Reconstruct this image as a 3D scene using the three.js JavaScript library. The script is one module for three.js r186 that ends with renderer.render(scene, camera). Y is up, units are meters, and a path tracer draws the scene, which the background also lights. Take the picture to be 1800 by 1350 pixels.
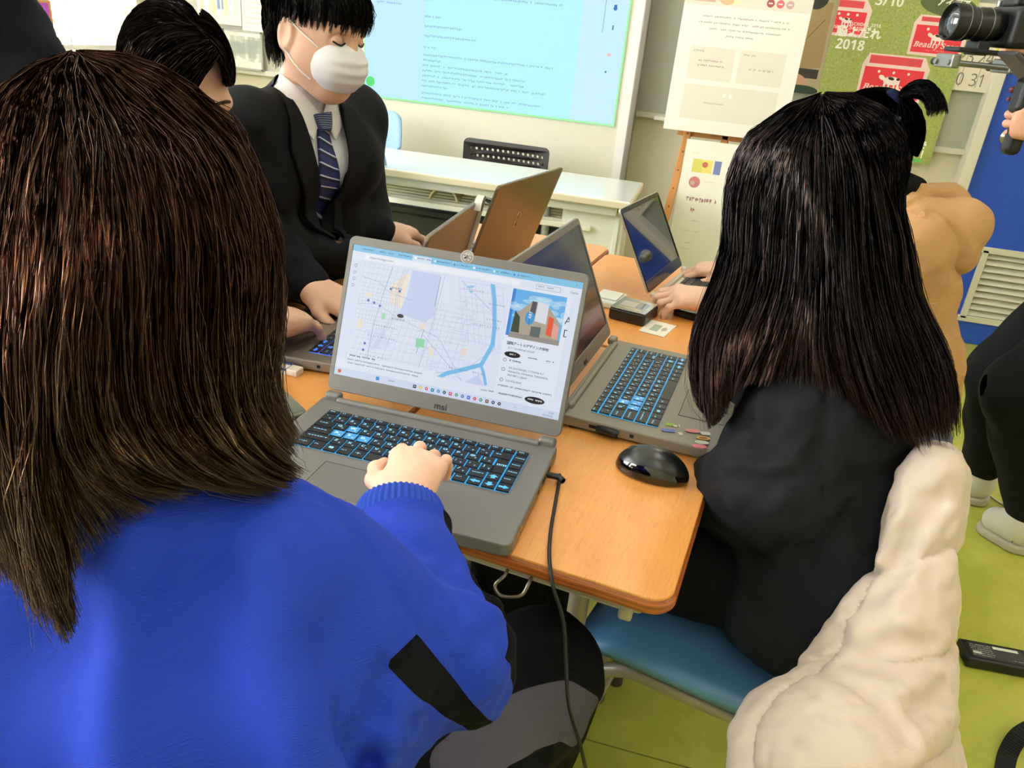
import * as THREE from 'three';
import { RoundedBoxGeometry } from 'three/addons/geometries/RoundedBoxGeometry.js';
import { mergeGeometries, mergeVertices } from 'three/addons/utils/BufferGeometryUtils.js';
import { RectAreaLightUniformsLib } from 'three/addons/lights/RectAreaLightUniformsLib.js';
import { FontLoader } from 'three/addons/loaders/FontLoader.js';
import { TextGeometry } from 'three/addons/geometries/TextGeometry.js';
import { createNoise3D } from 'simplex-noise';

// ---------- camera, daylight, exposure ----------
RectAreaLightUniformsLib.init();
const renderer = new THREE.WebGLRenderer();
renderer.toneMapping = THREE.LinearToneMapping;
renderer.toneMappingExposure = .93;
renderer.shadowMap.enabled = true;
const scene = new THREE.Scene();
const camera = new THREE.PerspectiveCamera(53.13, 4 / 3, 0.05, 60);
camera.position.set(0, 1.24, 0);
camera.up.set(-0.184479, 0.90417635, -0.38526956);
camera.lookAt(-0.18894249, 1.24 - 0.41731216, -0.88890455);
scene.background = new THREE.Color(.96, .985, 1);      // overcast daylight, enters through the windows of the left wall
scene.backgroundIntensity = 17;
const CEILING_LIGHT = 5.2;                           // fluorescent ceiling fittings

// ---------- helpers ----------
function rngOf(a) { return () => { a |= 0; a = a + 0x6D2B79F5 | 0; let t = Math.imul(a ^ a >>> 15, 1 | a); t = t + Math.imul(t ^ t >>> 7, 61 | t) ^ t; return ((t ^ t >>> 14) >>> 0) / 4294967296; }; }
const rnd = rngOf(7);
const n3 = createNoise3D(rngOf(11));
const V = (a, b, c) => Array.isArray(a) ? new THREE.Vector3(a[0], a[1], a[2]) : new THREE.Vector3(a, b, c);
const R = (d) => d * Math.PI / 180;
const lerp = (a, b, t) => a + (b - a) * t, clamp = (x, a, b) => Math.min(b, Math.max(a, x));
const sstep = (a, b, x) => { const t = clamp((x - a) / (b - a), 0, 1); return t * t * (3 - 2 * t); };
const taken = {};
function numbered(n) { if (taken[n] === undefined) { taken[n] = 0; return n; } taken[n]++; return n + '_' + String(taken[n]).padStart(3, '0'); }
function tag(o, label, category, group, kind) { o.userData = { label, category }; if (group) o.userData.group = group; if (kind) o.userData.kind = kind; return o; }
function thing(name, label, category, pos = [0, 0, 0], turn = 0, group) {
  const o = new THREE.Group(); o.name = numbered(name); o.position.set(...pos); o.rotation.y = turn; scene.add(o); return tag(o, label, category, group);
}
function clean(g) { const h = g.index ? g.toNonIndexed() : g; for (const k of Object.keys(h.attributes)) if (!['position', 'normal', 'uv'].includes(k)) h.deleteAttribute(k); if (!h.attributes.uv) h.setAttribute('uv', new THREE.BufferAttribute(new Float32Array(h.attributes.position.count * 2), 2)); return h; }
function merge(list) { return list.length === 1 ? list[0] : mergeGeometries(list.map(clean)); }
function mesh(name, geo, material, parent = scene) {
  const m = new THREE.Mesh(Array.isArray(geo) ? merge(geo) : geo, material); m.name = parent === scene ? numbered(name) : name; m.castShadow = m.receiveShadow = true; parent.add(m); return m;
}
function struct(name, geo, material, label) { const m = mesh(name, geo, material); m.userData = { kind: 'structure' }; if (label) m.userData.label = label; return m; }
function place(g, x = 0, y = 0, z = 0, rx = 0, ry = 0, rz = 0) { if (rx) g.rotateX(rx); if (rz) g.rotateZ(rz); if (ry) g.rotateY(ry); g.translate(x, y, z); return g; }
const bx = (w, h, d, x = 0, y = 0, z = 0, r = 0, rx = 0, ry = 0, rz = 0) => place(r ? new RoundedBoxGeometry(w, h, d, 3, Math.min(r, w / 2.01, h / 2.01, d / 2.01)) : new THREE.BoxGeometry(w, h, d), x, y, z, rx, ry, rz);
const cyl = (r1, r2, h, x = 0, y = 0, z = 0, rx = 0, ry = 0, rz = 0, n = 28) => place(new THREE.CylinderGeometry(r1, r2, h, n), x, y, z, rx, ry, rz);
const sph = (r, x = 0, y = 0, z = 0, sx = 1, sy = 1, sz = 1, n = 20) => { const g = new THREE.SphereGeometry(r, n, Math.round(n * .7)); g.scale(sx, sy, sz); return place(g, x, y, z); };
const tube = (pts, r, n = 40, k = 10, closed = false) => new THREE.TubeGeometry(new THREE.CatmullRomCurve3(pts.map((p) => V(p)), closed, 'centripetal'), n, r, k, closed);
function pipe(pts, r, bend = .04, n = 6, k = 12) {   // straight runs with rounded bends and closed ends
  const out = [V(pts[0])];
  for (let i = 1; i < pts.length - 1; i++) {
    const p = V(pts[i]), a = V(pts[i - 1]).sub(p), b = V(pts[i + 1]).sub(p), da = Math.min(bend, a.length() * .49), db = Math.min(bend, b.length() * .49);
    const A = p.clone().addScaledVector(a.normalize(), da), B = p.clone().addScaledVector(b.normalize(), db);
    for (let j = 0; j <= n; j++) { const t = j / n; out.push(A.clone().multiplyScalar((1 - t) * (1 - t)).addScaledVector(p, 2 * t * (1 - t)).addScaledVector(B, t * t)); }
  }
  out.push(V(pts[pts.length - 1]));
  const path = new THREE.CurvePath(); for (let i = 1; i < out.length; i++) if (out[i].distanceTo(out[i - 1]) > 1e-5) path.add(new THREE.LineCurve3(out[i - 1], out[i]));
  const g = new THREE.TubeGeometry(path, out.length * 3, r, k, false);
  return merge([g, sph(r, out[0].x, out[0].y, out[0].z, 1, 1, 1, 10), sph(r, out[out.length - 1].x, out[out.length - 1].y, out[out.length - 1].z, 1, 1, 1, 10)]);
}
const rr = (w, h, r, x = 0, y = 0) => { const s = new THREE.Shape(), a = x - w / 2, b = y - h / 2; s.moveTo(a + r, b); s.lineTo(a + w - r, b); s.absarc(a + w - r, b + r, r, -Math.PI / 2, 0); s.lineTo(a + w, b + h - r); s.absarc(a + w - r, b + h - r, r, 0, Math.PI / 2); s.lineTo(a + r, b + h); s.absarc(a + r, b + h - r, r, Math.PI / 2, Math.PI); s.lineTo(a, b + r); s.absarc(a + r, b + r, r, Math.PI, Math.PI * 1.5); return s; };
const extr = (shape, depth, bevel = 0, seg = 2) => new THREE.ExtrudeGeometry(shape, { depth: depth - 2 * bevel, bevelEnabled: bevel > 0, bevelSize: bevel, bevelThickness: bevel, bevelOffset: -bevel, bevelSegments: seg, curveSegments: 10 }).translate(0, 0, bevel);

// ---------- textures ----------
const lin = (c) => new THREE.Color(c);
function dataTex(w, h, fn, srgb, rep) {
  const d = new Uint8Array(w * h * 4);
  for (let y = 0; y < h; y++) for (let x = 0; x < w; x++) { const c = fn(x / w, y / h), i = (y * w + x) * 4; d[i] = c[0] * 255; d[i + 1] = c[1] * 255; d[i + 2] = c[2] * 255; d[i + 3] = 255; }
  const t = new THREE.DataTexture(d, w, h); t.magFilter = THREE.LinearFilter; t.wrapS = t.wrapT = THREE.RepeatWrapping; if (srgb) t.colorSpace = THREE.SRGBColorSpace; if (rep) t.repeat.set(rep[0], rep[1]); t.needsUpdate = true; return t;
}
// tileable noise: torus mapping
function tn(u, v, fu, fv, s) { const a = u * Math.PI * 2, b = v * Math.PI * 2; return n3(Math.cos(a) * fu + s, Math.sin(a) * fu + Math.cos(b) * fv, Math.sin(b) * fv + s * 2); }
const gray = (x) => { x = clamp(x, 0, 1); return [x, x, x]; };
const weaveTex = dataTex(256, 256, (u, v) => gray(.5 + .25 * Math.sin(u * Math.PI * 2 * 42) * Math.sin(v * Math.PI * 2 * 42) + .22 * tn(u, v, 9, 9, 3)), false);
const woolTex = dataTex(256, 256, (u, v) => gray(.5 + .3 * tn(u, v, 14, 14, 5) + .2 * tn(u, v, 5, 5, 8)), false);
const grainTex = dataTex(256, 256, (u, v) => gray(.5 + .5 * tn(u, v, 16, 16, 1)), false);
function canvas(w, h, draw) { const c = document.createElement('canvas'); c.width = w; c.height = h; const g = c.getContext('2d'); draw(g, w, h); const t = new THREE.CanvasTexture(c); t.colorSpace = THREE.SRGBColorSpace; t.magFilter = THREE.LinearFilter; return t; }
const M = (o) => new THREE.MeshPhysicalMaterial(o);
const S = (color, roughness = .6, metalness = 0, extra = {}) => new THREE.MeshPhysicalMaterial({ color, roughness, metalness, ...extra });
const withRep = (t, x, y) => { const c = t.clone(); c.repeat.set(x, y); c.needsUpdate = true; return c; };

// ---------- implicit surfaces ----------
const len3 = (x, y, z) => Math.sqrt(x * x + y * y + z * z);
function cap(a, b, ra, rb = ra) {        // tapered capsule
  const [ax, ay, az] = a, bxv = b[0] - ax, byv = b[1] - ay, bzv = b[2] - az, l = 1 / Math.max(1e-9, bxv * bxv + byv * byv + bzv * bzv);
  return (x, y, z) => { const px = x - ax, py = y - ay, pz = z - az; let t = (px * bxv + py * byv + pz * bzv) * l; t = t < 0 ? 0 : t > 1 ? 1 : t; return len3(px - bxv * t, py - byv * t, pz - bzv * t) - (ra + (rb - ra) * t); };
}
function ell(c, r, q) {                 // ellipsoid, q: optional inverse rotation matrix3 elements
  const m = Math.min(...r);
  return (x, y, z) => { let px = x - c[0], py = y - c[1], pz = z - c[2]; if (q) { const a = q[0] * px + q[1] * py + q[2] * pz, b = q[3] * px + q[4] * py + q[5] * pz, d = q[6] * px + q[7] * py + q[8] * pz; px = a; py = b; pz = d; } const k0 = len3(px / r[0], py / r[1], pz / r[2]); const k1 = len3(px / (r[0] * r[0]), py / (r[1] * r[1]), pz / (r[2] * r[2])); return k1 < 1e-6 ? -m : k0 * (k0 - 1) / k1; };
}
const smin = (a, b, k) => { const h = Math.max(k - Math.abs(a - b), 0) / k; return Math.min(a, b) - h * h * k * .25; };
const smax = (a, b, k) => -smin(-a, -b, k);
const union = (fs, k) => (x, y, z) => { let d = fs[0](x, y, z); for (let i = 1; i < fs.length; i++) d = smin(d, fs[i](x, y, z), k); return d; };
function isoMesh(f, lo, hi, cell) {     // surface nets with projection to the surface and gradient normals
  const nx = Math.ceil((hi[0] - lo[0]) / cell) + 1, ny = Math.ceil((hi[1] - lo[1]) / cell) + 1, nz = Math.ceil((hi[2] - lo[2]) / cell) + 1, N = nx * ny * nz;
  const F = new Float32Array(N), at = (i, j, k) => (k * ny + j) * nx + i, B = 6;
  for (let k0 = 0; k0 < nz; k0 += B) for (let j0 = 0; j0 < ny; j0 += B) for (let i0 = 0; i0 < nx; i0 += B) {
    const k1 = Math.min(nz, k0 + B), j1 = Math.min(ny, j0 + B), i1 = Math.min(nx, i0 + B);
    const c = f(lo[0] + (i0 + B / 2) * cell, lo[1] + (j0 + B / 2) * cell, lo[2] + (k0 + B / 2) * cell), far = Math.abs(c) > B * cell * 1.6;
    for (let k = k0; k < k1; k++) for (let j = j0; j < j1; j++) for (let i = i0; i < i1; i++) F[at(i, j, k)] = far ? c : f(lo[0] + i * cell, lo[1] + j * cell, lo[2] + k * cell);
  }
  const id = new Int32Array(N).fill(-1), P = [], e = [[0, 1], [2, 3], [4, 5], [6, 7], [0, 2], [1, 3], [4, 6], [5, 7], [0, 4], [1, 5], [2, 6], [3, 7]], v = new Array(8);
  for (let k = 0; k < nz - 1; k++) for (let j = 0; j < ny - 1; j++) for (let i = 0; i < nx - 1; i++) {
    let mask = 0; for (let c = 0; c < 8; c++) { v[c] = F[at(i + (c & 1), j + (c >> 1 & 1), k + (c >> 2))]; if (v[c] < 0) mask |= 1 << c; }
    if (mask === 0 || mask === 255) continue;
    let x = 0, y = 0, z = 0, n = 0;
    for (const [a, b] of e) if ((v[a] < 0) !== (v[b] < 0)) { const t = v[a] / (v[a] - v[b]); x += lerp(a & 1, b & 1, t); y += lerp(a >> 1 & 1, b >> 1 & 1, t); z += lerp(a >> 2, b >> 2, t); n++; }
    id[at(i, j, k)] = P.length / 3; P.push(lo[0] + (i + x / n) * cell, lo[1] + (j + y / n) * cell, lo[2] + (k + z / n) * cell);
  }
  const I = [], quad = (a, b, c, d, flip) => { if (a < 0 || b < 0 || c < 0 || d < 0) return; if (flip) I.push(a, c, b, a, d, c); else I.push(a, b, c, a, c, d); };
  for (let k = 1; k < nz - 1; k++) for (let j = 1; j < ny - 1; j++) for (let i = 1; i < nx - 1; i++) {
    const s = F[at(i, j, k)] < 0;
    if (s !== (F[at(i + 1, j, k)] < 0)) quad(id[at(i, j - 1, k - 1)], id[at(i, j, k - 1)], id[at(i, j, k)], id[at(i, j - 1, k)], !s);
    if (s !== (F[at(i, j + 1, k)] < 0)) quad(id[at(i - 1, j, k - 1)], id[at(i, j, k - 1)], id[at(i, j, k)], id[at(i - 1, j, k)], s);
    if (s !== (F[at(i, j, k + 1)] < 0)) quad(id[at(i - 1, j - 1, k)], id[at(i, j - 1, k)], id[at(i, j, k)], id[at(i - 1, j, k)], !s);
  }
  const winding = () => { for (let t = 0; t < I.length; t += 3) { const a = I[t] * 3, b = I[t + 1] * 3, c = I[t + 2] * 3, ux = pos[b] - pos[a], uy = pos[b + 1] - pos[a + 1], uz = pos[b + 2] - pos[a + 2], vx = pos[c] - pos[a], vy = pos[c + 1] - pos[a + 1], vz = pos[c + 2] - pos[a + 2]; if ((uy * vz - uz * vy) * nor[a] + (uz * vx - ux * vz) * nor[a + 1] + (ux * vy - uy * vx) * nor[a + 2] < 0) { const q = I[t + 1]; I[t + 1] = I[t + 2]; I[t + 2] = q; } } };
  const n = P.length / 3, pos = new Float32Array(P), nor = new Float32Array(n * 3), h = cell * .35, uv = new Float32Array(n * 2);
  for (let q = 0; q < n; q++) {
    let x = pos[q * 3], y = pos[q * 3 + 1], z = pos[q * 3 + 2], gx, gy, gz;
    for (let it = 0; it < 2; it++) {
      gx = (f(x + h, y, z) - f(x - h, y, z)) / (2 * h); gy = (f(x, y + h, z) - f(x, y - h, z)) / (2 * h); gz = (f(x, y, z + h) - f(x, y, z - h)) / (2 * h);
      if (it === 0) { const g2 = gx * gx + gy * gy + gz * gz + 1e-6, d = clamp(f(x, y, z) / g2, -cell * .6, cell * .6); x -= gx * d; y -= gy * d; z -= gz * d; }
    }
    const l = len3(gx, gy, gz) || 1; pos[q * 3] = x; pos[q * 3 + 1] = y; pos[q * 3 + 2] = z; nor[q * 3] = gx / l; nor[q * 3 + 1] = gy / l; nor[q * 3 + 2] = gz / l;
    uv[q * 2] = x * .7 + z * .72; uv[q * 2 + 1] = y;
  }
  winding();
  const g = new THREE.BufferGeometry(); g.setAttribute('position', new THREE.BufferAttribute(pos, 3)); g.setAttribute('normal', new THREE.BufferAttribute(nor, 3)); g.setAttribute('uv', new THREE.BufferAttribute(uv, 2)); g.setIndex(I); return g;
}
// cuts a mesh where field = 0: returns [field < 0, field >= 0]
function cutMesh(g, field) {
  const P = g.attributes.position.array, Nn = g.attributes.normal.array, U = g.attributes.uv.array, I = g.index.array, n = P.length / 3, fv = new Float32Array(n);
  for (let i = 0; i < n; i++) fv[i] = field(P[i * 3], P[i * 3 + 1], P[i * 3 + 2]);
  const out = [[], []], vert = (i) => [P[i * 3], P[i * 3 + 1], P[i * 3 + 2], Nn[i * 3], Nn[i * 3 + 1], Nn[i * 3 + 2], U[i * 2], U[i * 2 + 1]];
  const mid = (a, b) => { const t = fv[a] / (fv[a] - fv[b]), A = vert(a), B = vert(b); return A.map((x, k) => x + (B[k] - x) * t); };
  for (let t = 0; t < I.length; t += 3) {
    const q = [I[t], I[t + 1], I[t + 2]], s = q.map((i) => fv[i] < 0 ? 0 : 1);
    if (s[0] === s[1] && s[1] === s[2]) { out[s[0]].push(vert(q[0]), vert(q[1]), vert(q[2])); continue; }
    let k = 0; while (!(s[k] !== s[(k + 1) % 3] && s[k] !== s[(k + 2) % 3])) k++;
    const a = q[k], b = q[(k + 1) % 3], c = q[(k + 2) % 3], ab = mid(a, b), ac = mid(a, c);
    out[s[k]].push(vert(a), ab, ac); out[1 - s[k]].push(ab, vert(b), vert(c), ab, vert(c), ac);
  }
  return out.map((list) => { const r = new THREE.BufferGeometry(), p = new Float32Array(list.length * 3), m = new Float32Array(list.length * 3), w = new Float32Array(list.length * 2); list.forEach((x, i) => { p.set(x.slice(0, 3), i * 3); m.set(x.slice(3, 6), i * 3); w.set(x.slice(6, 8), i * 2); }); r.setAttribute('position', new THREE.BufferAttribute(p, 3)); r.setAttribute('normal', new THREE.BufferAttribute(m, 3)); r.setAttribute('uv', new THREE.BufferAttribute(w, 2)); r.setIndex([...Array(list.length).keys()]); return r; });
}

// ---------- the room ----------
const wallMat = S('#d8cfb8', .85, 0, { bumpMap: withRep(grainTex, 6, 6), bumpScale: .0006 });
const floorTex = dataTex(512, 512, (u, v) => { const a = .5 + .28 * tn(u, v, 2, 2, 4) + .2 * tn(u, v, 7, 7, 9) + .1 * tn(u, v, 30, 30, 2), w = clamp(a, 0, 1); return [lerp(.68, .76, w), lerp(.69, .765, w), lerp(.26, .33, w)]; }, true, [.5, .5]);
const floorRough = dataTex(256, 256, (u, v) => gray(.42 + .12 * tn(u, v, 4, 4, 6) + .06 * tn(u, v, 20, 20, 3)), false, [.6, .6]);
const floorMat = M({ map: floorTex, roughnessMap: floorRough, roughness: 1, bumpMap: withRep(grainTex, 1, 1), bumpScale: .0004 });
const X0 = -3.2, X1 = 3.0, Z0 = -4.2, Z1 = 2.7, CEIL = 2.75, TH = .15;
const uvScale = (g, sx, sy) => { const u = g.attributes.uv; for (let i = 0; i < u.count; i++) u.setXY(i, u.getX(i) * sx, u.getY(i) * sy); return g; };
// vinyl sheets with fine joints
const floorRoot = new THREE.Group(); floorRoot.name = 'floor'; floorRoot.userData = { kind: 'structure', label: 'lime green vinyl floor laid in wide sheets' }; scene.add(floorRoot);
{
  mesh('floor_slab', bx(X1 - X0 + .3, .1, Z1 - Z0 + .3, (X0 + X1) / 2, -.056, (Z0 + Z1) / 2), S('#6f6f28', .8), floorRoot);
  const w = 1.55;
  for (let k = 0; k * w < Z1 - Z0; k++) { const za = Z0 + k * w, zb = Math.min(Z1, za + w - .003); mesh('vinyl_sheet', uvScale(bx(X1 - X0, .006, zb - za, (X0 + X1) / 2, -.003, (za + zb) / 2), X1 - X0, zb - za), floorMat, floorRoot); }
}
struct('ceiling', bx(X1 - X0 + .3, .12, Z1 - Z0 + .3, (X0 + X1) / 2, CEIL + .06, (Z0 + Z1) / 2), S('#e8e6de', .9), 'off-white classroom ceiling');
struct('wall_back', bx(X1 - X0 + .3, CEIL, TH, (X0 + X1) / 2, CEIL / 2, Z0 - TH / 2), wallMat, 'cream painted back wall');
struct('wall_right', bx(TH, CEIL, Z1 - Z0, X1 + TH / 2, CEIL / 2, (Z0 + Z1) / 2), wallMat, 'cream painted side wall');
struct('wall_front', bx(X1 - X0 + .3, CEIL, TH, (X0 + X1) / 2, CEIL / 2, Z1 + TH / 2), wallMat, 'cream painted wall opposite the projection screen');
// left wall with window openings
const WINS = [[-4.08, -3.46], [-2.95, -1.35], [-1.05, .55], [.85, 2.45]], SILL = .9, HEAD = 2.35;
{
  const g = [bx(TH, SILL, Z1 - Z0, X0 - TH / 2, SILL / 2, (Z0 + Z1) / 2), bx(TH, CEIL - HEAD, Z1 - Z0, X0 - TH / 2, (CEIL + HEAD) / 2, (Z0 + Z1) / 2)];
  const ends = [Z0, ...WINS.flat(), Z1];
  for (let i = 0; i < ends.length; i += 2) g.push(bx(TH, HEAD - SILL, ends[i + 1] - ends[i], X0 - TH / 2, (HEAD + SILL) / 2, (ends[i] + ends[i + 1]) / 2));
  struct('wall_left', g, wallMat, 'cream window wall');
  const frameMat = S('#dcdcd4', .4, .2), glass = M({ color: '#ffffff', roughness: .02, transmission: 1, thickness: 0, ior: 1.45 });
  WINS.forEach(([a, b], i) => {
    const w = new THREE.Group(); w.name = 'window_' + (i + 1); w.userData = { kind: 'structure', label: 'aluminium framed window in the cream side wall' }; scene.add(w);
    const h = HEAD - SILL, m = (a + b) / 2, y = (HEAD + SILL) / 2, x = X0 - .1;
    mesh('window_frame', [bx(.05, .05, b - a, x, SILL + .025, m), bx(.05, .05, b - a, x, HEAD - .025, m), bx(.05, h, .05, x, y, a + .025), bx(.05, h, .05, x, y, b - .025), ...(b - a > 1 ? [bx(.05, h, .05, x, y, m)] : [])], frameMat, w);
    if (b - a > 1) for (const s of [-1, 1]) mesh('pane', bx(.005, h - .1, (b - a) / 2 - .075, x, y, m + s * (b - a) / 4), glass, w); else mesh('pane', bx(.005, h - .1, b - a - .1, x, y, m), glass, w);
    mesh('window_sill', bx(.2, .03, b - a + .06, X0 + .03, SILL - .016, m, .006), frameMat, w);
  });
}
struct('baseboard_back', bx(X1 - X0, .08, .012, (X0 + X1) / 2, .04, Z0 + .006), S('#54524a', .6), 'dark grey skirting');
// ceiling fittings
const lampGlow = M({ color: '#ffffff', emissive: '#fffcf7', emissiveIntensity: 3, roughness: .5 });
for (const x of [-1.9, 0.1, 2.0]) for (const z of [-3.1, -1.1, .9]) {
  const t = thing('ceiling_light', 'long white fluorescent ceiling light with frosted cover', 'ceiling light', [x, CEIL, z], 0, 'fluorescent ceiling lights');
  mesh('housing', bx(.3, .06, 1.24, 0, -.031, 0, .01), S('#eeeeea', .5), t); mesh('light_cover', bx(.26, .02, 1.2, 0, -.066, 0, .008), lampGlow, t);
  const l = new THREE.RectAreaLight('#fffcf7', CEILING_LIGHT, .26, 1.2); l.position.set(x, CEIL - .08, z); l.up.set(0, 0, 1); l.lookAt(x, 0, z); scene.add(l);
}
// venetian blind in the far window
{
  const t = thing('venetian_blind', 'white venetian blind lowered over the window beside the purple posters', 'blind');
  const slatMat = M({ color: '#f4f0e6', roughness: .6, transmission: .35, thickness: 0 }), g = bx(.05, .0022, .585, 0, 0, 0, 0, 0, 0, R(38)), z = -3.77, x = X0 - .03;
  for (let k = 0; k < 33; k++) mesh('slat', g, slatMat, t).position.set(x, .985 + k * .041, z);
  mesh('bottom_rail', bx(.045, .022, .585, x, .955, z, .006), S('#efece2', .5), t); mesh('head_rail', bx(.05, .04, .585, x, 2.325, z, .004), S('#efece2', .5), t);
  for (const dz of [-.2, .2]) mesh('ladder_cord', cyl(.0015, .0015, 1.36, x + .026, 1.64, z + dz, 0, 0, 0, 6), S('#e6e2d6', .8), t);
}
// ---------- glyphs drawn with strokes: the texture fonts have no Japanese ----------
const GLYPH = {
  脳: 'M1 1L3 1L3 9M1 1L1 7L0 9M1 3.5L3 3.5M1 6L3 6M4.6 0L5.2 2M6.6 0L6.8 2M9.2 0L8.2 2M4.6 3.4L4.6 9L9.4 9L9.4 3.4M5.6 4L8.4 7.6M8.4 4L5.6 7.6',
  よ: 'M5 .5L5 6.5L3 8.6L1.6 7.6L2.6 6.6L5 6.6L8.4 8.8M5 3L8 3', だ: 'M1 2.4L5.4 2.4M3.4 .5L1 9M5.6 4.4L8.6 4.4M5.4 6L5.2 8L6.4 8.8L9 8.6M7.6 .6L8.2 2M9 .2L9.6 1.6', れ: 'M2.6 .5L2.6 9M.8 2.8L4 2.6L.6 7.4M2.8 5.2L6 2.4L7 3L6.8 7.6L7.8 8.8L9.6 7.4',
  ム: 'M4 1L1 8L8.4 7.4M6 4.6L9 9', で: 'M.8 2L9 1.4M7.6 2L4.6 5L5.6 8L8.4 8.8M8 4L8.6 5.2M9.2 3.4L9.8 4.6', か: 'M.6 3.2L5.6 2.8L5.2 7.6L4 8.8L3 8M3 .6L2.6 4L.8 8.8M7 2.4L9 5.4', め: 'M1.6 1.8L4.4 8.4M6 1L5 4.8L2.2 8L.8 7L1.8 4.6L5.4 3.4L8.8 5L8.2 7.8L6 9', 'ょ': 'M5 3L5 7.6L3.6 9L2.6 8.2L5 7.6L8 9M5 4.6L7.6 4.6', '！': 'M5 .4L5 6.2M5 8.2L5 9.2',
  国: 'M.6 .6L9.4 .6L9.4 9.4L.6 9.4L.6 .6M2.4 2.6L7.6 2.6M2.8 5L7.2 5M2.2 7.8L7.8 7.8M5 2.6L5 7.8M6.4 6L7 7', 際: 'M.6 .8L3 .8L2 3L3 5L1 6M.6 .8L.6 9.4M4 1.4L6 1.2L4 4.4M6.4 1L9.6 4M8.6 1L6.4 4.2M5 5L8.4 5M4 6.6L9.4 6.6M6.8 6.6L6.8 9.2M5 7.8L4 9M8.4 7.8L9.4 9', ア: 'M1 1.6L9 1.6L6.4 4.4M5 3L4.6 6.4L2 9.2', ー: 'M1 5L9 5', ト: 'M3.4 .6L3.4 9.4M3.4 4L8 6', デ: 'M2 1.2L6.6 1.2M.8 4L9 4M5 4L4.6 7L2.4 9.2M8 .4L8.6 1.8M9.2 .2L9.8 1.4', ザ: 'M.6 3L9 3M3 1L3 6M6.6 1L6.6 5L4 9.2M8.2 .2L8.8 1.4M9.3 0L9.9 1.2', イ: 'M8.4 .8L5 4L1 6M5.4 4L5.4 9.4', ン: 'M1.6 1.8L4 3.6M1.4 9L5.6 7.4L9 3', 大: 'M.6 3.4L9.4 3.4M5 .6L4.6 5L.8 9.4M5.2 4L9.4 9.4', 学: 'M1.6 .6L2.6 2.4M4.8 .4L5.2 2.2M8.4 .6L7.2 2.4M.8 5L.8 3.4L9.2 3.4L9.2 5M2.8 5.2L7 5.2L5 6.6L5 9L3.6 9.2M.8 7L9.2 7', 校: 'M.4 3L4.2 3M2.4 .6L2.4 9.4M2.2 3.4L.4 7M2.6 4L4 5.6M5 2.4L9.6 2.4M7.2 .6L7.2 2.4M6 3.4L4.8 5M8.4 3.4L9.6 5M9 4.8L5 9.4M5.6 4.8L9.6 9.4',
};
function strokes(g, text, x, y, s, w, color, gap = 1.08) {
  g.strokeStyle = color; g.lineWidth = w; g.lineCap = g.lineJoin = 'round';
  for (const ch of text) {
    const d = GLYPH[ch];
    if (d) { g.beginPath(); for (const part of d.split('M')) part.split('L').filter(Boolean).forEach((p, i) => { const [a, b] = p.trim().split(' ').map(Number); g[i ? 'lineTo' : 'moveTo'](x + a / 10 * s, y + b / 10 * s); }); g.stroke(); } else { g.fillStyle = color; g.font = 'bold ' + s + 'px sans-serif'; g.fillText(ch, x, y + s * .9); }
    x += s * gap;
  }
  return x;
}
// a run of writing too small to read in the photograph: short marks of ink
function inkLine(g, x, y, w, h, color, r = rnd, alpha = .6) { g.fillStyle = color; g.globalAlpha = alpha; for (let a = x; a < x + w;) { const k = h * (.35 + .5 * r()); if (r() > .12) { g.fillRect(a, y + h * .3 * r(), k * .7, h * (.25 + .3 * r())); g.fillRect(a + k * .25 * r(), y, h * .12, h * (.6 + .4 * r())); } a += k * .95; } g.globalAlpha = 1; }
function sheet(name, w, h, tex, label, category, at, turn, thick = .004, back = '#e9e4da', extra = {}) {   // a flat printed board: print on its face, card around it
  const t = thing(name, label, category, at, turn);
  mesh('board', bx(w, h, thick, 0, 0, -thick / 2 - .0004), S(back, .8), t);
  const p = mesh('print', new THREE.PlaneGeometry(w, h), M({ map: tex, roughness: .65, ...extra }), t); p.position.z = .0003; return t;
}

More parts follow.
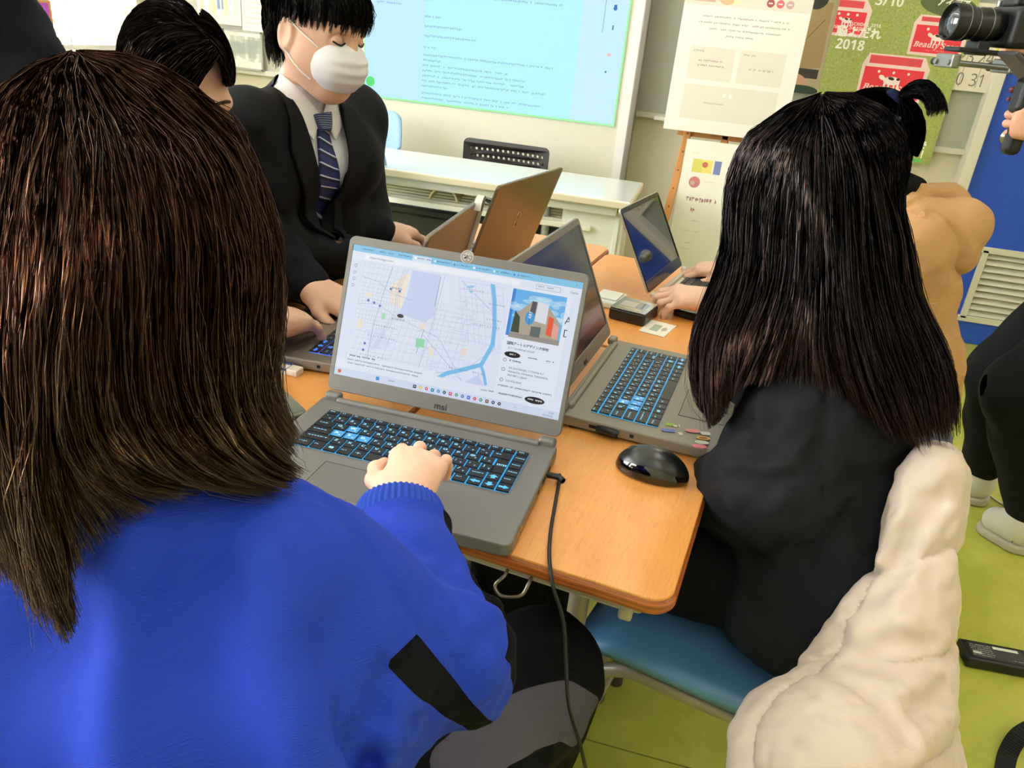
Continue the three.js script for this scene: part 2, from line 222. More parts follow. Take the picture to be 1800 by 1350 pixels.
// ---------- projection screen ----------
{
  const r = rngOf(21), tex = canvas(1360, 1024, (g, w, h) => {
    g.fillStyle = '#b4f3ff'; g.fillRect(0, 0, w, h);
    g.fillStyle = '#bfeaff'; g.fillRect(0, 0, 330, h); g.fillStyle = '#a8d2fb'; g.fillRect(0, 330, 250, 190);
    g.fillStyle = '#c6ecff'; g.fillRect(1130, 0, 230, h);
    inkLine(g, 70, 470, 110, 16, '#7a9fd0', r); inkLine(g, 70, 555, 130, 14, '#7fa3c9', r);
    const L = (y, x, ww, c = '#7fa6b4') => inkLine(g, x, y, ww, 15, c, r, .55);
    L(440, 330, 110); L(495, 330, 720); L(522, 330, 30); L(600, 330, 80); L(645, 330, 200); L(690, 330, 270); L(745, 330, 60); L(780, 330, 690); L(805, 330, 90); L(830, 330, 450); L(855, 330, 560); L(880, 330, 540); L(905, 330, 660); L(930, 330, 140); L(965, 330, 640); L(990, 330, 470);
    g.strokeStyle = '#7fb2c8'; g.lineWidth = 3; g.beginPath(); g.moveTo(1240, 300); g.lineTo(1240, 600); g.stroke();
    g.fillStyle = '#2f6ac8'; g.beginPath(); g.arc(1288, 492, 9, 0, 7); g.fill(); g.fillRect(1281, 476, 14, 10); g.fillStyle = '#5b8fc0'; g.fillRect(1284, 565, 8, 20); g.fillStyle = '#f2b7b7'; g.fillRect(1278, 690, 16, 12); g.fillStyle = '#4d7fb0'; g.fillRect(1276, 770, 9, 9);
    g.fillStyle = '#5fe07a'; g.beginPath(); g.arc(38, 945, 25, 0, 7); g.fill();
    g.strokeStyle = '#a6f7a8'; g.lineWidth = 9; g.strokeRect(4, -20, w - 9, h + 15);
  });
  const t = thing('projection_screen', 'white free-standing projection screen with a bright cyan projected page', 'screen', [0, 0, -4.06]);
  const xl = -2.02, xr = -.405, yb = .36, yt = 2.3;
  mesh('panel', bx(xr - xl, yt - yb, .03, (xl + xr) / 2, (yt + yb) / 2, -.016, .004), S('#e2dccb', .75), t);
  for (const x of [xl - .012, xr + .012]) mesh('edge_rail', bx(.03, yt - yb + .04, .06, x, (yt + yb) / 2, -.02, .006), S('#8f877c', .45, .3), t);
  mesh('white_trim', bx(.045, yt - yb, .006, xr - .025, (yt + yb) / 2, .003, .001), S('#f2f0ec', .5), t);
  for (const x of [xl, xr]) mesh('foot', [bx(.04, yb + .02, .03, x, yb / 2, -.02), bx(.05, .03, .34, x, .016, -.02, .008)], S('#77736b', .5, .3), t);
  const w = 1.355, h = w * 1024 / 1360, im = mesh('projected_screen_image', new THREE.PlaneGeometry(w, h), M({ color: '#101010', emissive: '#ffffff', emissiveMap: tex, emissiveIntensity: 1.12, roughness: .9 }), t); im.position.set(-1.15, .845 + h / 2, .008);
}
// ---------- boards and papers on the back wall ----------
{
  const t = thing('bulletin_board', 'grey bulletin board with pale rail in the corner by the window', 'bulletin board', [-2.72, 1.47, Z0]);
  mesh('panel', bx(.92, 1.14, .02, 0, 0, .0105), S('#bdb8aa', .85), t); mesh('rail', bx(.96, .03, .035, 0, -.58, .018, .005), S('#d9d5c8', .5), t);
  mesh('frame', [bx(.03, 1.14, .03, -.47, 0, .016), bx(.03, 1.14, .03, .47, 0, .016), bx(.97, .03, .03, 0, .585, .016)], S('#cfcabb', .5), t);
  const paper = (seed, draw) => canvas(256, 256, (g, w, h) => { g.fillStyle = '#efeade'; g.fillRect(0, 0, w, h); const r = rngOf(seed); draw(g, r, w, h); });
  sheet('notice_sheet', .27, .42, paper(31, (g, r, w, h) => { for (let k = 0; k < 9; k++) { g.fillStyle = ['#e4d89a', '#c9d0e8', '#d9d3c4'][k % 3]; g.fillRect(20 + k * 24, 30, 16, h - 60); inkLine(g, 20 + k * 24, 40 + 20 * r(), 14, h * .5, '#8d93a8', r, .5); } g.fillStyle = '#8b9ac0'; g.fillRect(120, 90, 16, 120); g.fillRect(145, 90, 10, 120); }), 'cream notice sheet with yellow and blue columns on the grey bulletin board', 'notice', [-2.745, 1.33, Z0 + .032], 0, .003);
  sheet('notice_sheet', .2, .42, paper(32, (g, r, w, h) => { for (let k = 0; k < 14; k++) inkLine(g, 20, 20 + k * 16, 200 * (.5 + .5 * r()), 8, '#8b8b84', r, .45); }), 'cream notice sheet of plain text lines on the grey bulletin board', 'notice', [-2.505, 1.31, Z0 + .032], 0, .003);
  const f = sheet('framed_chart', .225, .185, paper(33, (g, r, w, h) => { for (let k = 0; k < 10; k++) inkLine(g, 25 + k * 21, 30, 14, h - 70, '#9aa39a', r, .5); g.strokeStyle = '#b9b4a4'; g.strokeRect(12, 12, w - 24, h - 24); }), 'small chart in a thin pale frame hanging low on the bulletin board', 'chart', [-2.6, 1.0, Z0 + .046], 0, .006);
  mesh('frame', [bx(.24, .01, .016, 0, .096, -.004), bx(.24, .01, .016, 0, -.096, -.004), bx(.01, .2, .016, .116, 0, -.004), bx(.01, .2, .016, -.116, 0, -.004)], S('#a9aaa2', .5), f);
}
{
  const t = thing('whiteboard', 'grey-green wall board with a pale pen tray behind the posters', 'whiteboard', [.44, 1.45, Z0]);
  mesh('panel', bx(1.7, 1.06, .02, 0, 0, .011), S('#a9aa9c', .42), t);
  mesh('frame', [bx(1.74, .025, .03, 0, .54, .016), bx(.025, 1.1, .03, -.86, 0, .016), bx(.025, 1.1, .03, .86, 0, .016), bx(1.74, .025, .03, 0, -.54, .016)], S('#cfcabc', .45), t);
  mesh('pen_tray', bx(.62, .02, .06, -.42, -.548, .035, .006), S('#e9e6dc', .4), t);
}
// green poster
{
  const r = rngOf(41), tex = canvas(768, 1400, (g, w, h) => {
    g.fillStyle = '#a5ae5e'; g.fillRect(0, 0, w, h);
    for (let k = 0; k < 33000; k++) { const x = r() * w, y = r() * h, a = r() * 6.3, l = 4 + 10 * r(); g.strokeStyle = ['#b9c373', '#8a9650', '#ccd48c', '#78853f', '#a9b360'][k % 5]; g.globalAlpha = .55; g.lineWidth = 1.2 + r() * 1.6; g.beginPath(); g.moveTo(x, y); g.lineTo(x + Math.cos(a) * l, y + Math.sin(a) * l); g.stroke(); }
    g.globalAlpha = .75; g.fillStyle = '#4b5538'; g.beginPath(); g.ellipse(610, 500, 160, 60, .1, 0, 7); g.fill(); g.globalAlpha = 1;
    const box = (x, y, bw, bh, top) => {   // a red and white soap carton lying on the grass
      g.fillStyle = '#f6d7d3'; g.beginPath(); g.moveTo(x - 14, y + bh + 16); g.lineTo(x - 20, y - 10); g.lineTo(x + 6, y - top - 18); g.lineTo(x + bw - 14, y - top - 18); g.lineTo(x + bw + 26, y - 12); g.lineTo(x + bw + 16, y + bh + 16); g.fill();
      g.fillStyle = '#e8505a'; g.fillRect(x + 16, y - top - 8, bw - 44, top - 12); g.fillStyle = '#f03a48'; g.fillRect(x, y, bw, bh);
      g.fillStyle = '#fbe9e6'; for (let k = 0; k < 3; k++) { g.beginPath(); g.arc(x + bw * (.25 + .25 * k), y + bh * .14, 8, 0, 7); g.fill(); }
      const cx = x + bw * .5, cy = y + bh * .42, s = bw / 240; g.beginPath(); g.ellipse(cx, cy, 34 * s, 17 * s, 0, 0, 7); g.fill(); g.fillRect(cx - 30 * s, cy, 9 * s, 34 * s); g.fillRect(cx - 12 * s, cy + 4 * s, 8 * s, 30 * s); g.fillRect(cx + 10 * s, cy + 4 * s, 8 * s, 30 * s); g.fillRect(cx + 24 * s, cy, 9 * s, 34 * s); g.beginPath(); g.ellipse(cx - 42 * s, cy - 10 * s, 14 * s, 9 * s, .5, 0, 7); g.fill();
      g.fillStyle = '#3a2320'; g.beginPath(); g.ellipse(cx - 4 * s, cy - 9 * s, 13 * s, 6 * s, .2, 0, 7); g.fill(); g.beginPath(); g.ellipse(cx + 24 * s, cy - 8 * s, 7 * s, 5 * s, 0, 0, 7); g.fill();
      g.fillStyle = '#ffe2df'; g.font = 'italic bold ' + Math.round(36 * s) + 'px serif'; g.textAlign = 'center'; g.fillText('Beauty Soap', cx, y + bh * .8); g.textAlign = 'left'; inkLine(g, x + bw * .3, y + bh * .88, bw * .4, 8, '#ffd2cf', r);
    };
    box(-40, 575, 212, 122, 50); box(468, 612, 270, 150, 36); box(240, 866, 345, 168, 58);
    g.fillStyle = '#f4f1e4'; g.font = 'bold 78px sans-serif'; g.fillText('3/10', 200, 528);
    strokes(g, 'アイデア', 545, 462, 42, 7, '#f4f1e4');
    g.font = 'bold 27px sans-serif'; g.fillStyle = '#f4e9df'; g.fillText('SCHOOL 2018', 96, 650);
    strokes(g, '脳よだれ', 24, 656, 60, 10, '#fbf6ec', 1.1); g.fillStyle = '#fbf6ec'; g.font = 'bold 78px sans-serif'; g.fillText('2018', 34, 784);
    inkLine(g, 590, 1205, 100, 22, '#f4f4e8', r, .9); strokes(g, 'かムで', 570, 1262, 46, 9, '#f6f5ea'); strokes(g, 'かめ！', 586, 1318, 46, 9, '#f6f5ea'); g.fillStyle = '#57c46c'; g.fillRect(640, 1374, 76, 16);
  });
  sheet('green_poster', .575, 1.05, tex, 'large grassy green poster with red soap cartons pinned over the board', 'poster', [.745, 1.362, Z0 + .052], 0, .003);
}
{
  const tex = canvas(256, 512, (g, w, h) => { g.fillStyle = '#b3a382'; g.fillRect(0, 0, w, h); g.fillStyle = '#a48c61'; g.beginPath(); g.moveTo(70, 90); g.lineTo(205, 70); g.lineTo(215, 380); g.lineTo(60, 400); g.fill(); g.fillStyle = '#3b362f'; g.fillRect(60, 390, 150, 46); g.beginPath(); g.ellipse(110, 50, 66, 60, 0, 0, 7); g.fill(); g.fillStyle = '#c89b80'; g.beginPath(); g.ellipse(100, 450, 60, 30, .3, 0, 7); g.fill(); g.fillStyle = '#2e4034'; g.beginPath(); g.ellipse(130, 495, 100, 24, 0, 0, 7); g.fill(); g.strokeStyle = '#7b6845'; g.lineWidth = 5; g.beginPath(); g.moveTo(90, 260); g.lineTo(180, 150); g.stroke(); g.fillStyle = '#231f1a'; g.fillRect(72, 255, 18, 26); });
  sheet('khaki_poster', .2, .46, tex, 'narrow khaki poster of a sitting figure beside the green poster', 'poster', [.375, 1.32, Z0 + .045], 0, .003);
}
{
  const tex = canvas(512, 512, (g, w, h) => {
    g.fillStyle = '#e3dac6'; g.fillRect(0, 0, w, h); g.strokeStyle = '#8d8577'; g.lineWidth = 4; g.fillStyle = '#7a7367'; g.font = '105px sans-serif';
    [['16', 0], ['17', 1], ['18', 2], ['19', 3]].forEach(([s, i]) => g.fillText(s, 10 + i * 128, 190)); ['23', '24', '25'].forEach((s, i) => g.fillText(s, 20 + (i + .5) * 140, 345)); g.fillText('30', 60, 480); g.fillText('31', 215, 480);
    for (let k = 0; k < 5; k++) { g.beginPath(); g.moveTo(40 + k * 120, 90); g.lineTo(30 + k * 120, 490); g.stroke(); }
    g.fillStyle = '#e8d23c'; for (const x of [110, 230, 350]) { g.beginPath(); g.arc(x, 245, 17, 0, 7); g.fill(); } g.fillStyle = '#c9d5c0'; g.fillRect(90, 20, 180, 60); g.fillStyle = '#d9b878'; g.fillRect(230, 20, 60, 60); g.fillStyle = '#5aa0b0'; g.fillRect(165, 25, 22, 50);
  });
  sheet('wall_calendar', .3, .36, tex, 'handwritten wall calendar with large grey numerals beside the blue door', 'calendar', [1.115, 1.355, Z0 + .045], 0, .003);
}
sheet('white_notice', .12, .16, canvas(64, 64, (g) => { g.fillStyle = '#e9eae6'; g.fillRect(0, 0, 64, 64); g.fillStyle = '#9cc7bd'; g.fillRect(6, 40, 30, 12); }), 'small white leaflet pinned on the wall under the green poster', 'leaflet', [.87, .77, Z0 + .012], 0, .002);
// ---------- blue door ----------
{
  const d = new THREE.Group(); d.name = 'door_1'; d.userData = { kind: 'structure', label: 'bright blue door with louvred vent and round knob' }; scene.add(d);
  const blue = S('#2152c6', .42, 0, { bumpMap: withRep(grainTex, 2, 2), bumpScale: .0003 }), xl = 1.225, w = .86, z = Z0 + .03, vx0 = 1.4, vx1 = 1.88, vy0 = .13, vy1 = .48;
  mesh('door_leaf', [bx(vx0 - xl, 2.02, .04, (vx0 + xl) / 2, 1.012, z), bx(xl + w - vx1, 2.02, .04, (xl + w + vx1) / 2, 1.012, z), bx(vx1 - vx0, 2.02 - vy1, .04, (vx0 + vx1) / 2, (2.022 + vy1) / 2, z), bx(vx1 - vx0, vy0, .04, (vx0 + vx1) / 2, vy0 / 2 + .002, z)], blue, d);
  const vent = mesh('vent_frame', [bx(vx1 - vx0 + .05, .03, .02, (vx0 + vx1) / 2, vy1, z + .022, .003), bx(vx1 - vx0 + .05, .03, .02, (vx0 + vx1) / 2, vy0, z + .022, .003), bx(.03, vy1 - vy0, .02, vx0, (vy0 + vy1) / 2, z + .022, .003), bx(.03, vy1 - vy0, .02, vx1, (vy0 + vy1) / 2, z + .022, .003), bx(vx1 - vx0, vy1 - vy0, .006, (vx0 + vx1) / 2, (vy0 + vy1) / 2, z - .015)], S('#d6d2c2', .5), d);
  const sl = bx(vx1 - vx0 - .02, .003, .034, 0, 0, 0, 0, R(42)); for (let k = 0; k < 10; k++) mesh('louvre', sl, S('#dcd8c9', .5), vent).position.set((vx0 + vx1) / 2, vy0 + .03 + k * .0325, z + .012);
  const kx = 1.325, ky = 1.0; mesh('knob', [place(new THREE.LatheGeometry([[0, .062], [.014, .062], [.026, .054], [.027, .046], [.014, .034], [.012, .012], [.034, .01], [.036, 0]].map((p) => new THREE.Vector2(...p)), 32), kx, ky, z + .021, R(90))], S('#b9b3a4', .28, .9), d);
  mesh('latch_plate', cyl(.01, .01, .008, kx, ky, z + .084, R(90)), S('#8a857a', .3, .9), d);
  mesh('door_frame', [bx(.05, 2.1, .09, xl - .028, 1.05, Z0 + .045, .004), bx(.05, 2.1, .09, xl + w + .028, 1.05, Z0 + .045, .004), bx(w + .11, .05, .09, xl + w / 2, 2.07, Z0 + .045, .004)], S('#ded8c8', .5), d);
}
// ---------- purple posters on the window pier, papers on the sill ----------
{
  const mk = (seed) => canvas(256, 320, (g, w, h) => { const r = rngOf(seed); g.fillStyle = '#d98a4a'; g.fillRect(0, 0, w, h); g.fillStyle = '#b04fc4'; g.fillRect(10, 10, w - 20, h - 20); for (let k = 0; k < 10; k++) for (let y = 30; y < h - 40; y += 14) if (r() > .3) { g.strokeStyle = '#d79be2'; g.lineWidth = 2; g.beginPath(); g.moveTo(24 + k * 22, y); g.lineTo(30 + k * 22 + 6 * r(), y + 10 * r()); g.stroke(); } });
  sheet('purple_poster', .36, .25, mk(51), 'purple handwritten poster with orange border, lower of the two on the window pier', 'poster', [X0 + .012, 1.035, -3.27], R(90), .003);
  sheet('purple_poster', .36, .3, canvas(256, 256, (g, w, h) => { const r = rngOf(52); g.fillStyle = '#a562d6'; g.fillRect(0, 0, w, h); inkLine(g, 60, 120, 120, 30, '#7d3fb5', r); inkLine(g, 60, 170, 90, 26, '#7d3fb5', r); }), 'plain violet poster, upper of the two on the window pier', 'poster', [X0 + .012, 1.325, -3.27], R(90), .003);
  const r = rngOf(53); for (let k = 0; k < 3; k++) { const t = mesh('paper_stack', bx(.13, .006, .2, 0, .003, 0), S(['#e8e6f0', '#dfe3ee', '#eeeae0'][k], .8)); t.position.set(X0 + .06, SILL + .0005 + k * .0062, -3.6 - .02 * k); t.rotation.y = .3 * (r() - .5); tag(t, 'loose white papers stacked on the window sill below the blind', 'papers', 'papers on the window sill'); }
}
// ---------- easel with two display boards ----------
{
  const wood = S('#c98a45', .55, 0, { bumpMap: withRep(grainTex, 1, 8), bumpScale: .0006 }), t = thing('display_easel', 'orange wooden easel with peg holes between the screen and the green poster', 'easel');
  const leg = (a, b, n) => { const A = V(a), B = V(b), l = A.distanceTo(B), g = new RoundedBoxGeometry(.032, l, .02, 2, .004); g.applyQuaternion(new THREE.Quaternion().setFromUnitVectors(V(0, 1, 0), B.clone().sub(A).normalize())); const mid = A.add(B).multiplyScalar(.5); g.translate(mid.x, mid.y, mid.z); return mesh(n, g, wood, t); };
  { const A = [-0.0949,0.9211,-3.61], B = [-0.1238,0.5095,-3.45], k = (y) => [lerp(A[0], B[0], (y - A[1]) / (B[1] - A[1])), y, lerp(A[2], B[2], (y - A[1]) / (B[1] - A[1]))]; leg(k(.01), k(1.65), 'leg'); for (let q = 0; q < 11; q++) { const c = k(.3 + q * .075); mesh('peg_hole', cyl(.004, .004, .003, c[0], c[1], c[2] + .0106, R(88), 0, 0, 8), S('#7a4d20', .8), t); } } leg([.36, .01, -3.52], [.16, 1.7, -3.72], 'leg'); leg([.075, .01, -3.95], [.07, 1.7, -3.74], 'rear_leg');
  mesh('crossbar', bx(.42, .035, .02, .07, .905, -3.612, .004), wood, t); mesh('center_post', bx(.032, .62, .02, .065, .6, -3.612, .004), wood, t);
  const r = rngOf(61);
  const big = canvas(768, 1080, (g, w, h) => {
    g.fillStyle = '#ece7df'; g.fillRect(0, 0, w, h); g.fillStyle = '#dfd8cc'; g.fillRect(0, 0, w, 330);
    g.fillStyle = '#a9cfe0'; g.fillRect(30, 60, 90, 250); g.fillStyle = '#d8a9a0'; g.beginPath(); g.moveTo(60, 310); g.lineTo(160, 200); g.lineTo(190, 310); g.fill(); g.fillStyle = '#e0b48e'; g.beginPath(); g.ellipse(260, 240, 70, 80, 0, 0, 7); g.fill(); g.fillStyle = '#e8dfb8'; g.fillRect(300, 200, 40, 110);
    [['#a34f52', 520], ['#d9666a', 578], ['#c9a0a4', 636]].forEach(([c, x]) => { g.fillStyle = c; g.beginPath(); g.arc(x, 290, 23, 0, 7); g.fill(); g.fillStyle = '#f1dcd8'; g.fillRect(x - 12, 286, 24, 8); });
    g.fillStyle = '#ece7df'; g.fillRect(0, 334, w, h);
    const L = (y, x, ww) => inkLine(g, x, y, ww, 15, '#8d857b', r, .6); L(385, 130, 520); L(420, 110, 560); L(455, 180, 440); L(490, 290, 160);
    g.fillStyle = '#e0d9cb'; g.fillRect(90, 565, 280, 195); g.fillRect(400, 565, 280, 195); g.fillRect(90, 790, 590, 210); L(585, 110, 60); L(585, 420, 70); inkLine(g, 150, 640, 150, 17, '#a07a74', r, .6); inkLine(g, 150, 668, 160, 17, '#8d857b', r, .6); inkLine(g, 470, 665, 150, 17, '#8d857b', r, .6); g.fillStyle = '#efeae2'; g.fillRect(340, 830, 18, 22); g.fillRect(380, 830, 18, 22); inkLine(g, 230, 890, 120, 14, '#a09a8e', r, .6);
  });
  sheet('display_board', .5, .705, big, 'tall white display board with grey text panels resting on top of the easel', 'display board', [0.0488,1.2658,-3.56], 0, .007, '#e6e1d6').rotation.x = -R(4);
  const low = canvas(512, 860, (g, w, h) => {
    g.fillStyle = '#efeade'; g.fillRect(0, 0, w, h); inkLine(g, 50, 70, 40, 12, '#b9b3a6', r, .4); g.fillStyle = '#d8cf6a'; g.fillRect(60, 110, 60, 80); g.fillStyle = '#ecd87a'; g.fillRect(120, 110, 60, 80); g.fillStyle = '#7d86b8'; g.fillRect(190, 110, 42, 80); g.fillStyle = '#c26f5e'; g.beginPath(); g.arc(135, 140, 17, 0, 7); g.fill();
    g.fillStyle = '#c97b78'; g.beginPath(); g.arc(90, 250, 34, 0, 7); g.fill(); g.fillStyle = '#b9a9a4'; g.beginPath(); g.arc(78, 256, 14, 0, 7); g.fill(); inkLine(g, 150, 235, 70, 10, '#c9c2b4', r, .5); inkLine(g, 60, 340, 180, 34, '#96636a', r, .8); inkLine(g, 60, 405, 60, 34, '#a85f5c', r, .8); inkLine(g, 320, 260, 120, 60, '#c47b7d', r, .7);
    for (const [x, y] of [[120, 480], [80, 545], [130, 545], [100, 620], [90, 660]]) inkLine(g, x, y, 34, 12, '#c4bbab', r, .6); g.fillStyle = '#cc5b62'; g.fillRect(290, 800, 60, 30);
  });
  sheet('display_board', .36, .6, low, 'lower cream display board with small red and yellow prints leaning on the easel legs', 'display board', [0.0884,0.586,-3.5], 0, .007, '#e6e1d6').rotation.x = -R(6);
}

// ---------- long white tables, chairs and things behind the desks ----------
{
  const white = S('#e6e7e2', .18, 0, { clearcoat: .5, clearcoatRoughness: .12 }), edge = S('#dccfb4', .5), steel = S('#b9bcbb', .4, .4);
  const t = thing('folding_table', 'long white folding table with wire shelf below the projection screen', 'table', [0, 0, 0]);
  const xl = -2.05, xr = -.235, zf = -2.89, zb = -3.385, xm = (xl + xr) / 2, zm = (zf + zb) / 2, w = xr - xl, d = zf - zb;
  mesh('tabletop', bx(w - .008, .024, d - .008, xm, .689, zm, .004), white, t); mesh('edge_band', bx(w, .028, d, xm, .685, zm, .006), edge, t);
  mesh('apron', [bx(w - .1, .03, .02, xm, .655, zf - .03), bx(w - .1, .03, .02, xm, .655, zb + .03)], S('#c9c6ba', .5), t);
  for (let k = 0; k < 6; k++) mesh('shelf_rod', bx(w - .3, .012, .018, xm, .585, zf - .07 - k * .055, .004), S('#d8d4c4', .45), t);
  mesh('shelf_front_rail', bx(w - .28, .022, .02, xm, .573, zf - .045, .005), S('#e2ddcd', .45), t);
  for (const s of [-1, 1]) { mesh('shelf_bracket', bx(.012, .1, d - .12, xm + s * (w / 2 - .15), .62, zm), steel, t); for (const z of [zf - .09, zb + .09]) mesh('leg', pipe([[xm + s * (w / 2 - .12), .65, z], [xm + s * (w / 2 - .12), .03, z]], .0155), steel, t); mesh('foot', bx(.05, .03, d - .06, xm + s * (w / 2 - .12), .0155, zm, .01), S('#55564f', .6), t); }
  mesh('brace', pipe([[xr - .33, .65, zf - .1], [xr - .33, .04, zf - .1]], .0155), steel, t);
  mesh('end_panel', bx(.02, .28, d - .09, xr - .045, .51, zm, .004), S('#e4e3da', .4), t); mesh('back_panel', bx(.24, .3, .014, xr - .17 + .03, .5, zf - .06, .004), S('#e4e3da', .4), t);
  const roll = thing('paper_roll', 'beige curved cardboard piece lying on the wire shelf', 'cardboard', [...[-0.9575,0.6121,-3]], R(8)); roll.position.y = .6; roll.position.x -= .03;
  { const c = new THREE.Shape(); c.absarc(0, 0, .06, R(8), R(172)); c.absarc(0, 0, .052, R(172), R(8), true); mesh('card', extr(c, .14, .001).translate(0, -.008, -.07), S('#cdbd96', .8), roll); }
  const bag = thing('cable_bundle', 'black and white cable bundle stuffed on the table shelf', 'cables', [...[-0.8415,0.6076,-3]]); bag.position.y = .594; bag.position.x += .05;
  const r = rngOf(71); for (let k = 0; k < 6; k++) mesh('cable_loop', tube([...Array(9)].map((_, i) => { const a = i / 9 * Math.PI * 2; return [Math.cos(a) * (.06 + .02 * r()) + .02 * r(), .012 + .008 * k + .01 * r(), Math.sin(a) * (.035 + .012 * r())]; }), .008, 60, 8, true), S(k % 2 ? '#20211f' : '#e3e1d8', .6), bag);
  const shadeFiller = thing('shade_filler', 'added dark olive crate standing on the floor under the white table', 'filler', [-1.2, 0, -3.22]);  // added dark box: its colour stands in for the shade under the table
  mesh('filler_body', bx(1.5, .48, .2, 0, .241, 0, .01), S('#34352a', .8), shadeFiller); mesh('filler_lid', bx(1.53, .03, .22, 0, .497, 0, .008), S('#2c2d25', .7), shadeFiller);
}
function schoolChair(name, label, pos, turn, seatC, frameC, bw = .4, bo = 0, bh = .2) {   // faces local +z
  const t = thing(name, label, 'chair', pos, turn), fm = S(frameC, .42, .25), sm = S(seatC, .38, 0, { clearcoat: .25, clearcoatRoughness: .3 });
  const s = new THREE.BufferGeometry(); const N = 18, P = [], I = [];
  const top = (u, v) => { const x = (u - .5) * .4, z = (v - .5) * .39; const e = Math.pow(Math.abs(u - .5) * 2, 6) + Math.pow(Math.abs(v - .5) * 2, 8); return [x * (1 - .04 * Math.pow(Math.abs(v - .5) * 2, 4)), .438 - .012 * Math.exp(-Math.pow((u - .5) * 4, 2) - Math.pow((v - .4) * 4, 2)) - .03 * Math.pow(Math.max(0, v - .8) / .2, 2) - .006 * Math.min(1, e), z]; };
  for (let j = 0; j <= N; j++) for (let i = 0; i <= N; i++) P.push(top(i / N, j / N)); for (let j = 0; j <= N; j++) for (let i = 0; i <= N; i++) { const p = top(i / N, j / N); P.push([p[0] * .985, p[1] - .02, p[2] * .985]); }
  const o = (N + 1) * (N + 1); for (let j = 0; j < N; j++) for (let i = 0; i < N; i++) { const a = j * (N + 1) + i, b = a + 1, c = a + N + 1, d = c + 1; I.push(a, c, b, b, c, d, o + a, o + b, o + c, o + b, o + d, o + c); }
  const rim = []; for (let i = 0; i < N; i++) rim.push(i); for (let j = 0; j < N; j++) rim.push(j * (N + 1) + N); for (let i = N; i > 0; i--) rim.push(N * (N + 1) + i); for (let j = N; j > 0; j--) rim.push(j * (N + 1)); rim.forEach((a, k) => { const b = rim[(k + 1) % rim.length]; I.push(a, b, o + a, b, o + b, o + a); });
  s.setAttribute('position', new THREE.BufferAttribute(new Float32Array(P.flat()), 3)); s.setIndex(I); s.computeVertexNormals(); mesh('seat', s, sm, t);
  const bk = (u, v) => { const x = (u - .5) * bw; return [x * (1 - .06 * v * v), (.62 + v * bh), -.205 - bo - .03 * v + .025 * Math.pow((u - .5) * 2, 2)]; };
  const Q = [], J = []; for (const k of [0, 1]) for (let j = 0; j <= 10; j++) for (let i = 0; i <= 16; i++) { const p = bk(i / 16, j / 10); const c = Math.pow(Math.abs(i / 16 - .5) * 2, 8); Q.push([p[0], p[1] - .03 * c * (j / 10 - .5) * 2, p[2] - .012 * k]); }
  for (let j = 0; j < 10; j++) for (let i = 0; i < 16; i++) { const a = j * 17 + i, b = a + 1, c = a + 17, d = c + 1, q = 11 * 17; J.push(a, b, c, b, d, c, q + a, q + c, q + b, q + b, q + c, q + d); }
  { const q = 187, e = []; for (let i = 0; i < 16; i++) e.push(i); for (let j = 0; j < 10; j++) e.push(j * 17 + 16); for (let i = 16; i > 0; i--) e.push(170 + i); for (let j = 10; j > 0; j--) e.push(j * 17); e.forEach((a, k) => { const b = e[(k + 1) % e.length]; J.push(a, q + a, b, b, q + a, q + b); }); }
  const b2 = new THREE.BufferGeometry(); b2.setAttribute('position', new THREE.BufferAttribute(new Float32Array(Q.flat()), 3)); b2.setIndex(J); b2.computeVertexNormals(); mesh('backrest', b2, sm, t);
  for (const k of [-1, 1]) { mesh('leg', pipe([[k * .175, .012, .2], [k * .175, .385, .15], [k * .175, .385, -.16], [k * .175 * bw / .4, .58 + bh, -.225 - bo]], .0115, .07), fm, t); mesh('rear_leg', pipe([[k * .175, .38, -.1], [k * .175, .012, -.22]], .0115), fm, t); }
  mesh('crossbar', [pipe([[-.175, .385, .05], [.175, .385, .05]], .0095), pipe([[-.175, .385, -.12], [.175, .385, -.12]], .0095), pipe([[-.175, .14, .183], [.175, .14, .183]], .0095)], fm, t);
  for (const [x, z] of [[-.175, .2], [.175, .2], [-.175, -.22], [.175, -.22]]) mesh('foot_cap', cyl(.014, .015, .024, x, .012, z), S('#3d3b36', .7), t);
  return t;
}
schoolChair('school_chair', 'pale blue school chair pushed in behind the white table', [-1.67, 0, -3.54], R(4), '#8db4d6', '#b4ab9a');
schoolChair('school_chair', 'pale blue school chair turned sideways below the white table shelf', [-1.06, 0, -2.74], R(84), '#8fb6d4', '#b9b3a0');
{
  const t = thing('perforated_chair', 'black chair with a perforated backrest behind the white table', 'chair', [-.96, 0, -3.63], R(-3)), bm = S('#37322f', .5), fm = S('#8d8a82', .35, .6);
  const s = rr(.44, .17, .025); for (let i = 0; i < 15; i++) for (const [y, dx] of [[.038, 0], [.004, .5], [-.03, 0]]) { const h = new THREE.Path(); h.absarc(-.185 + (i + dx * .5) * .0264, y, .0068, 0, Math.PI * 2, true); s.holes.push(h); }
  const g = extr(s, .012, .002); const p = g.attributes.position; for (let i = 0; i < p.count; i++) p.setZ(i, p.getZ(i) + .9 * p.getX(i) * p.getX(i)); g.computeVertexNormals(); mesh('backrest', g.translate(0, .652, -.2), bm, t);
  mesh('seat', bx(.43, .03, .42, 0, .435, .02, .014), bm, t); for (const k of [-1, 1]) { mesh('leg', pipe([[k * .19, .012, .2], [k * .19, .41, .15], [k * .19, .41, -.2], [k * .19, .7, -.19]], .011, .06), fm, t); mesh('rear_leg', pipe([[k * .19, .4, -.05], [k * .19, .012, -.22]], .011), fm, t); }
}
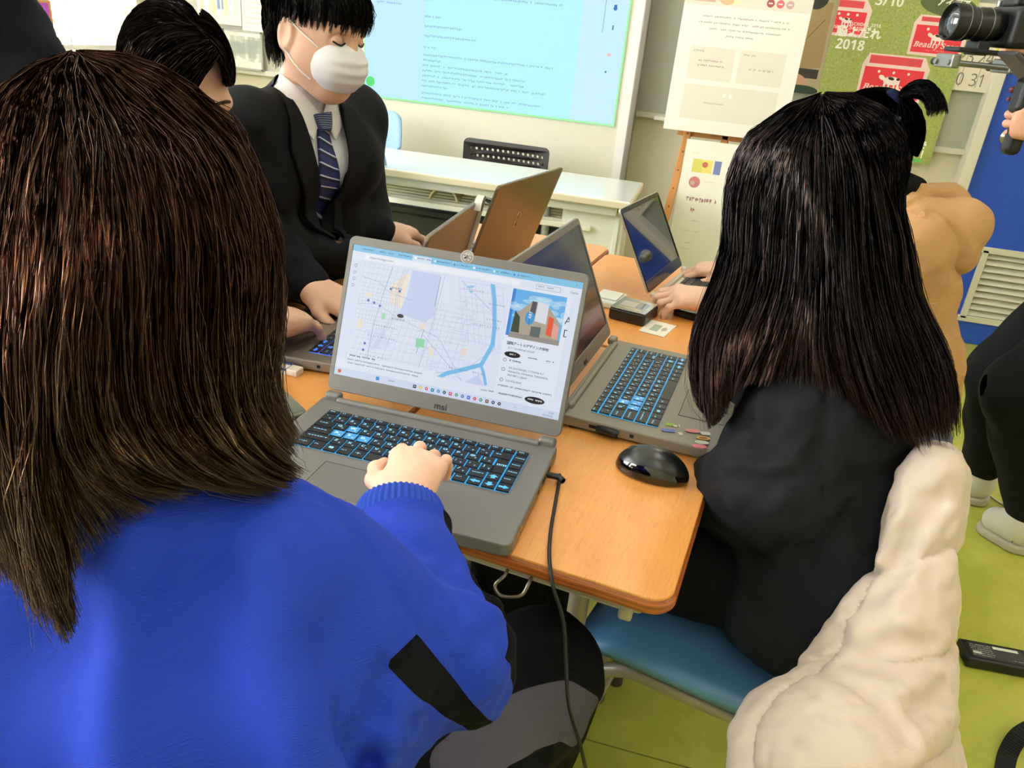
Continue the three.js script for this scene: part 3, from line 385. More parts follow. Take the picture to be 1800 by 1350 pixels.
// ---------- the desk group ----------
const woodTex = dataTex(1024, 512, (u, v) => { const f = tn(u, v, 1.2, 18, 3) * .5 + tn(u, v, 3, 70, 6) * .35, pore = Math.max(0, tn(u, v, 5, 120, 12) - .35) * .7, a = clamp(.55 + .3 * f + .18 * tn(u, v, 1, 1.5, 9), 0, 1); return [lerp(.86, .93, a) - pore * .12, lerp(.57, .65, a) - pore * .12, lerp(.26, .35, a) - pore * .08]; }, true);
const woodMat = M({ map: withRep(woodTex, 1.1, 2.2), roughness: .42, bumpMap: withRep(woodTex, 1.1, 2.2), bumpScale: .00015, clearcoat: .35, clearcoatRoughness: .28 });
const edgeTex = dataTex(256, 256, (u, v) => { const s = .5 + .5 * Math.sin(v * Math.PI * 2 * 4 + tn(u, v, 2, 1, 4)), a = clamp(.5 * s + .3 + .25 * tn(u, v, 3, 30, 2), 0, 1); return [lerp(.5, .74, a), lerp(.24, .42, a), lerp(.07, .16, a)]; }, true);
const edgeMat = M({ map: withRep(edgeTex, 2, 40), roughness: .4, clearcoat: .3 }), deskMetal = S('#a89d88', .45, .3);
const DA = R(-7), DO = [.056, -.672];
function desk(label, lx, lz, L) {      // local: long side runs along z, 0.45 deep along x
  const c = Math.cos(DA), s = Math.sin(DA), t = thing('school_desk', label, 'desk', [DO[0] + lx * c + lz * s, 0, DO[1] - lx * s + lz * c], DA);
  const w = .448, d = L - .004, sh = rr(w, d, .03), top = extr(rr(w - .008, d - .008, .028), .006, .0015, 2); top.rotateX(-Math.PI / 2); { const p = top.attributes.position, u = top.attributes.uv; for (let i = 0; i < p.count; i++) u.setXY(i, p.getZ(i) + lz * 3, p.getX(i) + lx * 2); }
  mesh('desktop', top.translate(0, .6945, 0), woodMat, t);
  const ed = extr(sh, .0185, .007, 4); ed.rotateX(-Math.PI / 2); { const p = ed.attributes.position, u = ed.attributes.uv; for (let i = 0; i < p.count; i++) u.setXY(i, p.getX(i) + p.getZ(i), p.getY(i)); } mesh('plywood_edge', ed.translate(0, .6795, 0), edgeMat, t);
  mesh('book_tray', [bx(w - .09, .004, d - .1, 0, .638, 0), bx(.004, .04, d - .1, -(w - .09) / 2, .658, 0), bx(w - .09, .04, .004, 0, .658, (d - .1) / 2), bx(w - .09, .04, .004, 0, .658, -(d - .1) / 2)], S('#b3aa97', .5, .2), t);
  for (const x of [-1, 1]) for (const z of [-1, 1]) { mesh('leg', pipe([[x * .09, .63, z * (d / 2 - .17)], [x * .09, .012, z * (d / 2 - .17)]], .0145), deskMetal, t); mesh('foot_cap', cyl(.018, .019, .03, x * .09, .015, z * (d / 2 - .17)), S('#5b564c', .7), t); }
  for (const z of [-1, 1]) { mesh('side_rail', bx(.38, .035, .018, 0, .66, z * (d / 2 - .05), .006), deskMetal, t); mesh('foot_rail', bx(.18, .02, .018, 0, .1, z * (d / 2 - .17), .006), deskMetal, t); }
  mesh('bag_hook', tube([[.03, .674, d / 2 - .03], [.03, .664, d / 2 - .01], [.022, .652, d / 2 - .002], [.03, .645, d / 2 + .002], [.042, .646, d / 2 + .002], [.056, .652, d / 2 - .002], [.06, .664, d / 2 - .01], [.06, .674, d / 2 - .03]], .0022, 50, 8), S('#8d8576', .3, .8), t);
  mesh('corner_bracket', bx(.016, .026, .01, w / 2 - .05, .668, d / 2 - .014, .004), S('#a69c8a', .4, .3), t);
  return t;
}
desk('orange wood school desk carrying the laptop with the street map', -.225, -.35, .7);
desk('orange wood school desk under the silver laptop', -.225, -1.05, .7);
desk('orange wood school desk under the laptop with indigo-lit keys', -.676, -.42, .7);
desk('orange wood school desk under the laptop of the person in a suit', -.676, -1.12, .7);
const chairB = schoolChair('school_chair', 'blue school chair with grey tube frame under the long-haired girl', [.172, 0, -1.05], R(-104), '#5c93c6', '#9c9285', .3, -.02, .14);

schoolChair('school_chair', 'blue school chair under the person in the royal blue sweatshirt', [-.335, 0, -.16], R(180), '#5c93c6', '#9c9285');
schoolChair('school_chair', 'blue school chair under the person with parted dark brown hair', [-1.1, 0, -1.14], R(92), '#5c93c6', '#9c9285', .36, 0, .16);
schoolChair('school_chair', 'blue school chair under the person in a suit', [-1.06, 0, -1.56], R(88), '#5c93c6', '#9c9285', .36, 0, .16);
{
  const t = thing('stool', 'low grey stool under the person in the tan hooded jacket', 'stool', [.55, 0, -1.91]);
  mesh('seat', cyl(.16, .165, .03, 0, .425, 0), S('#6f7478', .5), t); for (let k = 0; k < 4; k++) { const a = k * Math.PI / 2 + .78; mesh('leg', pipe([[Math.cos(a) * .1, .41, Math.sin(a) * .1], [Math.cos(a) * .15, .01, Math.sin(a) * .15]], .011), S('#9c9285', .42, .25), t); }
}

// ---------- laptops ----------
const KW = .2985 / 15.5, ROWY = [0, .0125, .0312, .0499, .0686, .0873], KEYS = [];
{
  const add = (r, list) => { let x = 0; for (const [w, s] of list) { if (s !== null) KEYS.push({ x, w, r, s, h: r === 0 ? .0095 : .0162 }); x += w; } };
  add(0, ['ESC', 'F1', 'F2', 'F3', 'F4', 'F5', 'F6', 'F7', 'F8', 'F9', 'F10', 'F11', 'F12', 'PRT', 'INS', 'DEL'].map((s) => [15.5 / 16, s]));
  add(1, [...'`1234567890-^'].map((s) => [1, s]).concat([[1.5, 'BS'], [1, 'HOME']]));
  add(2, [[1.5, 'TAB'], ...[...'QWERTYUIOP@['].map((s) => [1, s]), [1, null], [1, 'PGUP']]);
  add(3, [[1.75, 'CAPS'], ...[...'ASDFGHJKL;:]'].map((s) => [1, s]), [.75, null], [1, 'PGDN']]);
  add(4, [[2.25, 'SHIFT'], ...[...'ZXCVBNM,./'].map((s) => [1, s]), [1.25, 'SHIFT'], [1, '↑'], [1, 'END']]);
  add(5, [[1.25, 'CTRL'], [1, 'FN'], [1, '⊞'], [1, 'ALT'], [1, '無'], [4.25, ''], [1, '変'], [1, 'あ'], [1, 'ALT'], [1, '←'], [1, '↓'], [1, '→']]);
  KEYS.push({ x: 13.55, w: .95, r: 2, s: 'ENTER', h: .0349 });
}
const COLS = 12, keyAtlas = canvas(1024, 1024, (g, w, h) => {
  g.fillStyle = '#000'; g.fillRect(0, 0, w, h); const cw = w / COLS, chh = h / 8;
  KEYS.forEach((k, i) => {
    const x = (i % COLS) * cw, y = Math.floor(i / COLS) * chh, c = '#8fe0ff'; g.fillStyle = g.strokeStyle = c; g.lineWidth = 4;
    if ('WASD'.includes(k.s) && k.s.length === 1) { g.fillStyle = '#3f93c8'; g.fillRect(x + 5, y + 8, cw - 10, chh - 16); g.fillStyle = '#d6f6ff'; }
    if ('↑←↓→'.includes(k.s) && k.s) { g.save(); g.translate(x + cw / 2, y + chh / 2); g.rotate({ '↑': 0, '→': 1.571, '↓': 3.142, '←': -1.571 }[k.s]); g.fillStyle = '#4fb4e6'; g.beginPath(); g.moveTo(0, -34); g.lineTo(32, 2); g.lineTo(14, 2); g.lineTo(14, 34); g.lineTo(-14, 34); g.lineTo(-14, 2); g.lineTo(-32, 2); g.fill(); g.restore(); return; }
    if (k.s === '⊞') { for (const a of [0, 1]) for (const b of [0, 1]) g.fillRect(x + 26 + a * 16, y + 44 + b * 18, 14, 16); return; }
    if ('無変あ'.includes(k.s) && k.s) { g.fillRect(x + 20, y + 52, 36, 5); g.fillRect(x + 36, y + 40, 5, 34); return; }
    g.font = 'bold ' + (k.s.length > 1 ? 22 : 46) + 'px sans-serif'; g.fillText(k.s, x + 14, y + (k.s.length > 1 ? 62 : 66)); if (k.s.length === 1) { g.font = 'bold 24px sans-serif'; g.fillRect(x + 50, y + 80, 16, 4); g.fillRect(x + 56, y + 74, 4, 22); }
  });
});
const keyGeos = KEYS.map((k, i) => {
  const g = new THREE.BoxGeometry(k.w * KW - .0026, .0022, k.h), p = g.attributes.position, u = g.attributes.uv, n = g.attributes.normal, W = k.w * KW - .0026;
  const cw = 1 / COLS, chh = 1 / 8, ux = (i % COLS) * cw, uy = 1 - Math.floor(i / COLS) * chh - chh, asp = clamp(W / .0166, .6, 3);
  for (let q = 0; q < u.count; q++) { if (n.getY(q) > .5) { const a = clamp((p.getX(q) + W / 2) / W * asp, 0, 1), b = k.h < .012 ? lerp(.28, .72, .5 - p.getZ(q) / k.h) : .5 - p.getZ(q) / k.h; u.setXY(q, ux + cw * (.02 + .96 * (asp > 1 ? (p.getX(q) + W / 2) / W : a)), uy + chh * (.04 + .92 * b)); } else u.setXY(q, .999, .001); }
  if (asp > 1.3) for (let q = 0; q < u.count; q++) if (n.getY(q) > .5) u.setX(q, ux + cw * .02 + cw * .96 * ((p.getX(q) + W / 2) / W));
  return g;
});
const keyMat = (c, glow, tint = '#ffffff') => M({ color: c, roughness: .5, emissive: tint, emissiveMap: keyAtlas, emissiveIntensity: glow });
const font = await new FontLoader().loadAsync('fonts/droid/droid_sans_bold.typeface.json');
function laptop(o) {
  const { w = .359, d = .25, h = .022, lid = .236, tilt = 18 } = o, t = thing(o.name || 'gaming_laptop', o.label, 'laptop', [o.at[0], .7003, o.at[1]], o.turn, o.group), body = o.body || S('#57524d', .42, .45), z0 = -d / 2;
  const sh = rr(w, d, .012), b = extr(sh, h - .005, .0025, 2).rotateX(-Math.PI / 2).translate(0, .004, 0);
  const deck = mesh('base', b, body, t);
  mesh('foot_strip', [bx(w * .8, .004, .012, 0, .002, z0 + .03, .001), bx(w * .8, .004, .012, 0, .002, d / 2 - .03, .001)], S('#1c1b1a', .8), t);
  const kz = z0 + (o.kz ?? .045), kx = -.2985 / 2 * (o.ks || 1), ks = o.ks || 1, ty = h - .001;
  mesh('keyboard_backlight_led', bx(.2965 * ks, .0008, .1025 * ks, 0, ty + .0003, kz + .052 * ks, 0), o.back || S('#222', .6), deck);
  const km = o.key; KEYS.forEach((k, i) => { const m = mesh('key', keyGeos[i], km, deck); m.scale.setScalar(ks); m.position.set(kx + (k.x + k.w / 2) * KW * ks, ty + .0019, kz + (ROWY[k.r] + k.h / 2) * ks); });
  mesh('touchpad', bx(.105, .0006, .068, -.035 * ks, ty + .0002, d / 2 - .045, .0002), o.pad || S('#4f4a46', .4, .4), deck); mesh('touchpad_groove', [bx(.107, .0004, .0009, -.035 * ks, ty + .0003, d / 2 - .0795), bx(.0009, .0004, .07, -.035 * ks - .053, ty + .0003, d / 2 - .0445), bx(.0009, .0004, .07, -.035 * ks + .053, ty + .0003, d / 2 - .0445)], S('#2b2826', .7), deck);
  for (const s of [-1, 1]) for (const [i, z] of [-.03, -.01, .012].entries()) mesh('port', bx(.002, .0055, i === 2 ? .006 : .013, s * (w / 2 - .0004), .0125, z0 + .1 + z * 1.4, .0006), S('#0e0e0e', .6), deck);
  for (const z of [.075, .09]) mesh('audio_jack', place(new THREE.TorusGeometry(.0026, .0009, 8, 18), w / 2 + .0001, .0125, z, 0, R(90)), S('#c9a24a', .3, .9), deck);
  // hinge and lid
  for (const s of [-1, 1]) mesh('hinge', bx(w * .07, .014, .016, s * w * .455, h + .002, z0 + .004, .005), body, t);
  mesh('hinge_bar', bx(w * .86, .009, .01, 0, h + .0005, z0 + .012, .004), body, t);
  const L = new THREE.Group(); L.name = 'lid'; L.position.set(0, h + .002, z0 - .002); L.rotation.x = -R(tilt); t.add(L);
  const sw = o.sw || .344, shh = sw * .5625, chin = lid - shh - .0125;
  mesh('lid_shell', extr(rr(w, lid - .006, .01, 0, lid / 2 + .003), .0055, .0015, 2).translate(0, 0, -.0065), o.shell || body, L);
  const fr = rr(w - .002, lid - .008, .009, 0, lid / 2 + .003), ho = new THREE.Path(); const sy = chin + shh / 2; [[-sw / 2, sy - shh / 2], [-sw / 2, sy + shh / 2], [sw / 2, sy + shh / 2], [sw / 2, sy - shh / 2]].forEach((p, i) => i ? ho.lineTo(...p) : ho.moveTo(...p)); ho.closePath(); fr.holes.push(ho);
  mesh('bezel', extr(fr, .0022, .0004, 1).translate(0, 0, -.0014), o.bezel || body, L);
  const sc = mesh('screen', new THREE.PlaneGeometry(sw, shh), o.screen, L); sc.position.set(0, sy, -.0006);
  mesh('webcam', cyl(.0012, .0012, .001, 0, lid - .0055, .0009, R(90), 0, 0, 12), S('#0a0a0a', .2), L);
  if (o.logo) { const tx = new TextGeometry(o.logo, { font, size: .0085, depth: .0006, curveSegments: 4, bevelEnabled: false }); tx.computeBoundingBox(); tx.translate(-tx.boundingBox.max.x / 2, chin * .35, .0007); mesh('wordmark', tx, S('#454240', .3, .6), L); }
  if (o.emblem) { const g = []; for (const [pts, r] of [[[[-.012, -.02], [-.004, -.006], [-.006, .008], [.004, .02]], .0011], [[[.004, .02], [.01, .008], [.002, .0], [.008, -.014], [-.004, -.02]], .0011], [[[-.01, .006], [-.014, .016], [-.006, .022]], .0009]]) g.push(tube(pts.map(([a, c]) => [a, lid * .55 + c, -.0068]), r, 30, 6)); mesh('emblem', g, S('#c9b49c', .25, .8), L); }
  return t;
}
const gBody = S('#787573', .4, .25), backlight = M({ color: '#05161e', emissive: '#2ea8ea', emissiveIntensity: 1.1, roughness: .6 });
// the map on the nearest screen
const mapTex = canvas(1720, 968, (g, W, H) => {
  const r = rngOf(81); g.fillStyle = '#dfe8fd'; g.fillRect(0, 0, W, H);
  const P = (pts, c, w) => { g.strokeStyle = c; g.lineWidth = w; g.lineJoin = g.lineCap = 'round'; g.beginPath(); pts.forEach((p, i) => g[i ? 'lineTo' : 'moveTo'](...p)); g.stroke(); };
  const F = (pts, c) => { g.fillStyle = c; g.beginPath(); pts.forEach((p, i) => g[i ? 'lineTo' : 'moveTo'](...p)); g.closePath(); g.fill(); };
  const T = (s, x, y, z, c = '#5b6478', b = '') => { g.fillStyle = c; g.font = b + z + 'px sans-serif'; g.fillText(s, x, y); };
  const sp = (s, x, y) => { let q = x; for (const c of s) { T(c, q, y, 17, '#7d879c'); q += 20; } };
  // map ground
  g.save(); g.beginPath(); g.rect(85, 115, 1145, 720); g.clip(); g.fillStyle = '#e3ebfd'; g.fillRect(85, 115, 1145, 720);
  F([[480, 115], [700, 115], [700, 400], [640, 470], [430, 440], [470, 300]], '#ccd8f8'); F([[200, 600], [330, 560], [420, 700], [250, 730]], '#dbe5fb');
  F([[330, 250], [430, 150], [470, 150], [440, 400], [350, 380]], '#f5e9dc');
  const block = (x0, y0, x1, y1, sx, sy, sk) => { for (let x = x0; x <= x1; x += sx * (.7 + .6 * r())) P([[x, y0], [x + sk * (y1 - y0), y1]], '#b9c4dc', 1.6); for (let y = y0; y <= y1; y += sy * (.7 + .6 * r())) P([[x0, y], [x1, y + 18 * (r() - .3)]], '#b9c4dc', 1.6); };
  block(110, 115, 420, 330, 38, 40, -.12); block(105, 340, 400, 560, 24, 26, -.05); block(420, 470, 700, 830, 62, 58, -.2); block(700, 360, 980, 830, 46, 44, -.12); block(840, 130, 1180, 560, 48, 46, .25); block(105, 570, 420, 830, 60, 56, -.25);
  for (let k = 0; k < 70; k++) { const x = 520 + 640 * r(), y = 200 + 600 * r(), a = r() * 6.3; P([[x, y], [x + 40 * Math.cos(a), y + 40 * Math.sin(a)], [x + 70 * Math.cos(a + .4), y + 70 * Math.sin(a + .4)]], '#bdc8df', 1.5); }
  for (const k of [0, 14, 28]) P([[420 + k, 115], [380 + k, 260], [400 + k, 420], [260 + k, 740]], '#b4bfd8', 2.4); P([[330, 115], [290, 300], [250, 560], [240, 830]], '#9fb2dd', 4); P([[105, 220], [240, 240], [330, 300], [520, 330]], '#aebbd8', 3); P([[105, 420], [260, 400], [420, 470], [760, 560], [960, 800]], '#aebbd8', 3); P([[640, 560], [980, 830]], '#aab6d2', 3); P([[860, 130], [1150, 330], [1180, 560], [980, 760], [700, 830]], '#aab6d2', 3); P([[730, 115], [690, 560], [640, 830]], '#b0bcd6', 3);
  g.setLineDash([5, 6]); P([[700, 130], [690, 340]], '#6f7a94', 4); P([[640, 520], [610, 700]], '#6f7a94', 4); g.setLineDash([]);
  F([[590, 590], [660, 590], [660, 650], [600, 655]], '#93dcae'); F([[300, 460], [330, 455], [330, 500], [305, 505]], '#a5e2b8'); F([[120, 540], [160, 530], [165, 590], [125, 600]], '#efe7d4'); F([[150, 330], [210, 330], [190, 360], [150, 355]], '#efe9cf'); F([[700, 640], [740, 640], [735, 700], [705, 700]], '#efe7d8'); F([[940, 600], [985, 600], [975, 650], [940, 650]], '#f3ded4'); F([[600, 480], [650, 480], [645, 520], [600, 520]], '#f0e6da');
  P([[1085, 110], [1120, 230], [1155, 420], [1160, 540], [1105, 690], [1000, 740], [860, 800], [800, 850]], '#7cc4f2', 30); P([[1100, 690], [1130, 740], [1160, 820]], '#7cc4f2', 22); F([[900, 160], [960, 145], [950, 165], [905, 172]], '#8fcdf4'); F([[920, 190], [960, 185], [940, 205]], '#8fcdf4'); F([[1010, 830], [1100, 760], [1160, 850], [1060, 900]], '#ccd8f6');
  sp('YUKOZUKA J', 880, 185); sp('SHIMOTATEMO', 980, 420); sp('KANUMA', 1085, 370); sp('HAGEMACHDA', 250, 560); sp('KIAJIMACHDA', 220, 640); sp('HICASHIMACHI', 180, 790); sp('IMMOTUCHI MACHI', 850, 760); T('Koriyama', 345, 270, 19); T('Abukuma River', 1080, 260, 18, '#6f9fc8');
  for (const [x, y] of [[180, 385], [228, 395], [276, 410], [340, 275], [410, 280], [205, 700], [200, 750]]) { g.fillStyle = '#5c74c4'; g.beginPath(); g.arc(x, y, 10, 0, 7); g.fill(); }
  g.fillStyle = '#2b2f3a'; g.beginPath(); g.ellipse(445, 455, 26, 14, 0, 0, 7); g.fill(); T('●', 430, 461, 14, '#fff'); T('Koriyama St', 380, 490, 19, '#444d63'); g.restore();
  // browser
  g.fillStyle = '#86cbee'; g.fillRect(0, 0, W, 46); g.fillStyle = '#dbe9fb'; g.fillRect(465, 8, 145, 40); for (let k = 0; k < 9; k++) { inkLine(g, 60 + k * 148, 18, 95, 14, '#3b6f94', r, .8); T('×', 165 + k * 148, 30, 18, '#2f5c80'); g.fillStyle = ['#fff', '#e4f3ff', '#4d8bd0'][k % 3]; g.beginPath(); g.arc(45 + k * 148, 25, 8, 0, 7); if (k > 2) g.fill(); } T('+', 1420, 32, 24, '#2f5c80'); for (const x of [1530, 1600, 1670]) T(x === 1530 ? '–' : x === 1600 ? '▫' : '×', x, 32, 22, '#2f5c80');
  g.fillStyle = '#e4edfd'; g.fillRect(0, 46, W, 58); g.fillStyle = '#f1f5ff'; g.fillRect(100, 56, 1180, 40); T('https://chatgpt.com/...', 140, 84, 20, '#6a7490'); T('←', 18, 84, 22); T('○', 60, 84, 22); g.strokeStyle = '#8d99b8'; g.lineWidth = 2; g.strokeRect(1400, 62, 170, 32); inkLine(g, 1412, 70, 110, 14, '#7481a0', r, .8); T('Copilot', 1640, 86, 18);
  for (let k = 0; k < 4; k++) { g.strokeStyle = '#7d89a6'; g.lineWidth = 3; g.beginPath(); g.arc(42, 150 + k * 48, 10, 0, 7); g.stroke(); }
  // side panel
  g.fillStyle = '#e9f0fe'; g.fillRect(1232, 104, 430, 740); const gx = 1262, gy = 118; g.fillStyle = '#3f86e0'; g.fillRect(gx - 22, gy, 40, 330); g.fillStyle = '#66b5f2'; g.fillRect(gx, gy, 365, 340); for (let k = 0; k < 26; k++) { g.fillStyle = '#d7ecfb'; g.globalAlpha = .5; g.beginPath(); g.ellipse(gx + 365 * r(), gy + 150 * r() + 40, 50 * r() + 20, 16 * r() + 8, 0, 0, 7); g.fill(); } g.globalAlpha = 1;
  F([[gx + 60, gy + 140], [gx + 130, gy + 65], [gx + 235, gy + 75], [gx + 350, gy + 190], [gx + 350, gy + 310], [gx + 20, gy + 310], [gx + 20, gy + 170]], '#b3a795'); F([[gx + 130, gy + 65], [gx + 165, gy + 66], [gx + 160, gy + 200], [gx + 120, gy + 190]], '#57515c'); F([[gx + 170, gy + 62], [gx + 250, gy + 76], [gx + 250, gy + 210], [gx + 165, gy + 200]], '#e4e6ec'); g.fillStyle = '#3f9fe0'; g.beginPath(); g.ellipse(gx + 130, gy + 185, 34, 46, 0, 0, 7); g.fill(); P([[gx + 130, gy + 140], [gx + 130, gy + 230]], '#12507c', 3); F([[gx + 262, gy + 150], [gx + 300, gy + 160], [gx + 300, gy + 290], [gx + 262, gy + 280]], '#ef5a3c'); F([[gx + 305, gy + 190], [gx + 345, gy + 215], [gx + 345, gy + 300], [gx + 305, gy + 295]], '#e8a89c'); F([[gx + 20, gy + 150], [gx + 60, gy + 190], [gx + 70, gy + 300], [gx + 10, gy + 300]], '#3e4632'); F([[gx, gy + 305], [gx + 365, gy + 305], [gx + 365, gy + 340], [gx, gy + 340]], '#9a938c'); F([[gx + 150, gy + 240], [gx + 220, gy + 235], [gx + 220, gy + 310], [gx + 150, gy + 310]], '#5d6a66');
  g.save(); g.translate(gx + 138, gy + 190); g.rotate(-1.5); T('ART', 0, 0, 28, '#eee', 'bold '); g.restore(); T('A', 1640, 300, 72, '#2a2f3a'); T('D', 1640, 390, 72, '#2a2f3a');
  strokes(g, '国際アート', 1262, 488, 23, 2.4, '#22283a', 1.02); T('&', 1382, 508, 24, '#22283a'); strokes(g, 'デザイン大学校', 1400, 488, 23, 2.4, '#22283a', 1.02); T('★ 3.7 • Vocational school', 1262, 540, 19, '#566078');
  g.fillStyle = '#15171c'; g.beginPath(); g.ellipse(1315, 578, 58, 21, 0, 0, 7); g.fill(); inkLine(g, 1296, 570, 38, 16, '#fff', r, 1); inkLine(g, 1430, 572, 66, 13, '#4b556c', r, .9); inkLine(g, 1560, 572, 50, 13, '#4b556c', r, .9);
  g.strokeStyle = '#4b556c'; g.lineWidth = 3; for (const y of [622, 690, 765]) { g.beginPath(); g.arc(1268, y, 11, 0, 7); g.stroke(); } inkLine(g, 1300, 614, 90, 16, '#4b556c', r, .9); T('Art and Design, 2 Chome-4-1', 1305, 678, 20, '#3d475e'); T('Hohatcho, Koriyama, Fukushima', 1305, 704, 20, '#3d475e'); T('963-8811, Japan', 1305, 730, 20, '#3d475e'); T('024-956-0040', 1300, 772, 19, '#4b556c'); inkLine(g, 1250, 800, 390, 15, '#566078', r, .8);
  // cookie notice, task bar
  g.fillStyle = '#e6edfd'; g.fillRect(0, 838, W, 74); g.fillRect(85, 800, 700, 60); inkLine(g, 90, 800, 210, 16, '#3d475e', r, .9); inkLine(g, 90, 832, 590, 14, '#6a7490', r, .8); inkLine(g, 90, 858, 560, 14, '#6a7490', r, .8); T('cookie', 1130, 870, 17, '#3d475e'); inkLine(g, 1190, 857, 40, 14, '#3d475e', r, .9); inkLine(g, 1265, 857, 170, 15, '#3d475e', r, .9); g.fillStyle = '#15171c'; g.beginPath(); g.ellipse(1530, 865, 72, 24, 0, 0, 7); g.fill(); inkLine(g, 1480, 856, 100, 18, '#fff', r, 1);
  g.fillStyle = '#d5e1f8'; g.fillRect(0, 912, W, 56); g.fillStyle = '#e4653a'; g.beginPath(); g.arc(42, 938, 14, 0, 7); g.fill(); g.fillStyle = '#2f8fe6'; g.fillRect(335, 924, 26, 26); T('○', 395, 946, 22); inkLine(g, 425, 930, 50, 13, '#6a7490', r, .8);
  ['#1f2430', '#efc64d', '#df4b4b', '#1c84b6', '#2f8fd8', '#2b3a42', '#d54a86', '#47a06c', '#2f78c8', '#3f67d8', '#e34242', '#3d8f78', '#8a4a1c', '#1e3f78', '#20242c'].forEach((c, i) => { g.fillStyle = c; g.beginPath(); if (i % 3) g.arc(640 + i * 46, 938, 12, 0, 7); else g.rect(628 + i * 46, 927, 24, 24); g.fill(); g.fillStyle = '#eef3ff'; g.fillRect(635 + i * 46, 935, 9, 6); });
  for (let k = 0; k < 6; k++) T(['^', '≋', '⍖', '◌', '◁', '▭'][k], 1395 + k * 36, 944, 18); T('10:25', 1640, 936, 16); T('2025/02/05', 1600, 956, 15);
  g.fillStyle = '#e2eafc'; g.fillRect(W - 50, 104, 50, 734);
});
mapTex.anisotropy = 8;
const lap1 = laptop({ label: 'grey laptop showing a street map, keys lit blue', at: [-.306, -.816], turn: R(-1.2), tilt: 19.5, body: gBody, key: keyMat('#0d0e10', 1.5), back: backlight, pad: S('#716e6b', .38, .25), logo: 'msi', screen: M({ color: '#08090b', emissive: '#ffffff', emissiveMap: mapTex, emissiveIntensity: .92, roughness: .35 }) });
const dim = canvas(512, 288, (g, w, h) => { g.fillStyle = '#2a3038'; g.fillRect(0, 0, w, h); g.fillStyle = '#3b444e'; g.fillRect(0, 0, w, 34); const r = rngOf(82); for (let k = 0; k < 5; k++) inkLine(g, 60, 60 + k * 36, 260 * r() + 60, 8, '#6f7d86', r, .5); g.fillStyle = '#3f4d78'; g.fillRect(20, 230, 470, 26); });
const lap2 = laptop({ pad: S('#857f74', .36, .25), label: 'grey laptop with blue-lit keys and stickers before the long-haired girl', at: [-.003, -1.2], turn: R(84), tilt: 24, body: S('#8b857a', .36, .25), key: keyMat('#3c3a37', 1.25), back: backlight, logo: 'msi', screen: M({ color: '#10141a', emissive: '#ffffff', emissiveMap: dim, emissiveIntensity: .32, roughness: .16, clearcoat: .6, clearcoatRoughness: .08 }) });
laptop({ label: 'grey laptop with indigo-lit keys behind the map laptop, two hands on it', at: [-.563, -1.227], turn: R(-87.6), tilt: 12.9, body: S('#857c72', .36, .25), key: keyMat('#2a2928', 1.2, '#9fb4ff'), back: M({ color: '#060a18', emissive: '#4a6df0', emissiveIntensity: 1.6, roughness: .6 }), emblem: true, shell: S('#7a6b5e', .38, .5), screen: M({ color: '#10141a', emissive: '#ffffff', emissiveMap: dim, emissiveIntensity: .5, roughness: .2 }) });
laptop({ label: 'grey-brown laptop of the person in a suit, lid back turned to the room', at: [-.564, -1.759], turn: R(-100.6), tilt: 17.8, body: S('#857c72', .36, .25), key: keyMat('#2a2928', 1.2), back: backlight, emblem: true, shell: S('#7b6a55', .33, .55), screen: M({ color: '#10141a', emissive: '#ffffff', emissiveMap: dim, emissiveIntensity: .5, roughness: .2 }) });
laptop({ name: 'silver_laptop', label: 'slim silver laptop with a dark glossy screen', at: [.071, -1.848], turn: R(78.5), w: .304, d: .212, h: .014, lid: .208, tilt: 29, ks: .9, kz: .028, sw: .29, body: S('#cfcac0', .32, .6), bezel: S('#0b0d12', .15), pad: S('#c4beb4', .3, .5), key: S('#3a3a3c', .5), back: S('#2a2a2c', .6), screen: M({ color: '#050d2c', roughness: .06, clearcoat: 1, clearcoatRoughness: .02 }) });

{ // stickers on the palm rest
  lap2.updateMatrixWorld(true);
  const put = (at, shape, c, i) => { const p = lap2.worldToLocal(V(at)), g = new THREE.ExtrudeGeometry(shape, { depth: .0004, bevelEnabled: false, curveSegments: 10 }).rotateX(-Math.PI / 2); const m = mesh('sticker', g, S(c, .5), lap2); m.position.set(p.x, .0216 + i * .00015, p.z); m.rotation.y = R(-84) + .2; };
  const disc = (a, b) => { const s = new THREE.Shape(); s.absellipse(0, 0, a, b, 0, Math.PI * 2); return s; };
  [[[0.0217,0.722,-1.0676], rr(.012, .009, .001), '#8fb52e'], [[0.0303,0.722,-1.0655], rr(.006, .006, .002), '#d6d2c4'], [[0.0362,0.722,-1.0681], rr(.0015, .009, .0006), '#d8d8a8'], [[0.0214,0.722,-1.0459], rr(.02, .009, .002), '#5f78c4'], [[0.0392,0.722,-1.0424], rr(.006, .009, .002), '#d9d0bd'], [[0.0569,0.722,-1.0598], disc(.012, .006), '#e58a94'], [[0.0754,0.722,-1.0584], rr(.015, .01, .003), '#d9d3cd'], [[0.0725,0.722,-1.0421], disc(.0105, .006), '#d8a94a'], [[0.0725,0.7222,-1.0417], disc(.0065, .0036), '#8f5a24'], [[0.0705,0.722,-1.0264], disc(.0105, .0055), '#d3d4cb'], [[0.0676,0.722,-1.0126], disc(.0105, .0062), '#e0737c']].forEach(([a, sh, c], i) => put(a, sh, c, i));
}

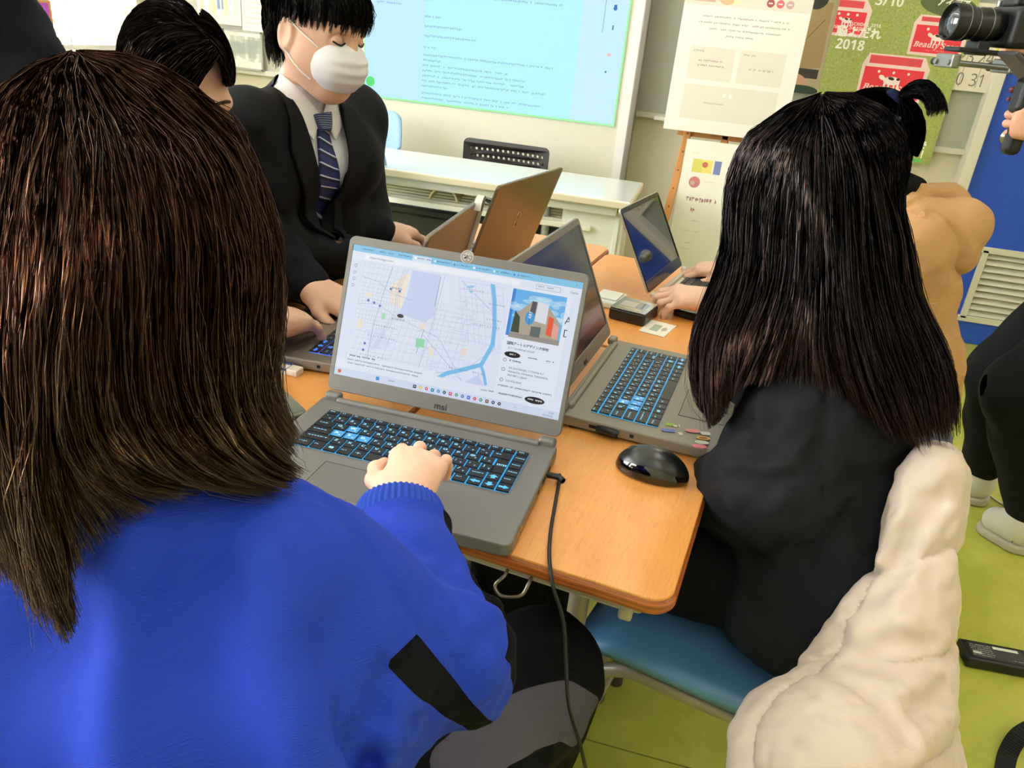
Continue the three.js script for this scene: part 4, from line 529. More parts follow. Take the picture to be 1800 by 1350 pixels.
// ---------- small things on the desks and the floor ----------
{
  const t = thing('computer_mouse', 'black glossy wireless mouse on the desk beside the map laptop', 'mouse', [.004, .7003, -.948], R(-8));
  const shape = (x, y, z) => { const hx = .05, hy = .034 * (1 - .35 * sstep(-.01, .055, Math.abs(x + .008)) * 1), a = ell([.004, .002, 0], [.052, .039, .032])(x, y, z); return smax(a, -y, .006); };
  const g = isoMesh(shape, [-.06, -.005, -.04], [.065, .05, .04], .0022), [lo, hi] = cutMesh(g, (x, y, z) => y - (.017 + .006 * Math.cos(x * 40)));
  mesh('shell', hi, S('#1b1b1d', .32, .1, { clearcoat: .4, clearcoatRoughness: .25 }), t); mesh('side_skirt', lo, S('#060607', .08, 0, { clearcoat: 1, clearcoatRoughness: .04 }), t);
  mesh('seam', tube([[-.04, .0225, 0], [-.03, .0308, 0], [-.006, .0405, 0]], .0006, 20, 6), S('#000', .6), t);
  mesh('wheel', place(new THREE.TorusGeometry(.005, .0028, 8, 20), -.026, .028, 0), S('#2a2a2c', .6), t);
}
const cord = (name, label, pts, r, c, cat = 'cable', n = 90) => tag(mesh(name, tube(pts, r, n, 8), S(c, .45)), label, cat);
{
  const t = thing('power_cable', 'thin black power cable from the map laptop over the desk edge', 'cable');
  mesh('cord', tube([[-.126, .712, -.868], [-.112, .7125, -.866], [-0.1108,0.7032,-0.8885], [-0.1035,0.7032,-0.8251], [-0.0959,0.7032,-0.7566], [-0.0857,0.7054,-0.7001], [-0.0748,0.6936,-0.6729], [-0.057,0.6615,-0.6606], [-0.045,0.614,-0.6451], [-0.0341,0.572,-0.6317], [-0.0141,0.5249,-0.6253], [0.0089,0.4562,-0.6209]], .0023, 110, 8), S('#141414', .45), t);
  mesh('plug', tube([[-.124, .712, -.868], [-.108, .712, -.867], [-.102, .711, -.862]], .0042, 20, 10), S('#0c0c0c', .5), t);
}
{
  const t = thing('usb_cable', 'short black cable lying left of the map laptop’s hinge', 'cable');
  mesh('cord', tube([[-0.4742,0.709,-0.946], [-0.4902,0.704,-0.937], [-0.4967,0.704,-0.9057], [-0.4966,0.704,-0.8674]], .0021, 40, 8), S('#191a1a', .5), t); mesh('connector', tube([[-0.4963,0.705,-0.8767], [-0.494,0.705,-0.8518]], .0042, 8, 4), S('#2e2f30', .4, .4), t);
  const p = thing('side_plug', 'black barrel plug in the side of the stickered laptop', 'plug'); mesh('plug_body', tube([[-0.082,0.712,-1.0295], [-0.0659,0.712,-1.0251], [-0.0501,0.71,-1.0245]], .0062, 20, 10), S('#121212', .4), p); mesh('cord', tube([[-0.0508,0.71,-1.0167], [-0.0722,0.705,-1.0284], [-0.0993,0.704,-1.0359], [-0.1256,0.7035,-1.0351]], .0022, 30, 8), S('#151515', .5), p);
}
{
  const t = thing('smartphone', 'smartphone in a grey-green case beside the brown hair tips', 'phone', [...[-0.5742,0.7004,-0.9227]], R(52)); t.position.y = .7004;
  mesh('case', extr(rr(.076, .155, .012), .01, .003, 3).rotateX(-Math.PI / 2), S('#7d8272', .55), t); mesh('glass', extr(rr(.07, .149, .01), .0012, .0004, 1).rotateX(-Math.PI / 2).translate(0, .0096, 0), S('#6f7468', .12, 0, { clearcoat: 1 }), t);
}
{
  const tex = canvas(256, 128, (g) => { g.fillStyle = '#ece6de'; g.fillRect(0, 0, 256, 128); g.fillStyle = '#3d55a0'; g.fillRect(0, 0, 256, 44); inkLine(g, 40, 10, 130, 26, '#ffffff', rngOf(95), .95); g.fillStyle = '#e0a468'; g.fillRect(120, 48, 100, 20); inkLine(g, 30, 76, 110, 14, '#8d8896', rngOf(91)); inkLine(g, 30, 98, 90, 12, '#8d8896', rngOf(92)); });
  const t = thing('eraser', 'white eraser in a blue and orange paper sleeve', 'eraser', [...[-0.6068,0.7004,-1.0314]], R(-3)); t.position.y = .7004;
  mesh('rubber', bx(.062, .0115, .022, .006, .0058, 0, .0025), S('#e9dfd3', .7), t); mesh('sleeve', uvScale(bx(.048, .0125, .0228, -.006, .0063, 0, .0008), 1, 1), M({ map: tex, roughness: .6 }), t);
}
{
  const a = thing('charger_box', 'black box with a clear window lid beside the silver laptop', 'box', [...[-0.0889,0.7004,-1.5977]], R(-14)); a.position.y = .7004;
  mesh('case', bx(.082, .026, .09, 0, .013, 0, .006), S('#191817', .35), a); mesh('lid_print', bx(.078, .002, .086, 0, .0272, 0, .0008), M({ map: canvas(128, 128, (g) => { g.fillStyle = '#8f9790'; g.fillRect(0, 0, 128, 128); g.fillStyle = '#c9bdb8'; g.fillRect(18, 34, 60, 56); g.fillStyle = '#3e5a74'; g.fillRect(72, 26, 40, 62); g.fillStyle = '#d9b58e'; g.fillRect(20, 100, 84, 8); }), roughness: .12, clearcoat: 1 }), a);
  const w = thing('white_box', 'small white plastic box behind the lid of the stickered laptop', 'box', [...[-0.1515,0.7004,-1.6723]], R(-10)); w.position.y = .7004; mesh('shell', bx(.06, .016, .09, 0, .008, 0, .005), S('#e4e8e2', .3), w); mesh('cap', bx(.05, .004, .06, 0, .0182, 0, .0015), S('#f2f4ef', .3), w);
  const c = sheet('name_card', .055, .085, canvas(128, 192, (g) => { g.fillStyle = '#f2ece2'; g.fillRect(0, 0, 128, 192); g.fillStyle = '#a9b2a6'; g.fillRect(36, 50, 40, 96); inkLine(g, 84, 60, 20, 80, '#9a958c', rngOf(93), .6); }), 'white printed card lying flat on the desk by the black box', 'card', [...[-0.0313,0.7014,-1.5525]], 0, .0008); c.position.y = .7016; c.rotation.set(-Math.PI / 2, 0, R(-14));
  const k = thing('black_phone', 'small black phone half under the dark hair by the silver laptop', 'phone', [...[0.0467,0.7004,-1.6635]], R(70)); k.position.y = .7004; mesh('body', extr(rr(.05, .1, .01), .016, .004, 3).rotateX(-Math.PI / 2), S('#0d0d0e', .3), k); mesh('glass', extr(rr(.044, .094, .008), .001, .0003, 1).rotateX(-Math.PI / 2).translate(0, .0156, 0), S('#060607', .08), k);
}
{ // badge reel on the lid of the map laptop and the strap beyond it
  const t = thing('badge_reel', 'round clear badge reel stuck to the top of the map laptop’s lid', 'badge reel', [...[-0.2997,0.9424,-1.022]]); t.rotation.set(-R(19.5), R(-1.2), 0);
  mesh('disc', cyl(.0095, .0095, .004, 0, 0, 0, R(90)), M({ color: '#cfcac6', roughness: .25, transmission: .3, thickness: 0 }), t); for (const [r, w] of [[.0088, .0009], [.006, .0007], [.003, .0006]]) mesh('ring', place(new THREE.TorusGeometry(r, w, 8, 32), 0, 0, .0022), S('#b4afac', .3, .3), t);
  for (let k = 0; k < 6; k++) mesh('petal', sph(.0011, Math.cos(k * 1.047) * .0045, Math.sin(k * 1.047) * .0045, .0022, 1, 1, .6, 8), S('#dedad6', .3), t);
  const s = thing('lanyard_strap', 'pale blue and white lanyard strap hung over a laptop lid corner', 'lanyard'); const P = [[-0.4155,0.7852,-1.3677], [-0.4117,0.8183,-1.3739], [-0.4052,0.8515,-1.3748], [-0.3981,0.8813,-1.3742], [-0.3903,0.9138,-1.3739], [-0.3846,0.9466,-1.3722], [-0.3803,0.9626,-1.3609], [-0.3775,0.9583,-1.3343], [-0.3777,0.9415,-1.3253]];
  const g = [], C = new THREE.CatmullRomCurve3(P.map((p) => V(p))), pts = C.getPoints(24), pos = [], idx = []; pts.forEach((p, i) => { for (const e of [-1, 1]) for (const y of [0, .0012]) pos.push(p.x + e * .0068, p.y, p.z + y); if (i) { const a = (i - 1) * 4, b = i * 4; for (const [m, n] of [[0, 1], [1, 3], [3, 2], [2, 0]]) idx.push(a + m, b + m, a + n, a + n, b + m, b + n); } });
  const q = new THREE.BufferGeometry(); q.setAttribute('position', new THREE.BufferAttribute(new Float32Array(pos), 3)); q.setIndex(idx); q.computeVertexNormals(); const uv = new Float32Array(pos.length / 3 * 2); for (let i = 0; i < pos.length / 3; i++) uv[i * 2 + 1] = Math.floor(i / 4) / 24; q.setAttribute('uv', new THREE.BufferAttribute(uv, 2)); mesh('ribbon', q, M({ map: canvas(16, 128, (c) => { c.fillStyle = '#e4e2da'; c.fillRect(0, 0, 16, 128); c.fillStyle = '#a9dbe4'; c.fillRect(0, 96, 16, 32); c.fillStyle = '#9fa6ae'; c.fillRect(0, 30, 16, 26); }), roughness: .7 }), s);
}
tag(mesh('sticky_note', bx(.03, .001, .045, ...[-0.8608,0.71,-1.8212], 0, R(20), R(30), R(12)), S('#e6de62', .8)), 'small yellow sticky note beside a white shirt cuff', 'note');
{ // floor
  const t = thing('power_adapter', 'black power adapter brick with white label print on the green floor', 'adapter', [...[0.8674,0.0004,-1.6281]], R(4)); t.position.y = .0004;
  mesh('brick', bx(.15, .028, .07, 0, .0142, 0, .006), S('#121412', .4), t); mesh('label_print', place(new THREE.PlaneGeometry(.12, .05), 0, .0286, 0, -R(90)), M({ map: canvas(256, 110, (g) => { g.fillStyle = '#3a3b39'; g.fillRect(0, 0, 256, 110); g.fillStyle = '#e6e6dc'; g.fillRect(120, 6, 120, 20); const r = rngOf(94); for (let k = 0; k < 6; k++) inkLine(g, 8, 12 + k * 15, 100, 9, '#d9d9d0', r, .9); g.fillRect(10, 66, 40, 16); inkLine(g, 190, 88, 60, 10, '#c9cfc8', r, .9); }), roughness: .5 }), t);
  mesh('dc_lead', tube([[-.075, .014, .01], [-.1, .012, 0], [-.16, .004, -.06], [-.24, .004, -.1], [-.34, .004, -.13]], .0025, 50, 8), S('#141412', .5), t); mesh('mains_lead', tube([[.075, .014, 0], [.1, .014, 0], [.16, .006, .02], [.3, .006, .05]], .004, 40, 8), S('#111', .5), t);
  cord('floor_cable', 'white cable running over the floor between the white sneakers', [[0.9258,0.004,-2.4783], [1.0259,0.004,-2.5277], [1.0869,0.004,-2.4933], [1.1423,0.004,-2.4202], [1.2231,0.004,-2.389]], .0035, '#d6d2c2');
  const s = thing('bag_strap', 'black webbing strap end lying on the floor', 'strap'); const pts = new THREE.CatmullRomCurve3([[0.7813,0.004,-1.2654], [0.8129,0.006,-1.3424], [0.8397,0.02,-1.3825], [0.8947,0.03,-1.4299]].map((p) => V(p))).getPoints(24);
  const g = []; for (let i = 1; i < pts.length; i++) { const a = pts[i - 1], b = pts[i], d = b.clone().sub(a), m = a.clone().add(b).multiplyScalar(.5); g.push(bx(d.length() * 1.15, .004, .034, m.x, m.y, m.z, 0, 0, Math.atan2(-d.z, d.x), 0)); } mesh('webbing', g, S('#0e0e0f', .8), s);
}

// ---------- people: shared builders ----------
const skin = S('#e2b59d', .5, 0, { sheen: .2, sheenRoughness: .5, sheenColor: '#ffb8a0' }), skinWarm = S('#dfb198', .5, 0, { sheen: .2, sheenColor: '#ffb090' });
const add3 = (a, b, s = 1) => [a[0] + b[0] * s, a[1] + b[1] * s, a[2] + b[2] * s], mix3 = (a, b, t) => [lerp(a[0], b[0], t), lerp(a[1], b[1], t), lerp(a[2], b[2], t)];
const unit = (a) => { const l = len3(...a); return [a[0] / l, a[1] / l, a[2] / l]; }, cross = (a, b) => [a[1] * b[2] - a[2] * b[1], a[2] * b[0] - a[0] * b[2], a[0] * b[1] - a[1] * b[0]], sub3 = (a, b) => [a[0] - b[0], a[1] - b[1], a[2] - b[2]], dot3 = (a, b) => a[0] * b[0] + a[1] * b[1] + a[2] * b[2];
function basis(o, x, y, z) { return new THREE.Matrix4().set(x[0], y[0], z[0], o[0], x[1], y[1], z[1], o[1], x[2], y[2], z[2], o[2], 0, 0, 0, 1); }
function headBasis(c, fwd, up = [0, 1, 0]) { const z = unit(fwd), x = unit(cross(up, z)), y = cross(z, x); return basis(c, x, y, z); }
let headF;
const headLocal = (() => {
  const base = union([ell([0, .025, -.015], [.073, .09, .092]), ell([0, -.03, .022], [.056, .083, .068]), cap([0, -.092, .058], [0, -.07, .03], .022, .045), cap([-.043, -.045, .01], [-.017, -.095, .05], .025, .019), cap([.043, -.045, .01], [.017, -.095, .05], .025, .019)], .045);
  const nose = union([cap([0, .012, .086], [0, -.03, .104], .007, .011), cap([-.011, -.034, .092], [.011, -.034, .092], .0085)], .012), brow = union([cap([-.045, .02, .07], [-.01, .022, .086], .012, .012), cap([.045, .02, .07], [.01, .022, .086], .012, .012)], .02);
  const lips = union([cap([-.02, -.061, .083], [.02, -.061, .083], .007), cap([-.016, -.07, .083], [.016, -.07, .083], .008)], .006), eyes = [ell([-.031, .002, .092], [.017, .012, .016]), ell([.031, .002, .092], [.017, .012, .016])];
  const ear = (s) => { const e = ell([s * .078, -.012, -.012], [.011, .033, .02]), h = ell([s * .09, -.01, -.008], [.009, .022, .012]); return (x, y, z) => smax(e(x, y, z), -h(x, y, z), .008); }, eL = ear(-1), eR = ear(1), ball = [ell([-.031, .002, .077], [.0145, .012, .012]), ell([.031, .002, .077], [.0145, .012, .012])];
  const f = (x, y, z) => { let d = smin(base(x, y, z), brow(x, y, z), .02); d = smax(d, -eyes[0](x, y, z), .014); d = smax(d, -eyes[1](x, y, z), .014); d = smin(d, ball[0](x, y, z), .004); d = smin(d, ball[1](x, y, z), .004); d = smin(d, nose(x, y, z), .016); d = smin(d, lips(x, y, z), .008); d = smin(d, eL(x, y, z), .01); return smin(d, eR(x, y, z), .01); };
  headF = f; return isoMesh(f, [-.11, -.14, -.13], [.11, .14, .14], .0034);
})();
function handLocal(curl, spread = 1, thumbOut = .6) {    // x: thumb side, y: back of the hand, z: fingers
  const fs = [], base = [[.027, .088], [.008, .092], [-.011, .088], [-.028, .079]], L = [[.041, .025, .021], [.046, .028, .022], [.042, .026, .021], [.033, .02, .018]], sp = [.09, .02, -.05, -.13];
  const palm = union([...base.map(([x, z]) => cap([x * .45, -.002, .008], [x, 0, z], .0175, .0115)), cap([.004, -.006, .02], [-.004, -.006, .06], .017, .016), cap([.012, -.008, .015], [.026, -.012, .045], .015, .0135)], .02);
  const chain = (p, dir, side, lens, angs, r0, r1) => { const out = []; let a = 0, q = p; lens.forEach((l, i) => { a += angs[i]; const d = [Math.sin(side) * Math.cos(a), -Math.sin(a), Math.cos(side) * Math.cos(a)]; const n = add3(q, d, l); out.push(cap(q, n, lerp(r0, r1, i / 3), lerp(r0, r1, (i + 1) / 3))); q = n; }); return union(out, .004); };
  const fingers = base.map(([x, z], i) => chain([x, 0, z - .004], 0, sp[i] * spread, L[i], curl[i], i === 3 ? .0078 : .0092, i === 3 ? .0062 : .0072));
  const th = union([cap([.018, -.008, .022], [.018 + .03 * thumbOut + .008, -.016, .052], .0135, .0115), cap([.026 + .03 * thumbOut, -.016, .052], [.03 + .034 * thumbOut, -.024, .08], .0112, .0095), cap([.03 + .034 * thumbOut, -.024, .08], [.03 + .026 * thumbOut, -.03, .1], .0098, .0072)], .006);
  const f = (x, y, z) => { let d = palm(x, y, z), q = 1; for (const g of fingers) q = Math.min(q, g(x, y, z)); d = smin(d, q, .009); return smin(d, th(x, y, z), .01); };
  return isoMesh(f, [-.07, -.1, -.03], [.09, .04, .2], .0026);
}
const TYPE = handLocal([[.35, .7, .4], [.35, .8, .4], [.4, .8, .4], [.4, .75, .4]], 1, .5), FIST = handLocal([[1.2, 1.5, .8], [1.25, 1.5, .8], [1.25, 1.5, .8], [1.2, 1.5, .8]], .4, .3), LOOSE = handLocal([[.3, .4, .2], [.3, .45, .2], [.35, .45, .25], [.35, .5, .25]], 1, .7), CURL = handLocal([[.5, 1.05, .55], [.42, 1.15, .6], [.5, 1.15, .6], [.28, .9, .5]], 1.25, .75);
function hand(kind, right, at, dir, back, s = 1) { const z = unit(dir), x0 = unit(cross(back, z)), y = cross(z, x0), x = right ? x0 : [-x0[0], -x0[1], -x0[2]]; const g = kind.clone(); g.scale(s, s, s); g.applyMatrix4(basis(at, x, y, z)); if (!right) { const i = g.index.array; for (let k = 0; k < i.length; k += 3) { const q = i[k]; i[k] = i[k + 1]; i[k + 1] = q; } } return g; }
function boxOf(pts, pad) { const lo = [1e9, 1e9, 1e9], hi = [-1e9, -1e9, -1e9]; for (const p of pts) for (let k = 0; k < 3; k++) { lo[k] = Math.min(lo[k], p[k] - pad); hi[k] = Math.max(hi[k], p[k] + pad); } return [lo, hi]; }
// the body under the clothes: torso, limbs and neck as one surface, with head and hands merged in
function bodyOf(j, hands, headM) {
  const fs = [cap(j.neck, j.head, .045, .046), cap(j.shL, j.shR, .038), cap(mix3(j.shL, j.shR, .5), mix3(j.hipL, j.hipR, .5), .055, .08), cap(j.hipL, j.hipR, .075), cap(mix3(j.shL, j.shR, .5), j.neck, .045, .045)];
  for (const s of ['L', 'R']) { fs.push(cap(j['sh' + s], j['el' + s], .036, .03), cap(j['el' + s], j['wr' + s], .034, .024), cap(j['hip' + s], j['kn' + s], .055, .042), cap(j['kn' + s], j['an' + s], .042, .034)); if (j['to' + s]) fs.push(cap(j['an' + s], j['to' + s], .035, .03)); }
  const g = isoMesh(union(fs, .03), ...boxOf(Object.values(j), .13), .011), h = headLocal.clone(); h.applyMatrix4(headM); return merge([g, h, ...hands]);
}
// hair: S(u, s) -> point; strands run along s; a solid inner layer closes gaps
function catmull(pts) { const c = new THREE.CatmullRomCurve3(pts.map((p) => V(p)), false, 'centripetal'); return c; }
function guideField(guides, closed, tight = 0) {
  if (tight) { const c = guides.reduce((a, g) => add3(a, g[0], 1 / guides.length), [0, 0, 0]); guides = guides.map((g) => [mix3(g[0], c, tight), ...g.slice(1)]); }
  const N = 40, tab = guides.map((g) => catmull(g).getSpacedPoints(N)), G = tab.length, ix = (i) => closed ? (i + G) % G : clamp(i, 0, G - 1);
  return (u, s) => { const a = u * (closed ? G : G - 1), i = Math.floor(a), t = a - i, b = clamp(s, 0, 1) * N, k = Math.min(N - 1, Math.floor(b)), w = b - k, p = (q) => { const A = tab[ix(q)][k], B = tab[ix(q)][k + 1]; return [A.x + (B.x - A.x) * w, A.y + (B.y - A.y) * w, A.z + (B.z - A.z) * w]; }; const p0 = p(i - 1), p1 = p(i), p2 = p(i + 1), p3 = p(i + 2); return p1.map((v, c) => v + .5 * t * (p2[c] - p0[c] + t * (2 * p0[c] - 5 * v + 4 * p2[c] - p3[c] + t * (3 * (v - p2[c]) + p3[c] - p0[c])))); };
}
function hair(parent, field, o) {
  const r = rngOf(o.seed || 5), { n = 5000, seg = 14, rad = .0006, colors, core, depth = .12, clump = 60, pull = .35, wave = .004, frizz = .0012, minLen = .75, u0 = 0, u1 = 1, s0 = 0 } = o;
  const inv = o.skull && o.skull.clone().invert(), tmp = new THREE.Vector3(), out0 = (p, k) => { if (!inv) return p; tmp.set(p[0], p[1], p[2]).applyMatrix4(inv); const x = tmp.x / .079, y = (tmp.y - .024) / .096, z = (tmp.z + .014) / .099, l = Math.sqrt(x * x + y * y + z * z); if (l >= k || l < 1e-3) return p; const f = k / l; tmp.set(x * f * .079, y * f * .096 + .024, z * f * .099 - .014).applyMatrix4(o.skull); return [tmp.x, tmp.y, tmp.z]; };
  const P = new Float32Array(n * (seg + 1) * 9), Nn = new Float32Array(n * (seg + 1) * 9), C = new Float32Array(n * (seg + 1) * 9), I = new Uint32Array(n * seg * 18); let ii = 0;
  for (let k = 0; k < n; k++) {
    const u = u0 + (u1 - u0) * r(), cu = (Math.floor(u * clump) + .5 + .35 * (r() - .5)) / clump, dep = Math.pow(r(), 1.6) * depth, len = minLen + (1.02 - minLen) * Math.pow(r(), .6), ph = r() * 6.3, stray = r() < .04 ? 2.5 : 1, tint = r(), st = s0 + (o.rootSpread || 0) * r(), pts = [];
    for (let q = 0; q <= seg; q++) {
      const s = st + (len - st) * q / seg, w = pull * s * s, p = field(clamp(lerp(u, cu, w), 0, 1), s), c = core(s), a = n3(cu * 37, s * 2.2, 3), b = n3(u * 90, s * 3, 9 + dep * 20), e = n3(ph * 9, s * 4, u * 200) * frizz * stray;
      const m = 1 - dep - .012 * n3(cu * 61, s * 1.5, 4) * 0; const out = [(p[0] - c[0]), (p[1] - c[1]), (p[2] - c[2])], l = len3(...out) || 1;
      const push = (wave * a * s + frizz * b * stray + (cu * clump % 2 < 1 ? .6 : -.6) * wave * .4 * s) / l; pts.push(out0([c[0] + out[0] * (m + push) + e, c[1] + out[1] * (m + push) + e * .3, c[2] + out[2] * (m + push) - e], 1.09 - .5 * dep + .012 * a));
    }
    for (let q = 0; q <= seg; q++) {
      const a = pts[Math.max(0, q - 1)], b = pts[Math.min(seg, q + 1)], t = unit(sub3(b, a)), ref = Math.abs(t[1]) > .9 ? [1, 0, 0] : [0, 1, 0], x = unit(cross(t, ref)), y = cross(t, x), rr2 = rad * (.8 + .5 * tint) * (1 - .8 * Math.pow(q / seg, 4)), col = colors(q / seg * len, tint, u, pts[q]), at = (k * (seg + 1) + q) * 9;
      for (let v = 0; v < 3; v++) { const ca = Math.cos(v * 2.094 + ph), sa = Math.sin(v * 2.094 + ph); for (let c = 0; c < 3; c++) { const nn = x[c] * ca + y[c] * sa; P[at + v * 3 + c] = pts[q][c] + nn * rr2; Nn[at + v * 3 + c] = nn; C[at + v * 3 + c] = col[c]; } }
      if (q < seg) for (let v = 0; v < 3; v++) { const A = (k * (seg + 1) + q) * 3 + v, B = (k * (seg + 1) + q) * 3 + (v + 1) % 3; I[ii++] = A; I[ii++] = A + 3; I[ii++] = B; I[ii++] = B; I[ii++] = A + 3; I[ii++] = B + 3; }
    }
  }
  const g = new THREE.BufferGeometry(); g.setAttribute('position', new THREE.BufferAttribute(P, 3)); g.setAttribute('normal', new THREE.BufferAttribute(Nn, 3)); g.setAttribute('color', new THREE.BufferAttribute(C, 3)); g.setIndex(new THREE.BufferAttribute(I, 1));
  const m = M({ vertexColors: true, roughness: o.rough ?? .34, specularIntensity: o.spec ?? .8 }); const h = mesh(o.name || 'hair', g, m, parent);
  if (o.solid !== false) {
    const A = o.gu || 70, B = 34, p = [], c = [], id = [], sMax = o.capLen ?? .82, d2 = depth * (o.capDepth ?? .75);
    for (let i = 0; i <= A; i++) for (let q = 0; q <= B; q++) { const s = s0 + q / B * (sMax - s0), u = u0 + (u1 - u0) * i / A, f = field(u, s), k = core(s), e = 1 - d2 - .01 * n3(u * 80, s * 2, 1); p.push(...out0([k[0] + (f[0] - k[0]) * e, k[1] + (f[1] - k[1]) * e, k[2] + (f[2] - k[2]) * e], 1.02)); c.push(...colors(s, .5, u, f)); if (i < A && q < B) { const x = i * (B + 1) + q; id.push(x, x + 1, x + B + 1, x + 1, x + B + 2, x + B + 1); } }
    const sg = new THREE.BufferGeometry(); sg.setAttribute('position', new THREE.BufferAttribute(new Float32Array(p), 3)); sg.setAttribute('color', new THREE.BufferAttribute(new Float32Array(c), 3)); sg.setIndex(id); sg.computeVertexNormals(); mesh('hair_mass', sg, M({ vertexColors: true, roughness: .5, side: THREE.DoubleSide }), h);
  }
  return h;
}
const rgb = (h) => { const c = new THREE.Color(h); return [c.r, c.g, c.b]; }, mixc = (a, b, t) => [lerp(a[0], b[0], t), lerp(a[1], b[1], t), lerp(a[2], b[2], t)];
const segDist = (pts) => { const cs = []; for (let i = 1; i < pts.length; i++) cs.push(cap(pts[i - 1], pts[i], 0)); return (x, y, z) => { let d = 1e9; for (const c of cs) d = Math.min(d, c(x, y, z)); return d; }; };
// a strip of cloth between two edge lines, laid on a surface
function strip(left, right, f, off, thick, nu = 24, nv = 8) {
  const L = catmull(left), Rr = catmull(right), P = [], I = [], U = [];
  const grad = (p) => { const h = .002; return unit([f(p[0] + h, p[1], p[2]) - f(p[0] - h, p[1], p[2]), f(p[0], p[1] + h, p[2]) - f(p[0], p[1] - h, p[2]), f(p[0], p[1], p[2] + h) - f(p[0], p[1], p[2] - h)]); };
  for (const k of [off + thick, off]) for (let i = 0; i <= nu; i++) for (let j = 0; j <= nv; j++) { const a = L.getPoint(i / nu), b = Rr.getPoint(i / nu); let p = [lerp(a.x, b.x, j / nv), lerp(a.y, b.y, j / nv), lerp(a.z, b.z, j / nv)]; for (let q = 0; q < 5; q++) p = add3(p, grad(p), k - f(...p)); P.push(...p); U.push(j / nv, 1 - i / nu); }
  const o = (nu + 1) * (nv + 1); for (let i = 0; i < nu; i++) for (let j = 0; j < nv; j++) { const a = i * (nv + 1) + j, b = a + 1, c = a + nv + 1, d = c + 1; I.push(a, c, b, b, c, d, o + a, o + b, o + c, o + b, o + d, o + c); }
  const e = []; for (let j = 0; j < nv; j++) e.push(j); for (let i = 0; i < nu; i++) e.push(i * (nv + 1) + nv); for (let j = nv; j > 0; j--) e.push(nu * (nv + 1) + j); for (let i = nu; i > 0; i--) e.push(i * (nv + 1)); e.forEach((a, k) => { const b = e[(k + 1) % e.length]; I.push(a, b, o + a, b, o + b, o + a); });
  const g = new THREE.BufferGeometry(); g.setAttribute('position', new THREE.BufferAttribute(new Float32Array(P), 3)); g.setAttribute('uv', new THREE.BufferAttribute(new Float32Array(U), 2)); g.setIndex(I); const h = g.toNonIndexed(); h.computeVertexNormals(); const mg = mergeVertices(g); mg.computeVertexNormals(); return mg;
}
const cloth = (c, rough = .85, b = .0006, rep = 12, tex = woolTex) => S(c, rough, 0, { bumpMap: withRep(tex, rep, rep), bumpScale: b, specularIntensity: .3 });
// fold lines: each is laid on the surface f and later pressed into it (or raised, with a negative amount)
function onto(f, p) { for (let k = 0; k < 8; k++) { const h = .002, d = f(...p), g = [(f(p[0] + h, p[1], p[2]) - f(p[0] - h, p[1], p[2])) / (2 * h), (f(p[0], p[1] + h, p[2]) - f(p[0], p[1] - h, p[2])) / (2 * h), (f(p[0], p[1], p[2] + h) - f(p[0], p[1], p[2] - h)) / (2 * h)], l = dot3(g, g) + 1e-6; p = add3(p, g, -clamp(d / l, -.05, .05)); } return p; }
function creases(pts, amp, w, f) { const out = []; for (const line of pts) { const c = catmull(line), N = line.length * 3; let q = null; const cs = []; for (let i = 0; i <= N; i++) { const v = c.getPoint(i / N); let p = [v.x, v.y, v.z]; if (f) p = onto(f, p); if (q) cs.push(cap(q, p, 0)); q = p; } out.push({ f: (x, y, z) => { let d = 1e9; for (const k of cs) d = Math.min(d, k(x, y, z)); return d; }, a: amp, w }); } return out; }
const fold = (d, list, x, y, z) => { for (const c of list) { const r = c.f(x, y, z) / c.w; if (r < 3) d += c.a * Math.exp(-r * r); } return d; };

